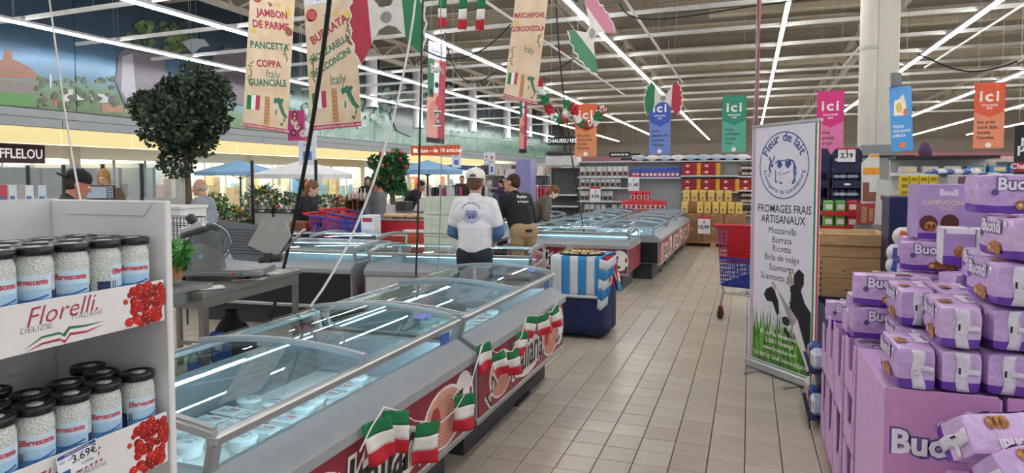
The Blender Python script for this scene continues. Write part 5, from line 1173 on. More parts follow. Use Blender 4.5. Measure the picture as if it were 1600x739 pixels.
cable('cable', 'black cable dropping in front of the brown-jacketed woman', 'cable', bez(P(868,-10,y=9), P(874,120,y=9.5), P(888,220,y=10.4), P(913,366,y=10.9)), .010, blkc)
cable('cable', 'slack black cable between the ceiling rails left of the mascarpone banner', 'cable', bez(P(650,68,y=9), P(700,110,y=9), P(750,95,y=9), P(798,38,y=9)), .010, blkc)
cable('cable', 'black looped cable behind the mascarpone banner', 'cable', bez(P(838,112,y=10), P(880,112,y=10), P(890,90,y=10), P(899,92,y=10)), .010, blkc)
cable('cable', 'black cable with a red and white plug hanging near the mural', 'cable', bez(P(695,50,y=11), P(705,120,y=11), P(730,150,y=11), P(775,112,y=11)), .010, blkc)
cable('cable', 'black cable swinging between the pipes right of the column', 'cable', bez(P(1434,85,y=11), P(1480,100,y=11), P(1500,130,y=11), P(1590,96,y=11)), .012, blkc)
cable('cable', 'long black cable running along the nearest white rail', 'cable', bez(P(968,5,y=11), P(985,60,y=11.2), P(1100,10,y=11.3), P(1330,-8,y=11.3)), .012, blkc)
ribm = mat('ribbon_clear', '#c9b0b8', rough=.15, alpha=.55); ribr = mat('ribbon_red', '#b83a48', rough=.2, alpha=.7)
t = thing('twisted_ribbon', 'clear and red twisted plastic ribbon hanging above the cheese banner', 'ribbon', P(1180,196,y=5.95))
for k, (m_, w_, ph) in enumerate(((ribm, .022, 0), (ribm, .018, 1.7), (ribr, .012, .8))):
    b = MB(); b.sheet(lambda u, v: ((u-.5)*w_*2*math.cos(v*9+ph)+.012*math.sin(v*5+ph)+.004*v*3, (u-.5)*w_*2*math.sin(v*9+ph), v*3.4), 2, 50, .001); b.build('strand', m_, t)
# ================================================================= PEOPLE
def fuse(prims, voxel, smooth=4, mats=None):
    """union of tapered capsules and ellipsoids into one continuous surface"""
    b = MB()
    for pr in prims:
        if pr[0] == 'c':
            p, q, r0, r1 = Vector(pr[1]), Vector(pr[2]), pr[3], pr[4]; d = q-p; ln = max(d.length, 1e-4); R_ = d.to_track_quat('Z', 'Y').to_matrix().to_4x4()
            prof = [(0, -r0)]+[(r0*math.cos(a), r0*math.sin(a)) for a in (-1.2, -.8, -.4, 0)]+[(r1*math.cos(a), ln+r1*math.sin(a)) for a in (0, .4, .8, 1.2)]+[(0, ln+r1)]
            sq = pr[6] if len(pr) > 6 else 1
            b.M = Matrix.Translation(p) @ R_; b.lathe([(max(r, 1e-4), z) for r, z in prof], 14, sq=sq)
        else:
            c, r, rot = pr[1], pr[2], pr[3] if len(pr) > 3 and pr[3] else (0, 0, 0)
            b.M = Matrix.Translation(Vector(c)) @ Euler(rot).to_matrix().to_4x4(); b.ball((0,0,0), r, 14, 0, 10)
    me = b.build('tmp', [], mesh_only=True); o = bpy.data.objects.new('tmp', me); COL.objects.link(o)
    m = o.modifiers.new('r', 'REMESH'); m.mode = 'VOXEL'; m.voxel_size = voxel; m.use_smooth_shade = True
    m2 = o.modifiers.new('s', 'SMOOTH'); m2.factor = .5; m2.iterations = smooth
    dg = bpy.context.evaluated_depsgraph_get(); out = bpy.data.meshes.new_from_object(o.evaluated_get(dg)); bpy.data.objects.remove(o)
    if mats:
        for mm_ in mats: out.materials.append(mm_)
        if len(mats) > 1:
            pr_ = []
            for pr in prims:
                if pr[0] == 'c': pr_.append((Vector(pr[1]), Vector(pr[2]), pr[3], pr[4], pr[5] if len(pr) > 5 else 0))
                else: pr_.append((Vector(pr[1]), Vector(pr[1]), min(pr[2]) if hasattr(pr[2], '__len__') else pr[2], 0, pr[4] if len(pr) > 4 else 0))
            for f in out.polygons:
                c = f.center; best = 1e9; bm_ = 0
                for p, q, r0, r1, mi in pr_:
                    d = q-p; L2 = d.length_squared; tt = 0 if L2 < 1e-9 else max(0, min(1, (c-p).dot(d)/L2)); v = (c-(p+d*tt)).length-(r0+(r1-r0)*tt if L2 > 1e-9 else r0)
                    if v < best: best = v; bm_ = mi
                f.material_index = bm_
    return out
skin = mat('skin', '#c68f76', rough=.55, var=.05); skin2 = mat('skin_pale', '#d3a48e', rough=.55, var=.05); lipm = mat('lip', '#a8605a'); eyew = mat('eye_white', '#e8e4e0', rough=.2); eyed = mat('eye_dark', '#2a1e1a', rough=.2); browm = mat('brow', '#5a4030')
def person(label, loc, rz, h=1.75, lean=0, twist=0, head=(0, 0), arms=None, top='#dddddd', sleeve='long', under=None, trousers='#2a2f3a', hairc='#4a3424', hair='short', cap=None, skinm=None, bulk=1.0, voxel=.011, shoes='#222222', group=None, legs=None, name='person', sw=.185):
    """front faces local -y. lean: torso pitch forward (rad). arms: {side: (elbow, wrist)} in torso space"""
    k = h/1.75; sk = skinm or skin; t = thing(name, label, 'person', loc, rz, group)
    pv = Vector((0, .02, .93))*k; RL = Matrix.Rotation(twist, 3, 'Z') @ Matrix.Rotation(lean, 3, 'X')
    def T(p): return pv + RL @ (Vector(p)*k-pv)           # torso space -> local
    Hc = Vector((0, -.015, 1.635)); nk = Vector((0, .015, 1.50)); RH = Matrix.Rotation(head[1], 3, 'Z') @ Matrix.Rotation(head[0], 3, 'X')
    def HD(p): return T(nk + RH @ (Vector(p)+Hc-nk))
    def HR(): return (RL @ RH).to_euler()
    legs = legs or {-1: ((-.1, -.01, .50), (-.11, .03, .08)), 1: ((.1, -.01, .50), (.11, .03, .08))}
    arms = arms or {-1: ((-.24, .02, 1.16), (-.25, -.06, .92)), 1: ((.24, .02, 1.16), (.25, -.06, .92))}
    B = bulk; pr = []
    # torso, neck (0 skin, 1 trousers, 2 shoe)
    pr += [('c', T((0,.0,1.0)), T((0,.0,1.2)), .125*k*B, .14*k*B, 0), ('c', T((-sw*.45,.0,1.33)), T((sw*.45,0,1.33)), .125*k*B, .125*k*B, 0), ('c', T((-sw*.75,.01,1.42)), T((sw*.75,.01,1.42)), .062*k, .062*k, 0), ('c', T((0,.01,1.42)), HD((0,.015,-.07)), .062*k, .055*k, 0)]
    pr += [('c', (-.06*k, pv.y, .93*k), (.06*k, pv.y, .93*k), .125*k*B, .125*k*B, 1)]
    for s_ in (-1, 1):
        kn, an = [Vector(p)*k for p in legs[s_]]; hp = Vector((s_*.09*k, pv.y, .90*k))
        pr += [('c', hp, kn, .092*k*B, .06*k, 1), ('c', kn, an, .058*k, .042*k, 1), ('c', an+Vector((0,.02,-.035)), an+Vector((0,-.15*k,-.045)), .042*k, .034*k, 2)]
        el, wr = [T(p) for p in arms[s_]]; shd = T((s_*sw,.01,1.415))
        pr += [('c', shd, el, .05*k, .038*k, 0), ('c', el, wr, .037*k, .026*k, 0)]
        d = (wr-el).normalized(); side = d.cross(Vector((0,0,1))); side = side.normalized() if side.length > .1 else Vector((1,0,0)); nn = side.cross(d)
        pm = wr+d*.05*k; pr.append(('c', wr+d*.015*k, wr+d*.08*k, .026*k, .03*k, 0))
        for q in range(4):
            o_ = side*(q-1.5)*.019*k; f0 = wr+d*.085*k+o_; L_ = (.065, .075, .07, .055)[q]*k; f1 = f0+d*L_*.55-nn*.012*k; pr += [('c', f0, f1, .0095*k, .009*k, 0), ('c', f1, f1+(d*.8-nn*.6)*L_*.5, .009*k, .008*k, 0)]
        th = wr+d*.03*k+side*.028*k*s_; pr += [('c', th, th+(d+side*s_*.7).normalized()*.035*k, .012*k, .0105*k, 0), ('c', th+(d+side*s_*.7).normalized()*.035*k, th+d*.065*k+side*s_*.03*k, .0105*k, .009*k, 0)]
    # head
    e = HR()
    pr += [('e', HD((0,.018,.035)), (.077*k,.096*k,.095*k), e, 0), ('e', HD((0,-.02,-.03)), (.06*k,.075*k,.085*k), e, 0), ('c', HD((0,-.09,.005)), HD((0,-.112,-.028)), .011*k, .015*k, 0), ('c', HD((-.022,-.072,-.088)), HD((.022,-.072,-.088)), .024*k, .024*k, 0), ('c', HD((-.035,-.083,.028)), HD((.035,-.083,.028)), .013*k, .013*k, 0)]
    for s_ in (-1, 1): pr.append(('e', HD((s_*.078,.012,-.012)), (.012*k,.022*k,.032*k), e, 0))
    me = fuse(pr, voxel, 3, [sk, NM(trousers, rough=.85, bump=.15), NM(shoes)]); put('body', me, t)
    # eyes, brows, mouth
    hm = MB()
    for s_ in (-1, 1):
        b = MB(); b.ball(HD((s_*.031,-.083,.004)), .0125*k, 8); ey = b.build('eye', eyew, t); b = MB(); b.ball(HD((s_*.031,-.092,.004)), .006*k, 6); b.build('pupil', eyed, ey)
        b = MB(); b.tube([HD((s_*.015,-.098,.03)), HD((s_*.033,-.099,.036)), HD((s_*.05,-.088,.03))], .004*k, 5); b.build('eyebrow', NM(hairc), t)
    b = MB(); b.tube([HD((-.022,-.093,-.06)), HD((0,-.101,-.057)), HD((.022,-.093,-.06))], .0055*k, 6); b.build('mouth', lipm, t)
    # shirt
    g = .014*k; tp = []
    tp += [('c', T((-.02,.0,.97)), T((-.02,.0,1.2)), .128*k*B+g, .143*k*B+g), ('c', T((.02,.0,.97)), T((.02,.0,1.2)), .128*k*B+g, .143*k*B+g), ('c', T((-sw*.5,.0,1.33)), T((sw*.5,0,1.33)), .122*k*B+g, .122*k*B+g), ('c', T((-sw*.78,.01,1.42)), T((sw*.78,.01,1.42)), .064*k+g, .064*k+g), ('c', T((0,.012,1.42)), T((0,.012,1.475)), .075*k+g, .058*k+g)]
    slv = []
    for s_ in (-1, 1):
        el, wr = [T(p) for p in arms[s_]]; shd = T((s_*sw,.01,1.415))
        if sleeve == 'long': tp += [('c', shd, el, .056*k+g, .044*k+g), ('c', el, el.lerp(wr, .93), .044*k+g, .032*k+g)]
        else: tp += [('c', shd, shd.lerp(el, .62), .06*k+g, .058*k+g)]
        if under: slv.append([('c', shd.lerp(el, .5), el, .05*k+g*.6, .046*k+g*.6), ('c', el, el.lerp(wr, .9), .046*k+g*.6, .034*k+g*.6)])
    tm = NM(top, rough=.85, bump=.25, bscale=9); put('shirt', fuse(tp, voxel, 5, [tm]), t)
    for s_ in slv: put('sleeve', fuse(s_, voxel, 3, [NM(under, rough=.85, bump=.3, bscale=25)]), t)
    b = MB(); b.M = Matrix.Translation(pv+Vector((0,0,0))); b.lathe([(.139*k*B,-.02),(.141*k*B,.02)], 20, (0,0,.01), sq=.93); b.build('belt', NM('#1c1a1a'), t)
    # hair
    hp = []; hcm = NM(hairc, rough=.8, bump=.8, bscale=70, var=.25)
    if hair == 'short': hp = [('e', HD((0,.03,.05)), (.085*k,.098*k,.092*k), e), ('e', HD((0,.055,-.0)), (.079*k,.07*k,.085*k), e)]
    elif hair == 'balding': hp = [('e', HD((0,.052,-.005)), (.083*k,.07*k,.062*k), e)]
    elif hair == 'bob': hp = [('e', HD((0,.03,.045)), (.095*k,.108*k,.10*k), e), ('e', HD((0,.06,-.04)), (.09*k,.07*k,.10*k), e)]
    elif hair == 'bun': hp = [('e', HD((0,.025,.05)), (.09*k,.102*k,.095*k), e), ('e', HD((0,.07,.11)), (.045*k,.045*k,.04*k), e), ('c', HD((-.08,.0,.0)), HD((-.085,-.01,-.09)), .02*k, .012*k), ('c', HD((.08,.0,.0)), HD((.085,-.01,-.09)), .02*k, .012*k)]
    elif hair == 'long': hp = [('e', HD((0,.03,.045)), (.094*k,.106*k,.098*k), e), ('c', HD((-.05,.07,0)), HD((-.06,.07,-.17)), .05*k, .04*k), ('c', HD((.05,.07,0)), HD((.06,.07,-.17)), .05*k, .04*k)]
    if hair != 'none' and hp: put('hair', fuse(hp, .009*k if voxel < .012 else voxel, 2, [hcm]), t)
    if cap:
        cc, fwd = cap; cm = NM(cc, rough=.8, bump=.15); b = MB(); RM = (RL @ RH).to_4x4(); b.M = Matrix.Translation(HD((0,.02,.045))) @ RM
        n_ = 20; prof = [(.094,-.012),(.096,.015),(.090,.045),(.070,.075),(.035,.092),(.006,.098)]
        b.lathe([(r*k, z*k) for r, z in prof], n_, sq=1.16); b.ball((0,0,.1*k), .008*k, 6); b.build('cap', cm, t)
        b = MB(); b.M = Matrix.Translation(HD((0,.02,.045))) @ RM @ Matrix.Rotation(0 if fwd else PI, 4, 'Z')
        b.sheet(lambda u, v: ((-.075+.15*u)*k, (-.085-(.085*math.sin(u*PI)+.012)*v)*k, (.0-.012*v-.02*abs(u-.5)*2*v)*k), 10, 4, .006*k); b.build('cap_peak', cm, t)
        if fwd:
            b = MB(); b.M = Matrix.Translation(HD((0,.02,.045))) @ RM; b.prism([(.035*math.cos(a)*k, .004+.028*math.sin(a)*k) for a in [PI*i/10 for i in range(11)]], (0, .112*k, -.006), Vector((-1,0,0)), Z, .004); b.build('cap_gap', NM(hairc), t)
    return t, T, HD
# man in the white cap seen from behind, at the end of the second freezer
pm = P(742, 300, y=5.78)
w_t, T_, H_ = person('man seen from behind in a white cap and printed white T-shirt over blue sleeves', (pm.x, 5.78, 0), PI-.05+YAW*.6, 1.69, lean=.03, head=(.05, 0), sw=.155, arms={-1: ((-.235, -.02, 1.15), (-.15, -.22, 1.07)), 1: ((.235, -.02, 1.15), (.15, -.22, 1.07))}, top='#e4e2e4', sleeve='short', under='#4a6f9a', trousers='#232a36', cap=('#e9e6e0', True), hairc='#6a4a38', bulk=.98, voxel=.0095)
b = MB(); bu_, bv_ = Vector((-1,0,0)), Z; inkb = mat('shirt_print', '#5a6ca8', rough=.8)
BO_ = T_((0, .158, 1.33)); O = BO_
b.arc_text('FROMAGERIE ARTISANALE', .026, 0, -.0, .092, math.radians(150), math.radians(30), O, bu_, bv_, .006, 0, bold=.01); b.arc_text('Fleur de lait', .03, 0, 0, .09, math.radians(205), math.radians(335), O, bu_, bv_, .006, 0, bold=.01, inside=True)
for pl in ([(-.05,-.02),(-.055,.02),(-.03,.035),(-.028,.028),(-.048,.016),(-.043,-.02)], [(.05,-.02),(.055,.02),(.03,.035),(.028,.028),(.048,.016),(.043,-.02)]): b.prism(pl, O, bu_, bv_, .006, 0)
for k in range(5): b.rect(-.036+k*.016, -.03, -.030+k*.016, .022, O, bu_, bv_, .006)
b.rect(-.045, .022, .045, .028, O, bu_, bv_, .006); b.rect(-.04, -.0, .04, .004, O, bu_, bv_, .006); b.disc(-.015, -.035, .016, O, bu_, bv_, .006, 0, 10); b.disc(.02, -.032, .014, O, bu_, bv_, .006, 0, 10); b.ringp(0, -.02, .05, .004, O, bu_, bv_, .0062, 0, 20, a0=PI, a1=2*PI)
b.build('shirt_print', inkb, w_t)
# man in black, bending to the left beside him
pb = P(812, 380, y=8.35)
k_t, T_, H_ = person('dark-haired man in a black shirt leaning left past the man in white', (pb.x+.05, 8.35, 0), -PI*.5-.75, 1.74, lean=.50, twist=0, head=(-.2, .6), top='#15171c', trousers='#a58a68', hairc='#3a2218', arms={-1: ((-.26, -.12, 1.14), (-.2, -.38, 1.05)), 1: ((.26, -.12, 1.14), (.2, -.38, 1.05))}, bulk=1.1)
b = MB(); RLm = (T_((0,.17,1.3)), (T_((-1,.17,1.3))-T_((0,.17,1.3))).normalized(), (T_((0,.17,1.4))-T_((0,.17,1.3))).normalized())
b.text('Equipe', .055, 0, .04, RLm[0], RLm[1], RLm[2], .012, 0, bold=.03); b.text('& Equipe', .045, 0, -.03, RLm[0], RLm[1], RLm[2], .012, 0, bold=.02); b.build('shirt_print', inkw, k_t)
# woman in brown bending over the far freezers
pw_ = P(868, 340, y=11.35)
person('short-haired woman in a brown jacket bending over the far freezers', (-3.85, 12.1, 0), PI*.5+.15, 1.62, lean=.62, head=(.15, 0), top='#5d5047', trousers='#1c1c22', hairc='#7a4a30', hair='bob', skinm=skin2, arms={-1: ((-.22, -.2, 1.12), (-.16, -.42, 1.02)), 1: ((.22, -.2, 1.12), (.16, -.42, 1.02))}, bulk=1.18)
# old man at the left
po = P(322, 330, y=7.3)
person('older balding man in a light grey shirt walking left beyond the slicer', (po.x, 7.3, 0), -PI*.5+.25, 1.60, lean=.10, head=(.08, .05), top='#8f959e', trousers='#3a3d48', hairc='#a8a29c', hair='balding', skinm=skin, bulk=1.05)
# man in a black cap behind the shelf
pc = P(92, 300, y=4.3)
person('man in a backward black cap, head and shoulders above the display shelf', (pc.x, 4.3, 0), PI*.72, 1.70, lean=.16, head=(.25, .25), top='#2b2d33', trousers='#23242a', hairc='#3a2c26', cap=('#17171a', False), skinm=mat('skin_ruddy', '#c98470', rough=.55), bulk=1.12)
# fair haired woman behind the monitor
pf = P(170, 300, y=7.5)
person('fair-haired woman with her hair in a bun behind the till monitor', (pf.x, 7.5, 0), .3, 1.74, lean=.12, head=(.2, .2), top='#6a5a48', trousers='#2c2c30', hairc='#b08850', hair='bun', skinm=skin2, voxel=.012)
# woman in a black coat pushing a trolley
pq = P(476, 320, y=8.75)
person('woman in a black padded coat with brown hair pushing the blue trolley', (pq.x-.05, 8.75, 0), PI*.5+.3, 1.60, lean=.22, head=(.25, 0), top='#1c1d22', trousers='#17171b', hairc='#7c5238', hair='long', skinm=skin2, arms={-1: ((-.24, -.12, 1.15), (-.2, -.38, 1.06)), 1: ((.24, -.12, 1.15), (.2, -.38, 1.06))}, bulk=1.18, voxel=.013)
far = [('person with dark hair in a grey jacket beside the decorated tree', 468+120, 11.0, 0, '#77797c', '#26262c', '#241c18', 'short', 1.60, PI*.4), ('person in dark clothes bending behind the decorated tree', 634, 14.5, .65, '#20222c', '#20222a', '#2a1e18', 'short', 1.7, PI*.5),
       ('far person in a purple hooded coat beside the lilac display', 790, 21, .35, '#3a2a48', '#22202a', '#1c1418', 'bob', 1.62, -.4), ('far dark-dressed person by the clothes racks left of the white cap', 722, 20, .1, '#26262c', '#2a2a30', '#1c1814', 'short', 1.7, .4), ('far person in black by the flower stall crates', 575, 16, 0, '#1d1e24', '#1e1e24', '#2a2420', 'long', 1.66, .6)]
for lb, px_, y_, ln_, tc_, tr_, hc_, hs_, hh, rz_ in far:
    p = P(px_, 300, y=y_); person(lb, (p.x, y_, 0), rz_, hh, lean=ln_, top=tc_, trousers=tr_, hairc=hc_, hair=hs_, voxel=.018)
# ================================================================= TRAY TABLE
TBX, TBY = -1.86, 6.55
tt = thing('tray_table', 'small rolling table under a navy cloth at the end of the near freezers', 'table', (TBX, TBY, 0))
navyc = mat('cloth_navy', '#1f2c57', rough=.85, bump=.3, bscale=12); W_, D_ = .52, .62
b = MB(); b.cbox(.02, .02, .78, W_-.02, D_-.02, .81, .01); b.build('table_top', steel, tt)
for x_ in (.07, W_-.07):
    for y_ in (.07, D_-.07):
        b = MB(); b.tube([(x_, y_, .09), (x_, y_, .78)], .014, 8); lg = b.build('leg', steel, tt); b = MB(); b.tube([(x_-.012, y_, .035), (x_+.012, y_, .035)], .035, 12); b.build('caster', rub, lg)
def drape(w_, d, z0, z1, off, n=60, amp=.006, ph=0):
    """cloth skirt round a box"""
    per = 2*(w_+d)
    def pt(u):
        s_ = u*per
        if s_ < w_: return (s_, 0, 0, -1)
        s_ -= w_
        if s_ < d: return (w_, s_, 1, 0)
        s_ -= d
        if s_ < w_: return (w_-s_, d, 0, 1)
        return (0, d-(s_-w_), -1, 0)
    def fn(u, v):
        x, y, nx, ny = pt(min(u, .99999)); o_ = off+amp*math.sin(u*47+ph)*(v)+.012*v; return (x+nx*o_+math.copysign(.0, nx), y+ny*o_, z1+(z0-z1)*v)
    return fn
b = MB(); b.sheet(drape(W_, D_, .05, .815, .0), 60, 8, .002); b.box(0, 0, .812, W_, D_, .816); o = b.build('skirt_cloth', navyc, tt)
sky = mat('cloth_sky', '#3a8cc9', rough=.8, bump=.15); skw = mat('cloth_offwhite', '#d8dbe0', rough=.8, bump=.15)
ft = thing('striped_cloth', 'sky blue and white striped cloth draped over the rolling table', 'cloth', (TBX, TBY, 0))
stripes = [1, 1, 0, 1, 0, 1, 0]; x_ = -.05; wds = [.06, .055, .085, .085, .085, .085, .075]
xa = -.03
for k, (c, wd) in enumerate(zip(stripes, wds)):
    b = MB(); x0, x1 = xa, xa+wd; xa = x1
    b.sheet(lambda u, v: (x0+(x1-x0)*u, -.016-.006*math.sin(v*3)-.004*math.sin((x0+u*(x1-x0))*30), .828-(.40+.012*math.sin((x0+u*(x1-x0))*9))*v), 3, 8, .003); b.box(x0, -.016, .825, x1, D_*.96, .829)
    b.build('stripe', [sky, skw][c], ft)
b = MB(); b.sheet(lambda u, v: (-.03+.53*u, -.022-.004*math.sin(u*16), .445-.03*v), 12, 2, .003); b.build('hem', skw, ft)
for k in range(5):   # hanging tail on the right corner, stripes across
    b = MB(); z0 = .82-.10*k; z1 = z0-.10
    b.sheet(lambda u, v: (W_-.04+.16*u*(1-.10*k)-.06*(.82-(z0+(z1-z0)*v))+.012*math.sin(u*6+k*.2), -.05+.02*math.sin(u*9)+.10*max(0,u-.35)**1.5, z0+(z1-z0)*v+.05*u-(.04*math.sin(u*3))), 8, 3, .003); b.build('stripe', [skw, sky][k % 2], ft)
for k in range(3):
    b = MB(); z0 = .80-.10*k
    b.sheet(lambda u, v: (W_+.03+.02*math.sin(u*7+k)+.05*(k*.5+v*.5), .10+.26*u, z0-.10*v-.06*u), 8, 3, .003); b.build('stripe', [sky, skw][k % 2], ft)
b = MB()
for k in range(4): b.tube([(W_+.0+.012*k, .05+.04*k, .83), (W_+.035+.012*k, .03+.05*k, .74), (W_+.05+.01*k, .02+.055*k, .62-.03*(k % 2)), (W_+.045+.02*k, .02+.05*k, .50+.04*(k % 3))], [.02, .018, .02, .006], 8)
sc_ = b.build('red_scarf', mat('scarf_red', '#c31a2c', rough=.7, bump=.3)); sc_.location = (TBX, TBY, 0); tag(sc_, 'red and white knotted scarf hanging over the corner of the rolling table', 'scarf')
tr = thing('serving_tray', 'dark oval serving tray of cheese samples on the rolling table', 'tray', (TBX+W_/2-.02, TBY+.2, .83))
b = MB(); b.lathe([(.0,0),(.22,.0),(.245,.022),(.25,.022),(.225,-.0)], 32, sq=.72); b.build('tray', mat('tray_dark', '#22242c', rough=.3), tr)
rnd = random.Random(6)
chm = [mat('cheese_%d' % i, c, rough=.5) for i, c in enumerate(('#e6dcb8', '#efe8d6', '#d8c27a'))]; pick = mat('toothpick', '#d0a868')
proto_s = None
for k in range(70):
    r, a = .20*math.sqrt(rnd.random()), rnd.uniform(0, 2*PI); x, y = r*math.cos(a), r*math.sin(a)*.7
    if k < 3: 
        s_ = thing('cheese_cube', 'small cheese sample with a wooden pick on the dark tray', 'cheese', group='cheese samples on the tray'); b = MB(); b.cbox(-.011,-.011,0,.011,.011,.02,.003); b.build('cube', chm[k], s_); b = MB(); b.tube([(0,0,.01),(.006,0,.06)], .0012, 4); b.build('pick', pick, s_)
        if k == 0: proto_s = []
        proto_s.append(s_)
    else: s_ = dup(proto_s[k % 3])
    s_.location = (tr.location.x+x, tr.location.y+y, .832+(.018 if r < .12 else 0)); s_.rotation_euler = (rnd.uniform(-.15,.15), rnd.uniform(-.15,.15), rnd.uniform(0, 3))
b = MB(); b.lathe([(.03,0),(.036,.06),(.034,.06),(.028,.004)], 14); o = b.build('pick_cup', NM('#8a8478')); o.location = (TBX+.05, TBY+.46, .83); tag(o, 'small dark cup of picks behind the sample tray', 'cup')
# ================================================================= STEEL TABLES AND SLICER
stl = mat('brushed_steel', '#8f8d88', rough=.38, metal=.75, stretch=(1, 30, 1), var=.08); stl2 = mat('slicer_body', '#8b8d8c', rough=.38, metal=.55); darkp = mat('slicer_dark', '#2f3236', rough=.45)
def steel_table(label, c, w_, d, rz, h=.86):
    t = thing('steel_table', label, 'table', c, rz); b = MB(); b.cbox(0, 0, h-.035, w_, d, h, .004); b.build('table_top', stl, t)
    b = MB(); b.box(.02, .02, h-.11, w_-.02, .04, h-.036); b.box(.02, d-.04, h-.11, w_-.02, d-.02, h-.036); b.box(.02, .04, h-.11, .04, d-.04, h-.036); b.box(w_-.04, .04, h-.11, w_-.02, d-.04, h-.036); b.build('apron', stl, t)
    for x_ in (.02, w_-.06):
        for y_ in (.02, d-.06): b = MB(); b.cbox(x_, y_, 0, x_+.04, y_+.04, h-.11, .003); b.build('leg', stl, t)
    b = MB(); b.box(.06, .03, .18, w_-.06, .06, .21); b.box(.06, d-.06, .18, w_-.06, d-.03, .21); b.build('stretcher', stl, t); return t
steel_table('steel work table carrying the meat slicer', (-4.55, 3.32, 0), 1.2, 1.2, math.radians(6), .86)
tA, tB = P(333, 441, z=.90), P(262, 455, z=.90); tD = (tA-tB).normalized(); tN = Vector((-tD.y, tD.x, 0))
steel_table('steel side table with the basil pot, just right of the display shelf', tuple((tA-tD*.9).to_2d())+(0,), .9, .42, math.atan2(tD.y, tD.x), .90)
sl = thing('meat_slicer', 'grey cast metal meat slicer with round blade on the steel table', 'slicer', (-3.76, 4.05, .862), math.radians(22))
b = MB()
for x_ in (-.24, .24):
    for y_ in (-.13, .15): b.lathe([(.022,0),(.018,.03)], 10, (x_, y_, 0))
b.build('foot', rub, sl)['kind'] = 'stuff'
b = MB(); b.prism([(-.34,-.17),(.26,-.17),(.34,-.10),(.34,.18),(-.34,.18)], (0,0,.03), X, Y, .045); b.build('base_plate', stl2, sl)
b = MB(); b.prism([(-.34,.0),(-.02,.0),(-.04,.13),(-.16,.20),(-.30,.16),(-.34,.14)], (.06,-.02,.075), X, Z, .12); b.build('motor_housing', stl2, sl)
b = MB(); b.tube([(-.25,-.15,.13),(-.25,-.19,.13)], .02, 12); b.tube([(-.25,-.19,.13),(-.25,-.23,.13)], .028, 14); b.build('thickness_knob', NM('#b4b3ae', rough=.3), sl)
b = MB(); b.disc(-.10, .10, .016, (0,-.143,.075), X, Z, .001, 0, 14); b.build('printed_badge', NM('#7fb4d8'), sl)
BM = Matrix.Translation((-.06, -.06, .27)) @ Euler((math.radians(8), math.radians(0), math.radians(10))).to_matrix().to_4x4()
b = MB(M=BM); b.tube([(0,-.006,0),(0,.006,0)], .135, 40); b.build('blade', mat('blade_steel', '#b8bbbc', rough=.18, metal=.95), sl)
b = MB(M=BM); b.ringp(0,0,.142,.018,(0,-.012,0),X,Z,.001,0,40,a0=.5,a1=5.2); b.tube([(0,-.03,0),(0,-.006,0)], .09, 30); b.tube([(0,-.05,0),(0,-.03,0)], .035, 20); b.build('blade_guard', stl2, sl)
b = MB(M=Matrix.Translation((-.12,-.09,.37)) @ Euler((0, math.radians(-18), 0)).to_matrix().to_4x4()); b.cbox(-.13,-.05,0,.06,.05,.055,.015); b.cbox(-.14,-.055,-.025,.06,.055,0,.006,1); b.build('sharpener_cover', [NM('#b9bab8', rough=.3, metal=.4), darkp], sl)
b = MB(M=Matrix.Translation((-.16,-.10,.42)) @ Euler((0, math.radians(-35), 0)).to_matrix().to_4x4()); b.cbox(-.03,-.03,0,.03,.03,.07,.012); b.build('sharpener_knob', darkp, sl)
b = MB(M=BM)
pts = [(.15*math.cos(a), -.03, .15*math.sin(a)) for a in [-.9+2.3*i/12 for i in range(13)]]; b.tube(pts, .008, 8); b.build('guard_rim', mat('blade_steel', '#b8bbbc'), sl)
b = MB(); b.prism([(.08,.0),(.32,-.03),(.36,.02),(.36,.20),(.31,.25),(.0,.30),(-.02,.26)], (.03,-.06,.14), Vector((1,.12,0)), Vector((-.12,.10,1)), .03)
cg = b.build('carriage_plate', NM('#6f7375', rough=.4, metal=.5), sl)
b = MB()
for k in range(9): b.prism([(.10,.05+k*.022),(.31,.035+k*.022),(.31,.041+k*.022),(.10,.056+k*.022)], (.0,-.094,.14), Vector((1,.12,0)), Vector((-.12,.10,1)), .004)
b.build('ridge', NM('#4c5053', metal=.5), cg)['kind'] = 'stuff'
b = MB(); b.prism([(.0,.0),(.20,-.10),(.30,.06),(.26,.17),(.12,.23)], (.20,.02,.24), Vector((1,.2,0)), Vector((0,.1,1)), .12); b.build('meat_pusher', NM('#9c9a94', rough=.4, metal=.4), sl)
b = MB(); b.tube([(.42,.05,.17),(.62,.02,.36)], .012, 8); b.build('guide_rod', chrome, sl)
b = MB(); b.tube([(.30,-.06,.13),(.40,-.08,.15)], .02, 10); b.tube([(.40,-.08,.15),(.47,-.09,.155)], .028, 12); b.tube([(.37,-.08,.12),(.37,-.08,.19)], .03, 12); b.build('carriage_knob', darkp, sl)
b = MB(); b.cbox(-.2,-.20,.035,.36,-.172,.065,.004); b.build('front_rail', stl2, sl)
b = MB(); b.disc(.16,.05,.011,(0,-.2005,0),X,Z,.004,0,12); b.disc(.21,.05,.011,(0,-.2005,0),X,Z,.004,1,12); b.build('switch', [NM('#c82a3a'), NM('#2a7a4a')], sl)
for k, (x_, y_, rz_, c) in enumerate(((-3.72,3.45,.2,'#dfe0de'),(-3.95,3.36,-.3,'#8f96b0'),(-3.5,4.05,.5,'#d8d6d0'),(-3.58,4.3,.1,'#b9c4b8'),(-3.48,3.6,.9,'#e6e2dc'))):
    b = MB(); b.M = Matrix.Rotation(rz_, 4, 'Z'); b.box(-.11,-.08,0,.11,.08,.003); b.box(-.09,-.05,.003,.0,.04,.0036,1); o = b.build('leaflet', [NM(c), NM(['#c84a3a','#3a5a9c'][k % 2])]); o.location = (x_, y_, .864+.0*k); tag(o, 'leaflet lying on the steel slicer table, %s' % ['front left','blue one at the back left','middle right','pale green at the far right','front right corner'][k], 'leaflet', 'leaflets on the steel table')
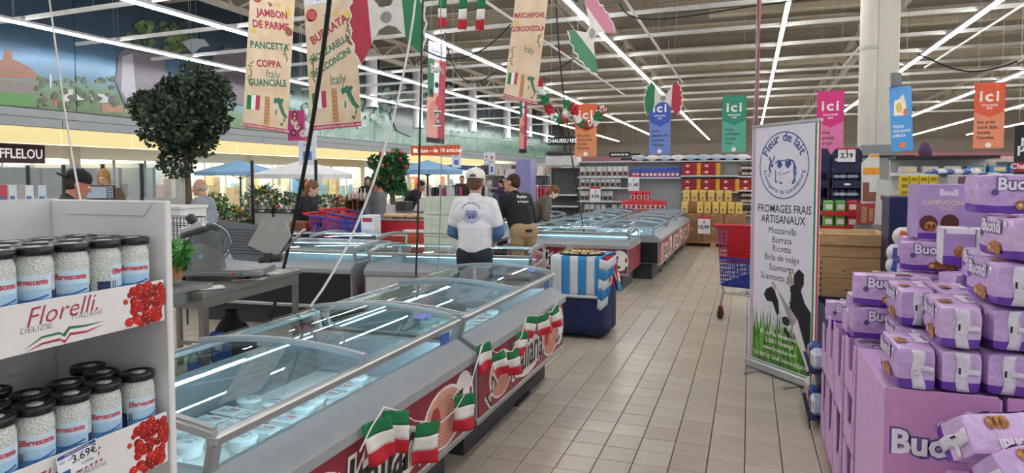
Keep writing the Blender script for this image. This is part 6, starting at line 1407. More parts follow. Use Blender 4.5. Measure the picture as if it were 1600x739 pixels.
# basil
bp_ = thing('potted_basil', 'bushy basil plant in kraft paper and a grey pot beside the shelf', 'plant', P(275, 443, z=.902))
b = MB(); b.lathe([(.032,0),(.038,.05),(.035,.05)], 14); b.build('pot', NM('#7c8084'), bp_)
b = MB(); b.lathe([(.04,.03),(.045,.05),(.062,.12),(.058,.12),(.04,.05)], 10, sm=False); b.build('paper_wrap', NM('#a87a50', bump=.4), bp_)
leafg = [mat('leaf_basil_%d' % i, c, rough=.4) for i, c in enumerate(('#3f8a35', '#57a545', '#2c6b28'))]
def leaves(n, cen, rad, size, seed, m=3, squash=1, shape='ball'):
    b = MB(); rnd = random.Random(seed)
    for _ in range(n):
        while True:
            p = Vector([rnd.uniform(-1, 1) for _ in range(3)])
            if p.length < 1 and (shape != 'ball' or p.length > .25): break
        q = Vector((cen[0]+p.x*rad[0], cen[1]+p.y*rad[1], cen[2]+p.z*rad[2])); d = (p+Vector([rnd.uniform(-.6,.6) for _ in range(3)])).normalized(); s_ = size*rnd.uniform(.6, 1.2)
        side = d.cross(Vector((rnd.uniform(-1,1), rnd.uniform(-1,1), rnd.uniform(-1,1)))).normalized()*s_*.42; up = d.cross(side).normalized()*s_*.12
        b.add([q, q+d*s_*.5+side+up, q+d*s_, q+d*s_*.5-side+up], [(0,1,2),(0,2,3)], rnd.randrange(m))
    return b
lb = leaves(170, (0,0,.19), (.085,.085,.085), .055, 1); lb.build('foliage', leafg, bp_)['kind'] = 'stuff'
b = MB()
for k in range(7): b.tube([(0,0,.05),(.04*math.cos(k),.04*math.sin(k),.17)], .003, 5)
b.build('stem', leafg[2], bp_)['kind'] = 'stuff'
# things under the table
bt = thing('water_bottle', 'clear water bottle with a blue label under the steel table', 'bottle', P(301, 525, z=.0)); q = P(302, 505, y=3.35); bt.location = (q.x, q.y, .30)
b = MB(); b.lathe([(.035,0),(.04,.01),(.04,.14),(.03,.18),(.014,.215),(.014,.235)], 16); b.build('body', glass('bottle_plastic', '#dfeaf0', base=.15), bt); b = MB(); b.lathe([(.016,.232),(.016,.25),(0,.25)], 12); b.build('cap', NM('#c9d4dc'), bt); b = MB(); b.lathe([(.0407,.07),(.0407,.12)], 16); b.build('label', NM('#3a6ac0'), bt)
b = MB(); b.cbox(-.3,-.16,0,.25,.2,.30,.006); b.box(-.3,-.19,.29,.25,-.16,.36); o = b.build('cardboard_box', mat('box_kraft', '#a9835f', rough=.8)); o.location = (bt.location.x+.05, bt.location.y+.03, 0); tag(o, 'open brown cardboard box on the floor under the water bottle', 'box')
q = P(355, 535, y=3.9); b = MB(); b.cbox(-.14,-.12,0,.16,.12,.24,.004); b.box(.10,-.14,.2,.17,-.12,.27); o = b.build('cardboard_box', NM('#c9bdb2', rough=.8)); o.location = (q.x, q.y, 0); tag(o, 'pale cardboard box beside the blue backpack', 'box')
q = P(362, 500, y=4.45); bk = thing('backpack', 'black backpack with a bright blue pocket under the steel table', 'backpack', (q.x, q.y, 0))
b = MB(); b.grid(lambda u, v: (.19*math.cos(2*PI*u)*(math.sin(PI*min(v+.12,1)*.92+.15))**.5 if True else 0, .13*math.sin(2*PI*u)*(math.sin(PI*min(v+.12,1)*.92+.15))**.5, .52*v), 20, 12); b.lathe([(.001,.0),(.12,.0)], 12); b.build('bag', mat('bag_black', '#17181c', rough=.8, bump=.3), bk)
b = MB(); b.cbox(-.11,-.155,.1,.11,-.10,.36,.03); pk_ = b.build('pocket', mat('bag_blue', '#1f55a8', rough=.7), bk); b = MB(); b.prism([(-.03,.02),(.03,.02),(.04,.07),(-.03,.09),(-.045,.06)], (0,-.156,.2), X, Z, .002); b.build('printed_emblem', NM('#c9ccd0'), pk_)
b = MB(); b.tube([(.12,.0,.42),(.22,.02,.3),(.2,.02,.08)], .018, 8); b.build('strap', mat('bag_black', '#17181c'), bk)
q = P(285, 530, y=3.0); b = MB(); b.grid(lambda u, v: tuple(Vector((.13*math.cos(2*PI*u)*math.sin(.4+v*2.4), .11*math.sin(2*PI*u)*math.sin(.4+v*2.4), .30*v))+Vector((mnoise.noise(Vector((u*9,v*9,1))),mnoise.noise(Vector((u*9,v*9,4))),0))*.03), 24, 12); o = b.build('plastic_bag', mat('bag_plastic', '#b9b4c0', rough=.2, alpha=.7, bump=.6)); o.location = (q.x, q.y, .0); tag(o, 'crumpled clear plastic bag beside the brown box', 'bag')
# ================================================================= CRATES AND BACKDROP OF THE COUNTER
q = P(696, 380, y=7.75)
crm_ = mat('crate_ivory', '#c9cbb6', rough=.5)
for k in range(6):
    t = thing('stacking_crate', 'pale ivory plastic crate behind the man in white, %s from the floor' % ordinal(k+1), 'crate', (q.x-.22, 7.6, .0+k*.232), .0, 'stacked ivory crates')
    b = MB(); b.box(0,0,0,.40,.012,.225); b.box(0,.40,0,.40,.412,.225); b.box(0,.012,0,.012,.40,.225); b.box(.388,.012,0,.40,.40,.225); b.box(.012,.012,0,.388,.40,.012); b.build('body', crm_, t)
    b = MB(); b.box(-.008,-.008,.19,.408,0,.225); b.box(-.008,-.008,.10,.408,0,.115)
    b.build('rim', crm_, t); b = MB()
    for x_ in (.0,.08,.16,.24,.32,.39): b.box(x_-.004,-.007,0,x_+.004,0,.19)
    b.build('rib', crm_, t)['kind'] = 'stuff'
# checkout counters and white furniture left
wht = mat('counter_white', '#dcdad6', rough=.4)
def counter(label, x0, y0, x1, y1, h, m_=None, cat='counter', name='counter'):
    t = thing(name, label, cat, (x0, y0, 0)); w_, d = x1-x0, y1-y0
    b = MB(); b.box(.02,.02,0,w_-.02,d-.02,h-.04); b.build('body', m_ or wht, t); b = MB(); b.cbox(0,0,h-.04,w_,d,h,.008); b.build('worktop', wht, t); return t
q0, q1 = P(262, 328, y=6.3), P(282, 330, y=6.3); counter('white service counter just right of the display shelf, behind the wire basket', q0.x-2.6, 6.3, q1.x, 6.75, 1.28)
# till monitor
q = P(157, 306, y=5.9); q = P(157, 306, y=6.5); t = thing('till_monitor', 'black till screen showing a grid of keys behind the man in the black cap', 'monitor', (q.x, 6.5, 1.28), .25)
b = MB(); b.cbox(-.2,-.02,.06,.2,.02,.24,.01); b.build('frame', black, t); b = MB(); b.box(-.18,-.022,.075,.10,-.02,.225,0)
b.box(.11,-.022,.075,.185,-.02,.225,1); b.build('screen', [mat('screen_grey', '#7f8a94', emit=.5), mat('screen_keys', '#b4bcc4', emit=.5)], t)
b = MB()
for i in range(3):
    for j in range(5): b.box(.113+i*.024,-.0235,.078+j*.029,.133+i*.024,-.022,.102+j*.029)
b.build('screen_key', NM('#3a4048'), t)['kind'] = 'stuff'; b = MB(); b.lathe([(.09,0),(.09,.015),(.02,.03),(.02,.08)], 16); b.build('stand', black, t)
# wire basket
q = P(285, 375, y=5.9); t = thing('wire_basket', 'black wire basket stand beside the white counter', 'basket', (q.x, 5.7, 0)); b = MB()
for k in range(10): 
    b.tube([(-.22+.05*k,0,.9),(-.22+.05*k,0,1.18)], .003, 4); b.tube([(-.22+.05*k,.3,.9),(-.22+.05*k,.3,1.18)], .003, 4)
for z_ in (.9,.95,1.0,1.05,1.1,1.18): b.tube([(-.24,0,z_),(.24,0,z_),(.24,.3,z_),(-.24,.3,z_)], .004 if z_ < 1.1 else .006, 4, closed=True)
b.build('wire_mesh', black, t)['kind'] = 'stuff'; b = MB()
for x_ in (-.2,.2): b.tube([(x_,.05,0),(x_,.05,.9)], .01, 6)
b.build('stand', black, t)
# glass barrier
bglass = glass('barrier_glass', '#eef2f2', refl=.6, base=.08); postm = mat('post_dark', '#3a3d42', rough=.35, metal=.5)
gb = thing('glass_barrier', 'glass barrier with dark posts between the shop floor and the mall', 'barrier', (0, 9, 0)); prev = None
for px_, yt in ((-18,258),(43,258),(99,257),(160,256),(221,255),(292,255)):
    q = P(px_, yt, y=9); b = MB(); b.cbox(q.x-.035, -.02, 0, q.x+.035, .02, q.z, .008); b.build('post', postm, gb)
    if prev is not None:
        b = MB(); b.box(prev+.04, -.005, .2, q.x-.04, .005, q.z-.0); b.build('pane', bglass, gb)
        b = MB(); b.box(prev+.04, -.012, .1, q.x-.04, -.006, 1.28 if px_ > 60 else 1.5); b.build('frosted_panel', mat('frosted', '#d0cecc', rough=.3, alpha=.6), gb)
    prev = q.x
gb2 = thing('glass_barrier', 'second, farther glass barrier with thinner posts behind the first', 'barrier', (0, 12.5, 0)); prev = None
for px_ in (-30, 63, 128, 187, 240):
    q = P(px_, 262, y=12.5); b = MB(); b.cbox(q.x-.035, -.02, 0, q.x+.035, .02, q.z, .008); b.build('post', postm, gb2)
    if prev is not None: b = MB(); b.box(prev+.04, -.005, .2, q.x-.04, .005, q.z); b.build('pane', bglass, gb2)
    prev = q.x
for k, (px_, c_) in enumerate(((20,'#dfe6ee'),(46,'#eaf0f4'),(66,'#cfe0ee'),(5,'#cf4a58'))):
    q = P(px_, 300, y=8.2); b = MB(); b.cbox(-.09,-.01,1.2,.09,.01,1.5,.003); b.box(-.06,-.012,1.25,.06,-.01,1.31,1); b.cbox(-.2,-.05,0,.2,.25,1.2,.01); o = b.build('leaflet_stand', [NM(c_), NM('#4a78b8')]); o.location = (q.x, 8.2, 0); tag(o, 'white stand with a notice in front of the glass barrier, %s from the left' % ['second','third','fourth','first'][k], 'stand', 'notice stands by the barrier')
# ================================================================= TREES, PLANTS, MALL FURNITURE
lf = [mat('leaf_dark_%d' % i, c, rough=.4) for i, c in enumerate(('#2f3f30', '#3c4f3a', '#22301f', '#55664c'))]; bark = mat('bark', '#6a5a48', rough=.9, bump=.6, bscale=20); potm = mat('planter', '#4a4440', rough=.7)
def tree(label, base, zt, crown_z, rad, n, size, seed, lm, pot=.5, name='potted_tree'):
    t = thing(name, label, 'tree', base); rnd = random.Random(seed); cx, cz = (0, 0), crown_z
    b = MB(); b.lathe([(.25*pot*1.4,0),(.32*pot*1.4,pot),(.28*pot*1.4,pot),(.27*pot*1.4,pot*.9),(0,pot*.9)], 18); b.build('planter', potm, t)
    b = MB(); b.tube([(0,0,pot*.9),(.03,.02,(pot+cz-rad[2])/2),(0,0,cz-rad[2]*.5),(0,0,cz)], [.06,.05,.045,.02], 8)
    for k in range(12):
        a = k*2.4; z_ = cz-rad[2]*.7+rad[2]*.09*k; b.tube([(0,0,z_),(rad[0]*.4*math.cos(a),rad[1]*.4*math.sin(a),z_+.15*rad[2]),(rad[0]*.85*math.cos(a),rad[1]*.85*math.sin(a),z_+.4*rad[2])], [.022,.014,.004], 5)
    b.build('trunk', bark, t)
    lb = MB(); cl = []
    for k in range(26):
        while True:
            p = Vector([rnd.uniform(-1,1) for _ in range(3)])
            if p.length < 1: break
        p = p*(.82/max(p.length, .5)) if p.length < .5 else p*.86
        cl.append(p); g = leaves(n//26, (p.x*rad[0], p.y*rad[1], cz+p.z*rad[2]), (rad[0]*.36, rad[1]*.36, rad[2]*.26), size, seed*100+k, len(lm), shape='full'); lb.add(g.v, g.f); lb.mi[-len(g.mi):] = g.mi
    lb.build('foliage', lm, t)['kind'] = 'stuff'; return t
q = P(285, 190, y=8.2); zb = P(312, 290, y=8.2)
tree('large dark ficus tree standing before the mural at the left', (q.x+.06, 8.2, 0), 3.4, q.z+.04, (.70, .70, .95), 12000, .075, 5, lf, .6)
q = P(612, 300, y=10.6); t2 = tree('smaller green tree decorated with red bows and oranges in the middle', (q.x, 10.6, 0), 2.1, 1.78, (.34, .34, .42), 3200, .085, 9, [mat('leaf_mid_%d' % i, c, rough=.4) for i, c in enumerate(('#2c5a35', '#3b6e40', '#1f4428', '#4f8050'))], .45)
rnd = random.Random(2)
for k in range(14):
    a, e_ = rnd.uniform(PI, 2*PI), rnd.uniform(-.8, 1.0); p = Vector((.33*math.cos(a)*math.cos(e_), .33*math.sin(a)*math.cos(e_), 1.75+.40*math.sin(e_))); b = MB(); b.ball(p, .035 if k % 3 else .045, 8); b.build('bauble' if k % 3 else 'red_bow', NM(['#c8283c','#e08a2a','#b82a48','#d8702a'][k % 4]), t2)
b = MB(); b.box(.05,-.3,.9,.23,-.29,1.16); b.build('notice', NM('#d8d8d6'), t2)
umw = mat('parasol_white', '#dcdde0', rough=.8); umb = mat('parasol_blue', '#7fa8cc', rough=.8)
def parasol(label, px_, py_top, y_, r, m_, ztop=None):
    q = P(px_, py_top, y=y_); t = thing('parasol', label, 'parasol', (q.x, y_, 0), .2, 'mall parasols'); z = q.z
    b = MB(); n = 8; vs = [(0,0,z)]+[(r*math.cos(2*PI*k/n), r*math.sin(2*PI*k/n), z-.28*r) for k in range(n)]; b.add(vs, [(0,1+k,1+(k+1)%n) for k in range(n)])
    vs2 = vs[1:]+[(x, y, z_-.12) for x, y, z_ in vs[1:]]; b.add(vs2, [(k,(k+1)%n,n+(k+1)%n,n+k) for k in range(n)]); b.build('canopy', m_, t)
    b = MB(); b.tube([(0,0,0),(0,0,z)], .025, 8); b.lathe([(.3,0),(.3,.06),(.05,.08)], 14); b.build('pole', black, t)
    b = MB()
    for k in range(n): b.tube([(0,0,z-.45*r),(r*.6*math.cos(2*PI*k/n), r*.6*math.sin(2*PI*k/n), z-.17*r)], .01, 4)
    b.build('rib', black, t)['kind'] = 'stuff'; return t
parasol('white parasol in the mall between the two hanging food banners', 474, 250, 15, 1.35, umw)
parasol('pale blue parasol in the mall at the edge of the ficus', 375, 250, 19, 1.5, umb)
parasol('pale blue parasol behind the straight black cable', 668, 250, 17, 1.0, umb)
parasol('far white parasol seen through the glass barrier', 120, 268, 19, 1.2, umw)
# flower and plant stall
rnd = random.Random(12)
cratew = mat('crate_brown', '#7a5538', rough=.8)
for k, (px_, y_, z_) in enumerate(((352,11.5,.9),(378,11,.85),(405,11,.8),(430,12,.85),(395,13,1.1),(418,14,1.2),(440,13.5,1.1),(462,14,1.1),(335,12.5,1.1),(500,14,1.05),(520,14.5,1.05),(548,14.5,1.05))):
    q = P(px_, 330, y=y_); lb_ = 'flower stand of mixed pot plants in the mall stall, %s' % ordinal(k+1)+' built up from the ficus'
    t = thing('plant_stand', 'plant stand of the flower stall between ficus and decorated tree, %s in line' % ordinal(k+1), 'plant stand', (q.x, y_, 0), 0, 'plant stands of the flower stall')
    b = MB(); b.cbox(-.3,-.25,0,.3,.25,z_-.25,.01); b.box(-.32,-.27,z_-.28,.32,.27,z_-.25); b.build('stand', [black, cratew, NM('#d6d4d0')][k % 3], t)
    for j in range(4):
        x_ = -.22+.15*j; b = MB(); b.lathe([(.045,z_-.25),(.06,z_-.13)], 10, (x_, 0, 0)); b.build('pot', NM(rnd.choice(['#c9b8a0','#d8d0c8','#8a5a48','#b0a8c0'])), t)
        fl = leaves(50, (x_, 0, z_), (.09,.09,.14), .09, k*10+j, 3); fl.build('foliage', [lf[1], NM(rnd.choice(['#4f8a48','#3c7a3c','#6a9a50'])), NM(rnd.choice(['#e6d8e0','#d88aa8','#e0c040','#4f8a48','#c8587a','#efe8d8']))], t)['kind'] = 'stuff'
for k, (px_, y_, h_) in enumerate(((478,13,1.7),(405,14.5,1.9),(636,19.5,1.8))):
    q = P(px_, 300, y=y_); t = thing('potted_palm', 'tall narrow potted plant in the mall, %s' % ['left of the white parasol pole','by the blue parasol','under the far blue parasol'][k], 'plant', (q.x, y_, 0)); b = MB(); b.lathe([(.15,0),(.2,.4)], 14); b.build('pot', potm, t)
    lv = MB(); r2 = random.Random(k)
    for _ in range(40): a = r2.uniform(0, 6.3); e_ = r2.uniform(.3, 1.3); l_ = r2.uniform(.4, .9); d = Vector((math.cos(a)*math.cos(e_), math.sin(a)*math.cos(e_), math.sin(e_))); s_ = Vector((-math.sin(a), math.cos(a), 0))*.03; p0 = Vector((0,0,h_-.9)); lv.add([p0, p0+d*l_*.5+s_, p0+d*l_+Vector((0,0,-.15*l_)), p0+d*l_*.5-s_], [(0,1,2,3)], r2.randrange(3))
    lv.build('foliage', [lf[1], leafg[0], leafg[2]], t)['kind'] = 'stuff'; b = MB(); b.tube([(0,0,.35),(0,0,h_-.8)], .02, 6); b.build('stem', bark, t)
# dark railing and tall posts by the stall
t = thing('stall_railing', 'black metal railing of the flower stall', 'railing', (0, 10.2, 0)); xa_, xb_ = P(395, 320, y=10.2).x, P(565, 320, y=10.2).x
for z_ in (1.05, 1.0): b = MB(); b.box(xa_, -.02, z_-.02, xb_, .02, z_); b.build('bar', black, t)
for k in range(6): x_ = xa_+(xb_-xa_)*k/5; b = MB(); b.box(x_-.02,-.02,0,x_+.02,.02,1.06 if k not in (0, 3) else 1.95); b.build('post', black, t)
b = MB(); b.box(xa_+.05,-.005,.3,xb_-.05,.005,.98); b.build('infill_panel', NM('#b9bab8', rough=.4), t)
# wooden crates with glassware
for k in range(2):
    q = P(548+12*k, 305, y=12); t = thing('wooden_rack', 'brown wooden crate rack with bottles left of the decorated tree, %s' % ['left','right'][k], 'rack', (q.x-.15, 12, 0)); 
    b = MB(); b.cbox(0,0,0,.3,.4,.75,.01); b.build('base', cratew, t)
    for z_ in (.75,.95,1.15):
        b = MB(); b.box(0,0,z_,.3,.4,z_+.02); b.build('shelf_board', cratew, t)
    for x_ in (0,.28): b = MB(); b.box(x_,0,.75,x_+.02,.4,1.2); b.build('side_board', cratew, t)
    for j in range(3): b = MB(); b.lathe([(.03,1.175),(.035,1.3),(.012,1.36),(.012,1.42)], 8, (.06+.09*j,.1,0)); o = b.build('bottle', [NM('#c9d4d0'), NM('#d8a8b0')][j % 2]); o.location = t.location; tag(o, 'bottle on the %s brown wooden rack, %s from the left' % (['left','right'][k], ordinal(j+1)), 'bottle', 'bottles on the wooden racks')
# blue trolley of the woman in black, second trolley behind
q = P(538, 345, y=8.75); c2 = dup(ct, (q.x, 8.75, 0), PI+.12, 'blue trolley with red handle pushed by the woman in the black coat')
q = P(562, 330, y=9.9); c3 = dup(ct, (q.x, 9.75, 0), PI-.2, 'second blue trolley just beyond the pushed one')
b = MB(); b.cbox(-.14,-.1,0,.14,.1,.2,.03); o = b.build('shoulder_bag', mat('leather_brown', '#7a4a2c', rough=.4)); q = P(470, 355, y=8.5); o.location = (q.x, 8.5, q.z-.1); tag(o, 'brown leather bag carried by the woman in the black coat', 'bag')
# red skirted bread tray with baguettes
q0, q1 = P(587, 375, y=8.9), P(668, 372, y=8.9); t = thing('bread_table', 'low table with a bright red skirt and bread trays behind the middle freezers', 'table', (q0.x, 8.9, 0)); w_ = q1.x-q0.x; zt = q0.z+.1
b = MB(); b.cbox(0,0,0,w_,.5,.98,.01); b.build('skirt', mat('skirt_red', '#c01824', rough=.6), t); b = MB(); b.cbox(-.02,-.02,.98,w_+.02,.52,1.0,.005); b.build('table_top', NM('#8a8078'), t)
for k in range(5): b = MB(); b.cbox(-.09,-.1,0,.09,.12,.08,.03); o = b.build('bread_pack', mat('bread_wrap', '#c9a283', rough=.25, bump=.4)); o.location = (q0.x+.12+k*.19, 9.15, 1.0); tag(o, 'wrapped flat bread pack on the red skirted table, %s from the left' % ordinal(k+1), 'bread', 'bread packs on the red table')
b = MB(); b.cbox(-.11,-.1,0,.11,.1,.30,.01); b.prism([(-.08,.2),(.08,.2),(.08,.26),(-.08,.26)], (0,-.101,0), X, Z, .001, 1); o = b.build('white_bucket', [NM('#dcdce0'), NM('#a83048')]); q = P(580, 372, y=8.6); o.location = (q.x, 8.6, .78); tag(o, 'white tub with a red label left of the red skirted table', 'tub')
b = MB(); b.cbox(-.14,-.14,0,.14,.14,.78,.01); o = b.build('stand', NM('#5a5a5e')); o.location = (q.x, 8.6, 0); tag(o, 'dark stand under the white tub', 'stand')
q0, q1 = P(660, 400, y=8.2), P(700, 400, y=8.2); counter('orange and red low cabinet behind the pale freezer', q0.x-.6, 8.75, q1.x, 9.1, .86, mat('cabinet_orange', '#c8502e', rough=.5), 'cabinet', 'cabinet')
# checkouts
for k, (px_, y_) in enumerate(((585,12.0),(640,12.2),(710,13.0),(690,16.2),(622,21.5))):
    q = P(px_, 330, y=y_); t = thing('checkout', 'white and grey checkout counter in the middle distance, %s' % ['nearest, left','second from the tree','third, by the straight cable','fourth, behind the crates','farthest'][k], 'checkout', (q.x-.4, y_, 0)); b = MB(); b.cbox(0,0,0,.8,1.9,.88,.02); b.build('body', NM('#c9cac8'), t); b = MB(); b.box(.1,.0,.88,.7,1.4,.895); b.build('belt', rub, t); b = MB(); b.cbox(.05,1.45,.88,.35,1.8,1.1,.02); b.build('till', NM('#3a3d42'), t); b = MB(); b.box(0,-.01,.5,.8,0,.88); b.build('front_panel', NM('#e6e6e4'), t)
for k, (px_, y_, c) in enumerate(((722,14.9,'#1a1a1c'),(560,15.8,'#8a6a48'))):
    q = P(px_, 325, y=y_); b = MB(); b.cbox(-.35,-.2,0,.35,.2,.3,.08); o = b.build('bag', NM(c)); o.location = (q.x, y_, .9); tag(o, ['large black bag on the far counter behind the man in white', 'brown paper bag on a far checkout'][k], 'bag')
    b = MB(); b.cbox(-.6,-.3,0,.6,.3,.9,.02); o = b.build('counter', NM('#4a4c50')); o.location = (q.x, y_, 0); tag(o, ['dark counter under the black bag', 'dark counter under the brown paper bag'][k], 'counter')
# clothes racks etc. in the far middle
rnd = random.Random(44); nr = 0
for k in range(16):
    px_ = 690+k*10; y_ = 19+(k*7 % 13); q = P(px_, 290, y=y_); nr += 1
    t = thing('clothes_rack', 'far clothes rack with hanging garments, %s from the left behind the man in white' % ordinal(nr), 'rack', (q.x, y_, 0), 0, 'far clothes racks'); b = MB(); b.tube([(-.4,0,0),(-.4,0,1.4),(.4,0,1.4),(.4,0,0)], .02, 6); b.build('frame', chrome, t)
    for j in range(6): b = MB(); b.cbox(-.36+.12*j,-.2,.6,-.27+.12*j,.2,1.35,.02); b.build('garment', NM(rnd.choice(['#c9cdd4','#4a5a78','#8a8f98','#d8b8c0','#2f3238','#b8c8d8','#c03a58'])), t)
# lilac display by the black shelving
q0, q1 = P(806, 325, y=18), P(829, 325, y=18); t = thing('lilac_display', 'tall lilac display stand left of the black shelving', 'display', (q0.x, 18, 0)); w_ = q1.x-q0.x; b = MB(); b.cbox(0,0,0,w_,.5,2.15,.01); b.build('side_panel', mat('display_lilac', '#8f8bbd', rough=.4), t)
for k in range(4): b = MB(); b.box(-.35,0,.5+k*.38,-.0,.5,.53+k*.38); b.build('shelf_board', wht, t); b = MB(); b.box(-.33,.02,.53+k*.38,-.02,.3,.75+k*.38); b.build('product_row', NM(['#c8485a','#d8d0d8','#a8485a','#c9c0cc'][k]), t)
b = MB(); b.text('PROMOTION', .13, .22, .7, (0,-.001,0), X, Z, .002, 0, rot=PI/2, bold=.02); b.build('lettering', inkw, t)
# ================================================================= COFFEE SHELVES AT THE END OF THE AISLE
gm = mat('gondola_grey', '#a9aaab', rough=.5); shm = mat('shelf_metal', '#d4d4d2', rough=.4); GY = 17.0
def bay(x0, x1, zs, label, back='#bdbdbd', depth=.45, top=2.06, base=True, y=GY):
    t = thing('shelf_unit', label, 'shelf', (x0, y, 0)); w_ = x1-x0
    b = MB(); b.box(0, depth, 0, w_, depth+.04, top); b.build('back_panel', NM(back), t)
    for x_ in (0, w_-.03): b = MB(); b.box(x_, depth-.06, 0, x_+.03, depth, top); b.build('upright', gm, t)
    for z_ in zs: b = MB(); b.cbox(.0, 0, z_-.035, w_, depth, z_, .006); b.build('shelf_board', shm, t)
    b = MB(); b.box(.0, .02, 0, w_, depth-.061, .12); b.build('plinth', darkm, t); return t
XA, XB, XC, XD, XE, XF_ = P(853,300,y=GY).x, P(902,300,y=GY).x, P(984,300,y=GY).x, P(1063,300,y=GY).x, P(1153,300,y=GY).x, P(1195,300,y=GY).x
zr = [P(920, q_, y=GY).z for q_ in (276, 293, 314, 335)]
bay(XA, XB-.01, [.5, .9, 1.2], 'dark grey shelf bay with a white canopy, left end of the coffee wall', '#4a4c50', top=1.9)
b = MB(); b.cbox(XA+.0, GY-.1, 1.92, XB-.0, GY+.5, 2.22, .05); b.cbox(XA+.02, GY-.12, 2.22, XB-.1, GY+.4, 2.32, .04, 1); o = b.build('canopy', [NM('#d0d0ce'), NM('#3a3c40')]); tag(o, 'white canopy with a dark grey top over the left shelf bay', 'canopy')
bay(XB, XC, zr, 'shelf bay stocked with brown coffee bags')
zt = P(1020, 277, y=GY).z; bay(XC, XD, [zt], 'shelf bay with one high row of blue and red packs')
z2 = [P(1100, q_, y=GY).z for q_ in (274, 299)]; bay(XD, XE, z2, 'shelf bay with red and yellow multipacks above the pallet')
z3 = [P(1170, q_, y=GY).z for q_ in (275, 297, 318)]; bay(XE, XF_, z3+[.75], 'shelf bay of dark tins at the banner edge')
def bag(c1, c2, w_=.13, h=.26, d=.08, name='coffee_bag', c3=None, cat='bag'):
    t = thing(name, 'x', cat); b = MB(); rows = [(0, .5), (.08, .5), (.5, .46), (.85, .34), (1, .06)]; n = 8
    def ring(z, th): return [(-w_/2, 0, z*h), (-w_*.42, -d*th, z*h), (w_*.42, -d*th, z*h), (w_/2, 0, z*h), (w_*.42, d*th, z*h), (-w_*.42, d*th, z*h)]
    vs = [p for z, th in rows for p in ring(z, th)]; fs = [(r*6+j, r*6+(j+1) % 6, (r+1)*6+(j+1) % 6, (r+1)*6+j) for r in range(4) for j in range(6)]
    b.add(vs, fs); b.build('pouch', NM(c1, rough=.3, bump=.3), t); b = MB(); b.rect(-w_*.38, h*.08, w_*.38, h*.5, (0, -d*.51, 0), X, Z, .002, 0); b.disc(0, h*.3, w_*.26, (0, -d*.51, 0), X, Z, .004, 1, 12)
    b.build('printed_label', [NM(c2), NM(c3 or '#2a211e')], t); return t
def row(proto, x0, x1, y, z, n, lab, group, rnd, skip=()):
    for k in range(n):
        if k in skip: continue
        o = proto[0] if proto[1] == 0 else dup(proto[0]); proto[1] = 1
        o.location = (x0+(x1-x0)*(k+.5)/n+rnd.uniform(-.008, .008), y+rnd.uniform(-.01, .01), z+.001); o.rotation_euler = (0, 0, rnd.uniform(-.12, .12)); o['label'] = lab+', %s from the left' % ordinal(k+1); o['group'] = group
rnd = random.Random(31); pc_ = [bag('#c9c7c6', '#7a5844'), 0]
row(pc_, XB+.05, XC-.05, GY+.12, zr[0], 9, 'pale coffee bag with a brown label on the top shelf', 'coffee bags', rnd)
row(pc_, XB+.05, XC-.25, GY+.12, zr[1], 8, 'pale coffee bag with a brown label on the second shelf', 'coffee bags', rnd)
row(pc_, XB+.05, XC-.45, GY+.12, zr[2], 7, 'pale coffee bag with a brown label on the third shelf', 'coffee bags', rnd, (2,3))
row(pc_, XB+.15, XC-.02, GY+.12, zr[3], 8, 'pale coffee bag with a brown label on the fourth shelf', 'coffee bags', rnd, (4,))
pb_ = [bag('#2a4a9c', '#b01c30', c3='#d8d4d8', w_=.15, h=.23), 0]
for z_, n_ in ((zt, 11),): row(pb_, XC+.03, XD-.03, GY+.12, z_, n_, 'blue and red coffee pack on the high shelf', 'blue and red packs', rnd)
pr_ = [bag('#c01e2c', '#d8d4d4', c3='#a01828', w_=.16, h=.22), 0]
b = MB(); b.cbox(XC, 16.2, 0, XD-.1, 16.9, .86, .01); o = b.build('display_table', NM('#8a6448')); tag(o, 'brown display base under the red coffee packs', 'display'); 
row(pr_, XC-.1, XD-.3, 16.5, .861, 9, 'red coffee pack in the low row behind the freezers', 'red packs', rnd); row(pr_, XC+.05, XC+.55, 16.7, 1.09, 3, 'red coffee pack in the raised trio', 'red packs', rnd)
b = MB(); b.cbox(XC, 16.6, .862, XC+.62, 16.85, 1.088, .01); tag(b.build('card_box', NM('#7a5844')), 'brown box raising the three red packs', 'box')
# multipacks red / yellow
def multi(): 
    t = thing('coffee_multipack', 'x', 'box'); b = MB(); b.cbox(-.24,-.12,0,.10,.12,.15,.004); b.build('red_part', mat('box_red', '#a81c2c', rough=.35), t); b = MB(); b.cbox(.101,-.12,0,.20,.12,.15,.004); b.build('yellow_part', mat('box_yellow', '#d8a82c', rough=.35), t)
    b = MB(); b.disc(-.12,.08,.045,(0,-.1205,0),X,Z,.002,0,12,.03); b.disc(.0,.05,.04,(0,-.1205,0),X,Z,.002,1,12,.03); b.build('printed_cup', [NM('#e0c8c0'), NM('#6a2a24')], t); return t
mp_ = [multi(), 0]
for z_, n_, st, sk in ((z2[0], 2, 2, 0), (z2[1], 4, 2, 0)):
    for j in range(st): row(mp_, XD+.05, XD+.05+.455*n_, GY+.2, z_+.153*j, n_, 'red and yellow coffee multipack, %s shelf, %s tier' % ('upper' if n_ == 2 else 'lower', ['lower','upper'][j]), 'coffee multipacks', random.Random(1))
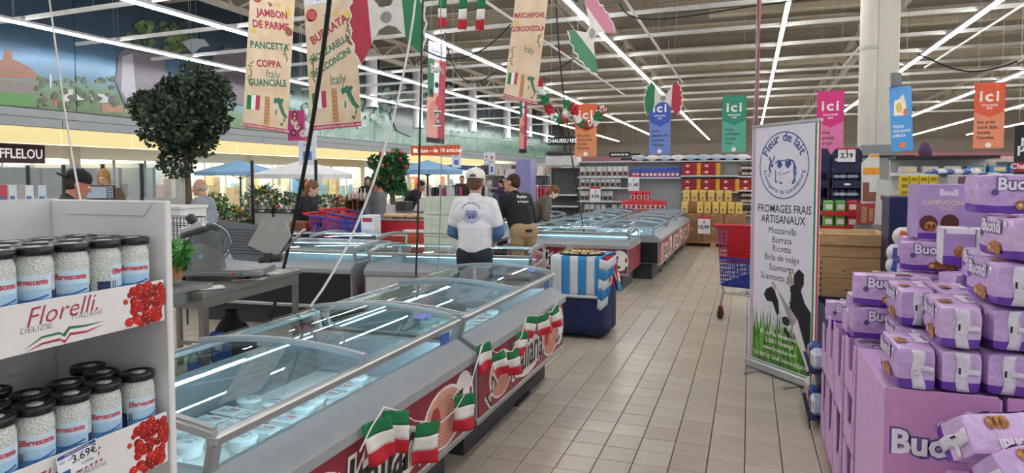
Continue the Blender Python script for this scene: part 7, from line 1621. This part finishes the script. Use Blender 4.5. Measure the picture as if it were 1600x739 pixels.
# tins
tin = thing('coffee_tin', 'x', 'tin'); b = MB(); b.lathe([(.05,0),(.05,.12)], 14); b.build('can', NM('#3a2c2c', rough=.3), tin); b = MB(); b.lathe([(.051,.03),(.051,.09)], 14); b.build('label', NM('#c9b8a8'), tin); b = MB(); b.lathe([(.052,.12),(.052,.135),(0,.135)], 14); b.build('lid', NM('#1c1c1e'), tin)
tp_ = [tin, 0]
for i, z_ in enumerate(z3+[.75]):
    for j in range(2 if i < 3 else 1): row(tp_, XE+.06, XF_-.03, GY+.15, z_+.136*j, 6, 'dark tin, %s shelf of the banner-side bay, %s tier' % (ordinal(i+1), ['lower','upper'][j]), 'dark tins', random.Random(2))
row([bag('#8a7060','#4a3a34',w_=.08,h=.17,d=.06),0], XD+1.35, XD+1.75, GY+.15, z2[0], 4, 'small brown pack alone on the upper shelf', 'small brown packs', random.Random(3))
# gold bags on boxes on the pallet
PX0, PX1, PY = P(1063,360,y=16.3).x, P(1146,360,y=16.3).x, 16.3
plt = thing('pallet', 'wooden pallet under the brown coffee cartons at the end of the aisle', 'pallet', (PX0, PY, 0)); pw2 = mat('pallet_wood', '#b99b74', rough=.8, stretch=(14,1,1)); pwid = 1.5
for k in range(3): b = MB(); b.cbox(-.02, .0+.25*k, .10, pwid, .1+.25*k, .125, .003); b.build('plank', pw2, plt)
for x_ in (0, pwid/2-.06, pwid-.14): b = MB(); b.cbox(x_, 0, .02, x_+.12, .6, .10, .003); b.build('block', pw2, plt)
b = MB(); b.cbox(-.02,0,0,pwid,.1,.02,.002); b.build('plank', pw2, plt)
kb = mat('carton_brown', '#9c7350', rough=.75)
for j in range(2):
    for k in range(3):
        b = MB(); b.cbox(0,0,0,.47,.55,.33,.006); b.box(.1,-.002,.05,.35,0,.2,1); b.box(.2,-.001,.3,.27,.0,.33,2); o = b.build('coffee_carton', [kb, NM('#8f6845'), NM('#c0a27c')]); o.location = (PX0+.02+.485*k, PY+.02, .127+j*.335); tag(o, 'brown coffee carton on the pallet, %s tier, %s from the left' % (['lower','upper'][j], ordinal(k+1)), 'carton', 'cartons on the pallet')
gp = [bag('#d8b45c','#e6cf8a',c3='#b08a3a',w_=.16,h=.27,d=.1), 0]
row(gp, PX0, PX0+1.4, PY+.15, .80, 8, 'gold coffee bag in the front row on the cartons', 'gold coffee bags', rnd, (1,)); 
b = MB(); b.cbox(PX0+.1, PY+.28, .80, PX0+1.2, PY+.5, 1.07, .006); tag(b.build('carton', kb), 'brown carton raising the rear row of gold bags', 'carton')
row(gp, PX0, PX0+1.15, PY+.38, 1.071, 6, 'gold coffee bag in the raised rear row', 'gold coffee bags', rnd)
def price(px_, py_, y_, lab, w_=.28, h=.4, tx='9,85'):
    q = P(px_, py_, y=y_); t = thing('price_sign', lab, 'price sign', (q.x, y_, q.z), 0, 'white and red price signs'); b = MB(); b.box(-w_/2,0,-h/2,w_/2,.006,h/2,0); b.rect(-w_/2,h*.38,w_/2,h/2,(0,0,0),X,Z,.001,1); b.build('card', [NM('#e6e6e8'), NM('#c8243a')], t); b = MB(); b.text(tx, w_*.42, 0, -h*.2, (0,0,0), X, Z, .002, 0, bold=.03); b.text('1', w_*.4, 0, h*.08, (0,0,0), X, Z, .002, 0, bold=.03); b.build('lettering', inkk, t)
price(990, 286, GY-.02, 'price sign under the high row of blue and red packs', tx='11,45'); price(930, 304, GY-.02, 'price sign clipped to the third coffee shelf', tx='4,95'); price(1100, 352, PY-.03, 'price sign on the coffee cartons of the pallet', tx='10,99'); price(1323, 242, 8.05, 'price sign on top of the navy display tower', w_=.17, h=.15, tx='2,19')
# items on top of the gondola
rnd = random.Random(5)
for k in range(9):
    q = P(1000+k*20, 244, y=GY+.3); b = MB(); b.ball((0,0,.05), (.2,.12,.1), 10); b.box(-.2,-.1,0,.2,.1,.04,1); o = b.build('boxed_lamp', [NM(rnd.choice(['#c9d0d8','#d8d4d0','#a8b8c8']), rough=.3), NM('#5a2c30')]); o.location = (q.x, GY+.3, 2.062); tag(o, 'rounded pale pack on top of the coffee wall, %s from the left' % ordinal(k+1), 'pack', 'packs on top of the coffee wall')
b = MB(); b.box(XB, GY+.15, 2.03, XF_, GY+.5, 2.06); tag(b.build('top_board', shm), 'long white board along the top of the coffee wall', 'board')
# far aisles behind: rows of shelving
rnd = random.Random(77); n = 0
for j, y_ in enumerate((22, 27, 33, 40)):
    for k in range(9):
        x0 = -9+j*-1.0+k*2.5
        if x0 > 12: continue
        n += 1; t = thing('shelf_unit', 'far shelf bay in row %s behind the coffee wall, %s from the left' % (['one','two','three','four'][j], ordinal(k+1)), 'shelf', (x0, y_, 0), 0, 'far shelf bays'); b = MB(); b.box(0,.5,0,2.4,.54,2.15); b.build('back_panel', NM(['#b9b4ac','#a8a49c','#6a5a5c'][k % 3]), t)
        for z_ in (.4,.85,1.3,1.75): b = MB(); b.box(0,0,z_-.03,2.4,.5,z_); b.build('shelf_board', shm, t); b = MB(); [b.box(.05+.23*i,.03,z_,.25+.23*i,.3,z_+rnd.uniform(.18,.34), rnd.randrange(4)) for i in range(10)]; b.build('product_row', [NM(rnd.choice(['#c9c0b8','#b03a44','#3a5a98','#d8c060'])), NM('#e0dcd6'), NM(rnd.choice(['#6a8a58','#8a3048','#c07a3a'])), NM('#4a4a58')], t)['kind'] = 'stuff'
# ================================================================= RIGHT MID-GROUND
tw = thing('navy_display', 'navy blue cardboard display tower of jars behind the wooden crate', 'display', (P(1300,300,y=8.1).x, 8.1, 0)); twW = P(1346,300,y=8.1).x-tw.location.x; nav = mat('tower_navy', '#1c2248', rough=.4)
zt_ = P(1320, 232, y=8.1).z; b = MB(); b.box(0,.38,0,twW,.4,zt_-.05); b.build('back_panel', nav, tw); b = MB(); b.prism([(0,0),(twW,0),(twW,.22),(twW-.03,.26),(.03,.26),(0,.22)], (0,.02,zt_-.26), X, Z, .02); b.text('LAVAZZA', .06, .08, .13, (0,0,zt_-.26), X, Z, .003, 1) if False else None; b.build('header', nav, tw)
for x_ in (0, twW-.012): b = MB(); b.box(x_,.02,0,x_+.012,.38,zt_-.26); b.build('side_panel', nav, tw)
dz = [P(1320, q_, y=8.1).z for q_ in (285, 313)]
for z_ in dz+[.75,.4]: b = MB(); b.box(0,0,z_-.06,twW,.38,z_+.02); b.build('shelf_board', nav, tw)
b = MB(); b.disc(twW*.52, 0, .035, (0,-.001,dz[0]-.02), X, Z, .002, 0, 12, .012); b.disc(twW*.2, .14, .04, (0,.0,zt_-.26), X, Z, .002, 0, 12, .02); b.build('lettering', inkw, tw)
jr = thing('dark_jar', 'x', 'jar'); b = MB(); b.lathe([(.038,0),(.042,.01),(.042,.09),(.034,.11)], 14); b.build('body', NM('#20264a', rough=.3), jr); b = MB(); b.lathe([(.037,.11),(.037,.135),(0,.137)], 14); b.build('lid', NM('#8a94ac', rough=.3), jr); b = MB(); b.lathe([(.0425,.03),(.0425,.06)], 14); b.build('label', NM('#c9ccd8'), jr); jp = [jr, 0]
for i, z_ in enumerate(dz): row(jp, tw.location.x+.01, tw.location.x+twW-.01, 8.2, z_+.021, 4, 'navy jar with pale label, %s shelf of the navy tower' % ['upper','lower'][i], 'navy jars', random.Random(4))
tw2 = dup(tw, (tw.location.x-twW-.03, 8.12, 0), 0, 'second navy display tower, almost hidden by the cheese banner')
def gridshelf(label, x0, x1, y, z0, z1, c, name='display_box', cat='display', prod=None, n=4, lab='', grp=''):
    t = thing(name, label, cat, (x0, y, 0)); b = MB(); b.box(0,0,0,x1-x0,.4,z0); b.box(0,.38,z0,x1-x0,.4,z1); b.build('body', NM(c), t); b = MB(); b.box(0,-.01,z0-.05,x1-x0,0,z0+.02); b.build('front_lip', NM('#c0242c'), t); return t
xl, xr_ = P(1285, 340, y=7.2).x, P(1345, 340, y=7.2).x
for i, (za, zb_) in enumerate(((P(1300,332,y=7.2).z, 1), (P(1300,355,y=7.2).z, 0))):
    t = thing('snack_shelf', 'red-lipped snack shelf right of the cheese banner, %s' % ['upper','lower'][i], 'shelf', (xl, 7.2, 0)); 
    b = MB(); b.box(0,0,za-.03,xr_-xl,.35,za); b.build('shelf_board', darkm, t); b = MB(); b.box(0,-.012,za-.035,xr_-xl,0,za+.015); b.build('front_lip', mat('lip_red', '#c0242c'), t); b = MB(); b.box(0,.34,0 if i else za-.3,.02,.36,za); b.box(xr_-xl-.02,.34,0 if i else za-.3,xr_-xl,.36,za); b.build('upright', darkm, t)
    for k in range(4): 
        b = MB(); b.cbox(-.045,-.05,0,.045,.05,.115,.012); b.rect(-.03,.03,.03,.08,(0,-.051,0),X,Z,.002,1); o = b.build('snack_pack', [NM('#6ab04a' if k < 2 else '#c8303c', rough=.3), NM('#e6e0d8')]); o.location = (xl+.055+k*.105, 7.25, za+.001); tag(o, '%s snack pack on the %s red-lipped shelf, %s from the left' % ('green' if k < 2 else 'red', ['upper','lower'][i], ordinal(k+1)), 'pack', 'snack packs')
# white and orange standee, grey flap
def standee(label, pts, y, mats_bands, name='cardboard_standee'):
    """flat cardboard standee from its outline"""
    W3 = [P(a_, c_, y=y) for a_, c_ in pts]; x0 = min(p.x for p in W3); pl = [(p.x-x0, p.z) for p in W3]; t = thing(name, label, 'standee', (x0, y, 0)); b = MB(); b.prism(pl, (0,.01,0), X, Z, .01); b.build('board', NM(mats_bands[0]), t)
    b = MB(); 
    for c, u0, v0, u1, v1 in mats_bands[1]:
        a_, c_ = P(u0, v0, y=y), P(u1, v1, y=y); b.rect(a_.x-x0, c_.z, c_.x-x0, a_.z, (0,0,0), X, Z, .002, c)
    b.build('printed_block', [NM('#e8a030'), NM('#8a5a48'), NM('#b03038'), NM('#a88a60')], t)
    b = MB(); xs = [p[0] for p in pl]; b.box(min(xs), .012, 0, max(xs), .16, min(p[1] for p in pl)); b.build('base', NM('#8a8a8c'), t); return t
standee('white and orange cardboard standee right of the navy tower', [(1346,255),(1356,246),(1360,240),(1374,240),(1374,315),(1346,318)], 7.0, ('#dcdad6', [(0,1349,262,1374,273),(0,1360,241,1374,245),(1,1348,285,1358,300),(1,1348,300,1372,315)]))
standee('pale grey slanted cardboard flap leaning beside the standee', [(1371,279),(1394,283),(1390,352),(1366,350)], 6.6, ('#c6c8c6', [(2,1376,305,1382,312)]))
standee('snack box with a printed ear of wheat just above the wooden crate', [(1340,318),(1368,318),(1366,350),(1338,350)], 6.75, ('#b0383c', [(3,1346,322,1354,348),(3,1358,326,1364,346)]))
# square pillar base of the column
q0, q1 = P(1345,250,y=13.4), P(1398,250,y=13.4); b = MB(); b.cbox(q0.x, 13.4, 0, q1.x+.05, 13.95, P(1370,226,y=13.4).z, .01); struct('trim_63', b, NM('#8f8f8c', rough=.5)); b = MB(); b.box(q0.x, 13.38, P(1370,246,y=13.4).z, q1.x+.3, 13.4, P(1370,243,y=13.4).z); struct('trim_64', b, black)
# shelving behind the purple pile
yb_ = 10.5; xa1, xb1 = P(1402,250,y=yb_).x, P(1562,250,y=yb_).x; t = thing('shelf_unit', 'long white shelf unit with blue packs behind the purple cake pile', 'shelf', (xa1, yb_, 0)); w_ = xb1-xa1; zt1, zs1 = P(1450,248,y=yb_).z, P(1450,270,y=yb_).z
b = MB(); b.box(0,.5,0,w_,.54,zt1); b.build('back_panel', NM('#d0cec8'), t); b = MB(); b.box(-.02,-.02,zt1,w_,.54,zt1+.04); b.build('top_rail', black, t); b = MB(); b.box(0,0,zs1-.04,w_,.5,zs1); b.build('shelf_board', shm, t); b = MB(); b.box(0,0,0,w_,.5,.3); b.build('plinth', darkm, t); b = MB(); b.box(0,0,zs1-.5,w_,.5,zs1-.46); b.build('shelf_board', shm, t)
for k in range(11):
    b = MB(); b.cbox(-.1,-.08,0,.1,.08,.09,.01); b.rect(-.05,.02,.08,.07,(0,-.081,0),X,Z,.002,1); o = b.build('fish_tin_pack', [NM('#3f88c0' if k > 2 else '#c9c0c8'), NM('#e0c89a')]); o.location = (xa1+.15+k*.26, yb_+.12, zs1+.001); tag(o, 'blue flat pack on the white shelf behind the cake pile, %s from the left' % ordinal(k+1), 'pack', 'packs on the white shelf')
yy_ = 9.6; x0_ = P(1404,290,y=yy_).x; z0_ = P(1420,306,y=yy_).z
b = MB(); b.cbox(x0_-.05, yy_-.02, 0, x0_+.9, yy_+.3, z0_, .01); tag(b.build('display_stand', darkm), 'dark base under the yellow boxes', 'display')
for j in range(3):
    for k in range(4): b = MB(); b.cbox(0,0,0,.095,.1,.082,.003); b.rect(.015,.02,.08,.06,(0,-.0,0),X,Z,.001,1); o = b.build('tea_box', [mat('box_lemon', '#d8bc1c', rough=.35), NM('#8a7a18')]); o.location = (x0_+.02+k*.104, yy_, z0_+.001+j*.0835); tag(o, 'bright yellow tea box, row %s from the bottom, %s from the left' % (ordinal(j+1), ordinal(k+1)), 'box', 'yellow tea boxes')
for k in range(3): b = MB(); b.lathe([(.04,0),(.045,.1),(.03,.16),(.02,.2),(.02,.23),(0,.23)], 12); o = b.build('sauce_jar', NM(['#dfe0da','#b8c050','#e6e6e0'][k], rough=.3)); o.location = (x0_+.52+k*.11, yy_+.05, z0_+.001); tag(o, 'pale green and white jar right of the yellow boxes, %s' % ordinal(k+1), 'jar', 'jars by the yellow boxes')
def slab(name, label, cat, x0, x1, yt, yb, y, c, d=.3, z0=None, extra=None):
    a_, c_ = P(x0, yt, y=y), P(x1, yt, y=y); zb = 0 if z0 is None else z0; t = thing(name, label, cat, (a_.x, y, 0)); b = MB(); b.cbox(0, 0, zb, c_.x-a_.x, d, a_.z, .008); b.build('board', NM(c, rough=.4), t)
    if extra: extra(t, c_.x-a_.x, a_.z)
    return t
slab('navy_stand', 'plain navy blue cardboard back panel behind the cappuccino carton', 'display', 1390, 1516, 307, 0, 5.6, '#1b2350', .3)
slab('grey_box', 'pale grey box standing between the yellow boxes and the maroon display', 'box', 1481, 1518, 273, 0, 6.6, '#b4b4b2', .2)
def maroon(t, w_, z):
    b = MB()
    for r_, c in ((.17, 0), (.14, 1), (.12, 2), (.10, 0)): b.disc(w_*.95, z-.42, r_, (0,0,0), X, Z, .002+.001*(.17-r_)*100, c, 20, r_*.8); b.disc(w_*.95, z-.62, r_, (0,0,0), X, Z, .002+.001*(.17-r_)*100, c, 20, r_*.9)
    b.build('printed_flower', [NM('#d8b02c'), NM('#5a1420'), NM('#e8c860')], t)
slab('maroon_display', 'dark maroon cardboard display with a yellow printed flower', 'display', 1512, 1640, 274, 0, 4.6, '#571820', .2, extra=maroon)
for k in range(6):
    q = P(1488+k*14, 270, y=6.3+.0*k); b = MB(); b.sheet(lambda u, v: (-.09+.18*u, -.1+.2*v, .04*math.sin(u*6)*math.sin(v*3)), 6, 6, .012); o = b.build('foil_packet', NM(['#3a5a98','#c9ccd4'][k % 2], rough=.25, bump=.4)); o.location = (q.x, 6.72, q.z+.0); tag(o, 'blue foil packet on the grey box, %s from the left' % ordinal(k+1), 'packet', 'foil packets on the grey box')
# orange/blue snack bags left of the cappuccino carton
q = P(1405, 425, y=4.75); b = MB(); b.cbox(q.x-.12, 4.7, 0, q.x+.26, 5.1, .93, .006); tag(b.build('cardboard_box', kraft), 'kraft cardboard box holding the foil snack bags', 'box')
for k, (px_, py_, c, c2, r_) in enumerate(((1405,398,'#d8d4d8','#4a5ca8',.1),(1425,398,'#c9ccd8','#3a4c9c',-.3),(1412,372,'#e0d8d4','#d8743a',.25),(1432,374,'#d8d8dc','#d05a3a',-.15),(1402,418,'#d4d6de','#4a5ca8',.2),(1428,418,'#cfd2dc','#3a52a0',0))):
    q = P(px_, py_, y=4.72); b = MB(); b.grid(lambda u, v: (.07*math.cos(2*PI*u)*math.sin(PI*v)**.4, .04*math.sin(2*PI*u)*math.sin(PI*v)**.7, .13*v), 14, 8); b.rect(-.04,.03,.04,.10,(0,-.042,0),X,Z,.002,1); o = b.build('snack_bag', [NM(c, rough=.2, bump=.5), NM(c2, rough=.25)]); o.location = (q.x, 4.78, q.z-.06); o.rotation_euler = (0, r_, 0); tag(o, '%s foil snack bag left of the cappuccino carton, %s' % ('blue and white' if c2 in ('#4a5ca8','#3a4c9c','#3a52a0') else 'orange and white', ['middle left','middle right','top left','top right','low left','low right'][k]), 'bag', 'foil snack bags')
# pink garments stripe & aisle fixtures far right
for k in range(10):
    px_ = 1410+k*20; q = P(px_, 250, y=26); t = thing('shelf_unit', 'far right shelf bay under the strip lights, %s from the left' % ordinal(k+1), 'shelf', (q.x, 26, 0), 0, 'far right shelf bays'); b = MB(); b.box(0,.4,0,.36,.44,2.35); b.build('back_panel', NM(['#b88a94','#a87a84','#c9a0a4'][k % 3]), t)
    for z_ in (1.4,1.8,2.2): b = MB(); b.box(0,0,z_-.03,.36,.4,z_); b.build('shelf_board', shm, t)
q = P(1446, 235, y=17); t = thing('purple_balloon', 'dark purple bunched bag hanging on a pole above the right shelves', 'bag', (q.x, 17, 0)); b = MB(); b.ball((0,0,q.z), (.15,.12,.19), 12); b.build('bag', NM('#4a2a50', bump=.6), t); b = MB(); b.tube([(0,0,0),(0,0,q.z)], .03, 6); b.build('pole', gm, t)
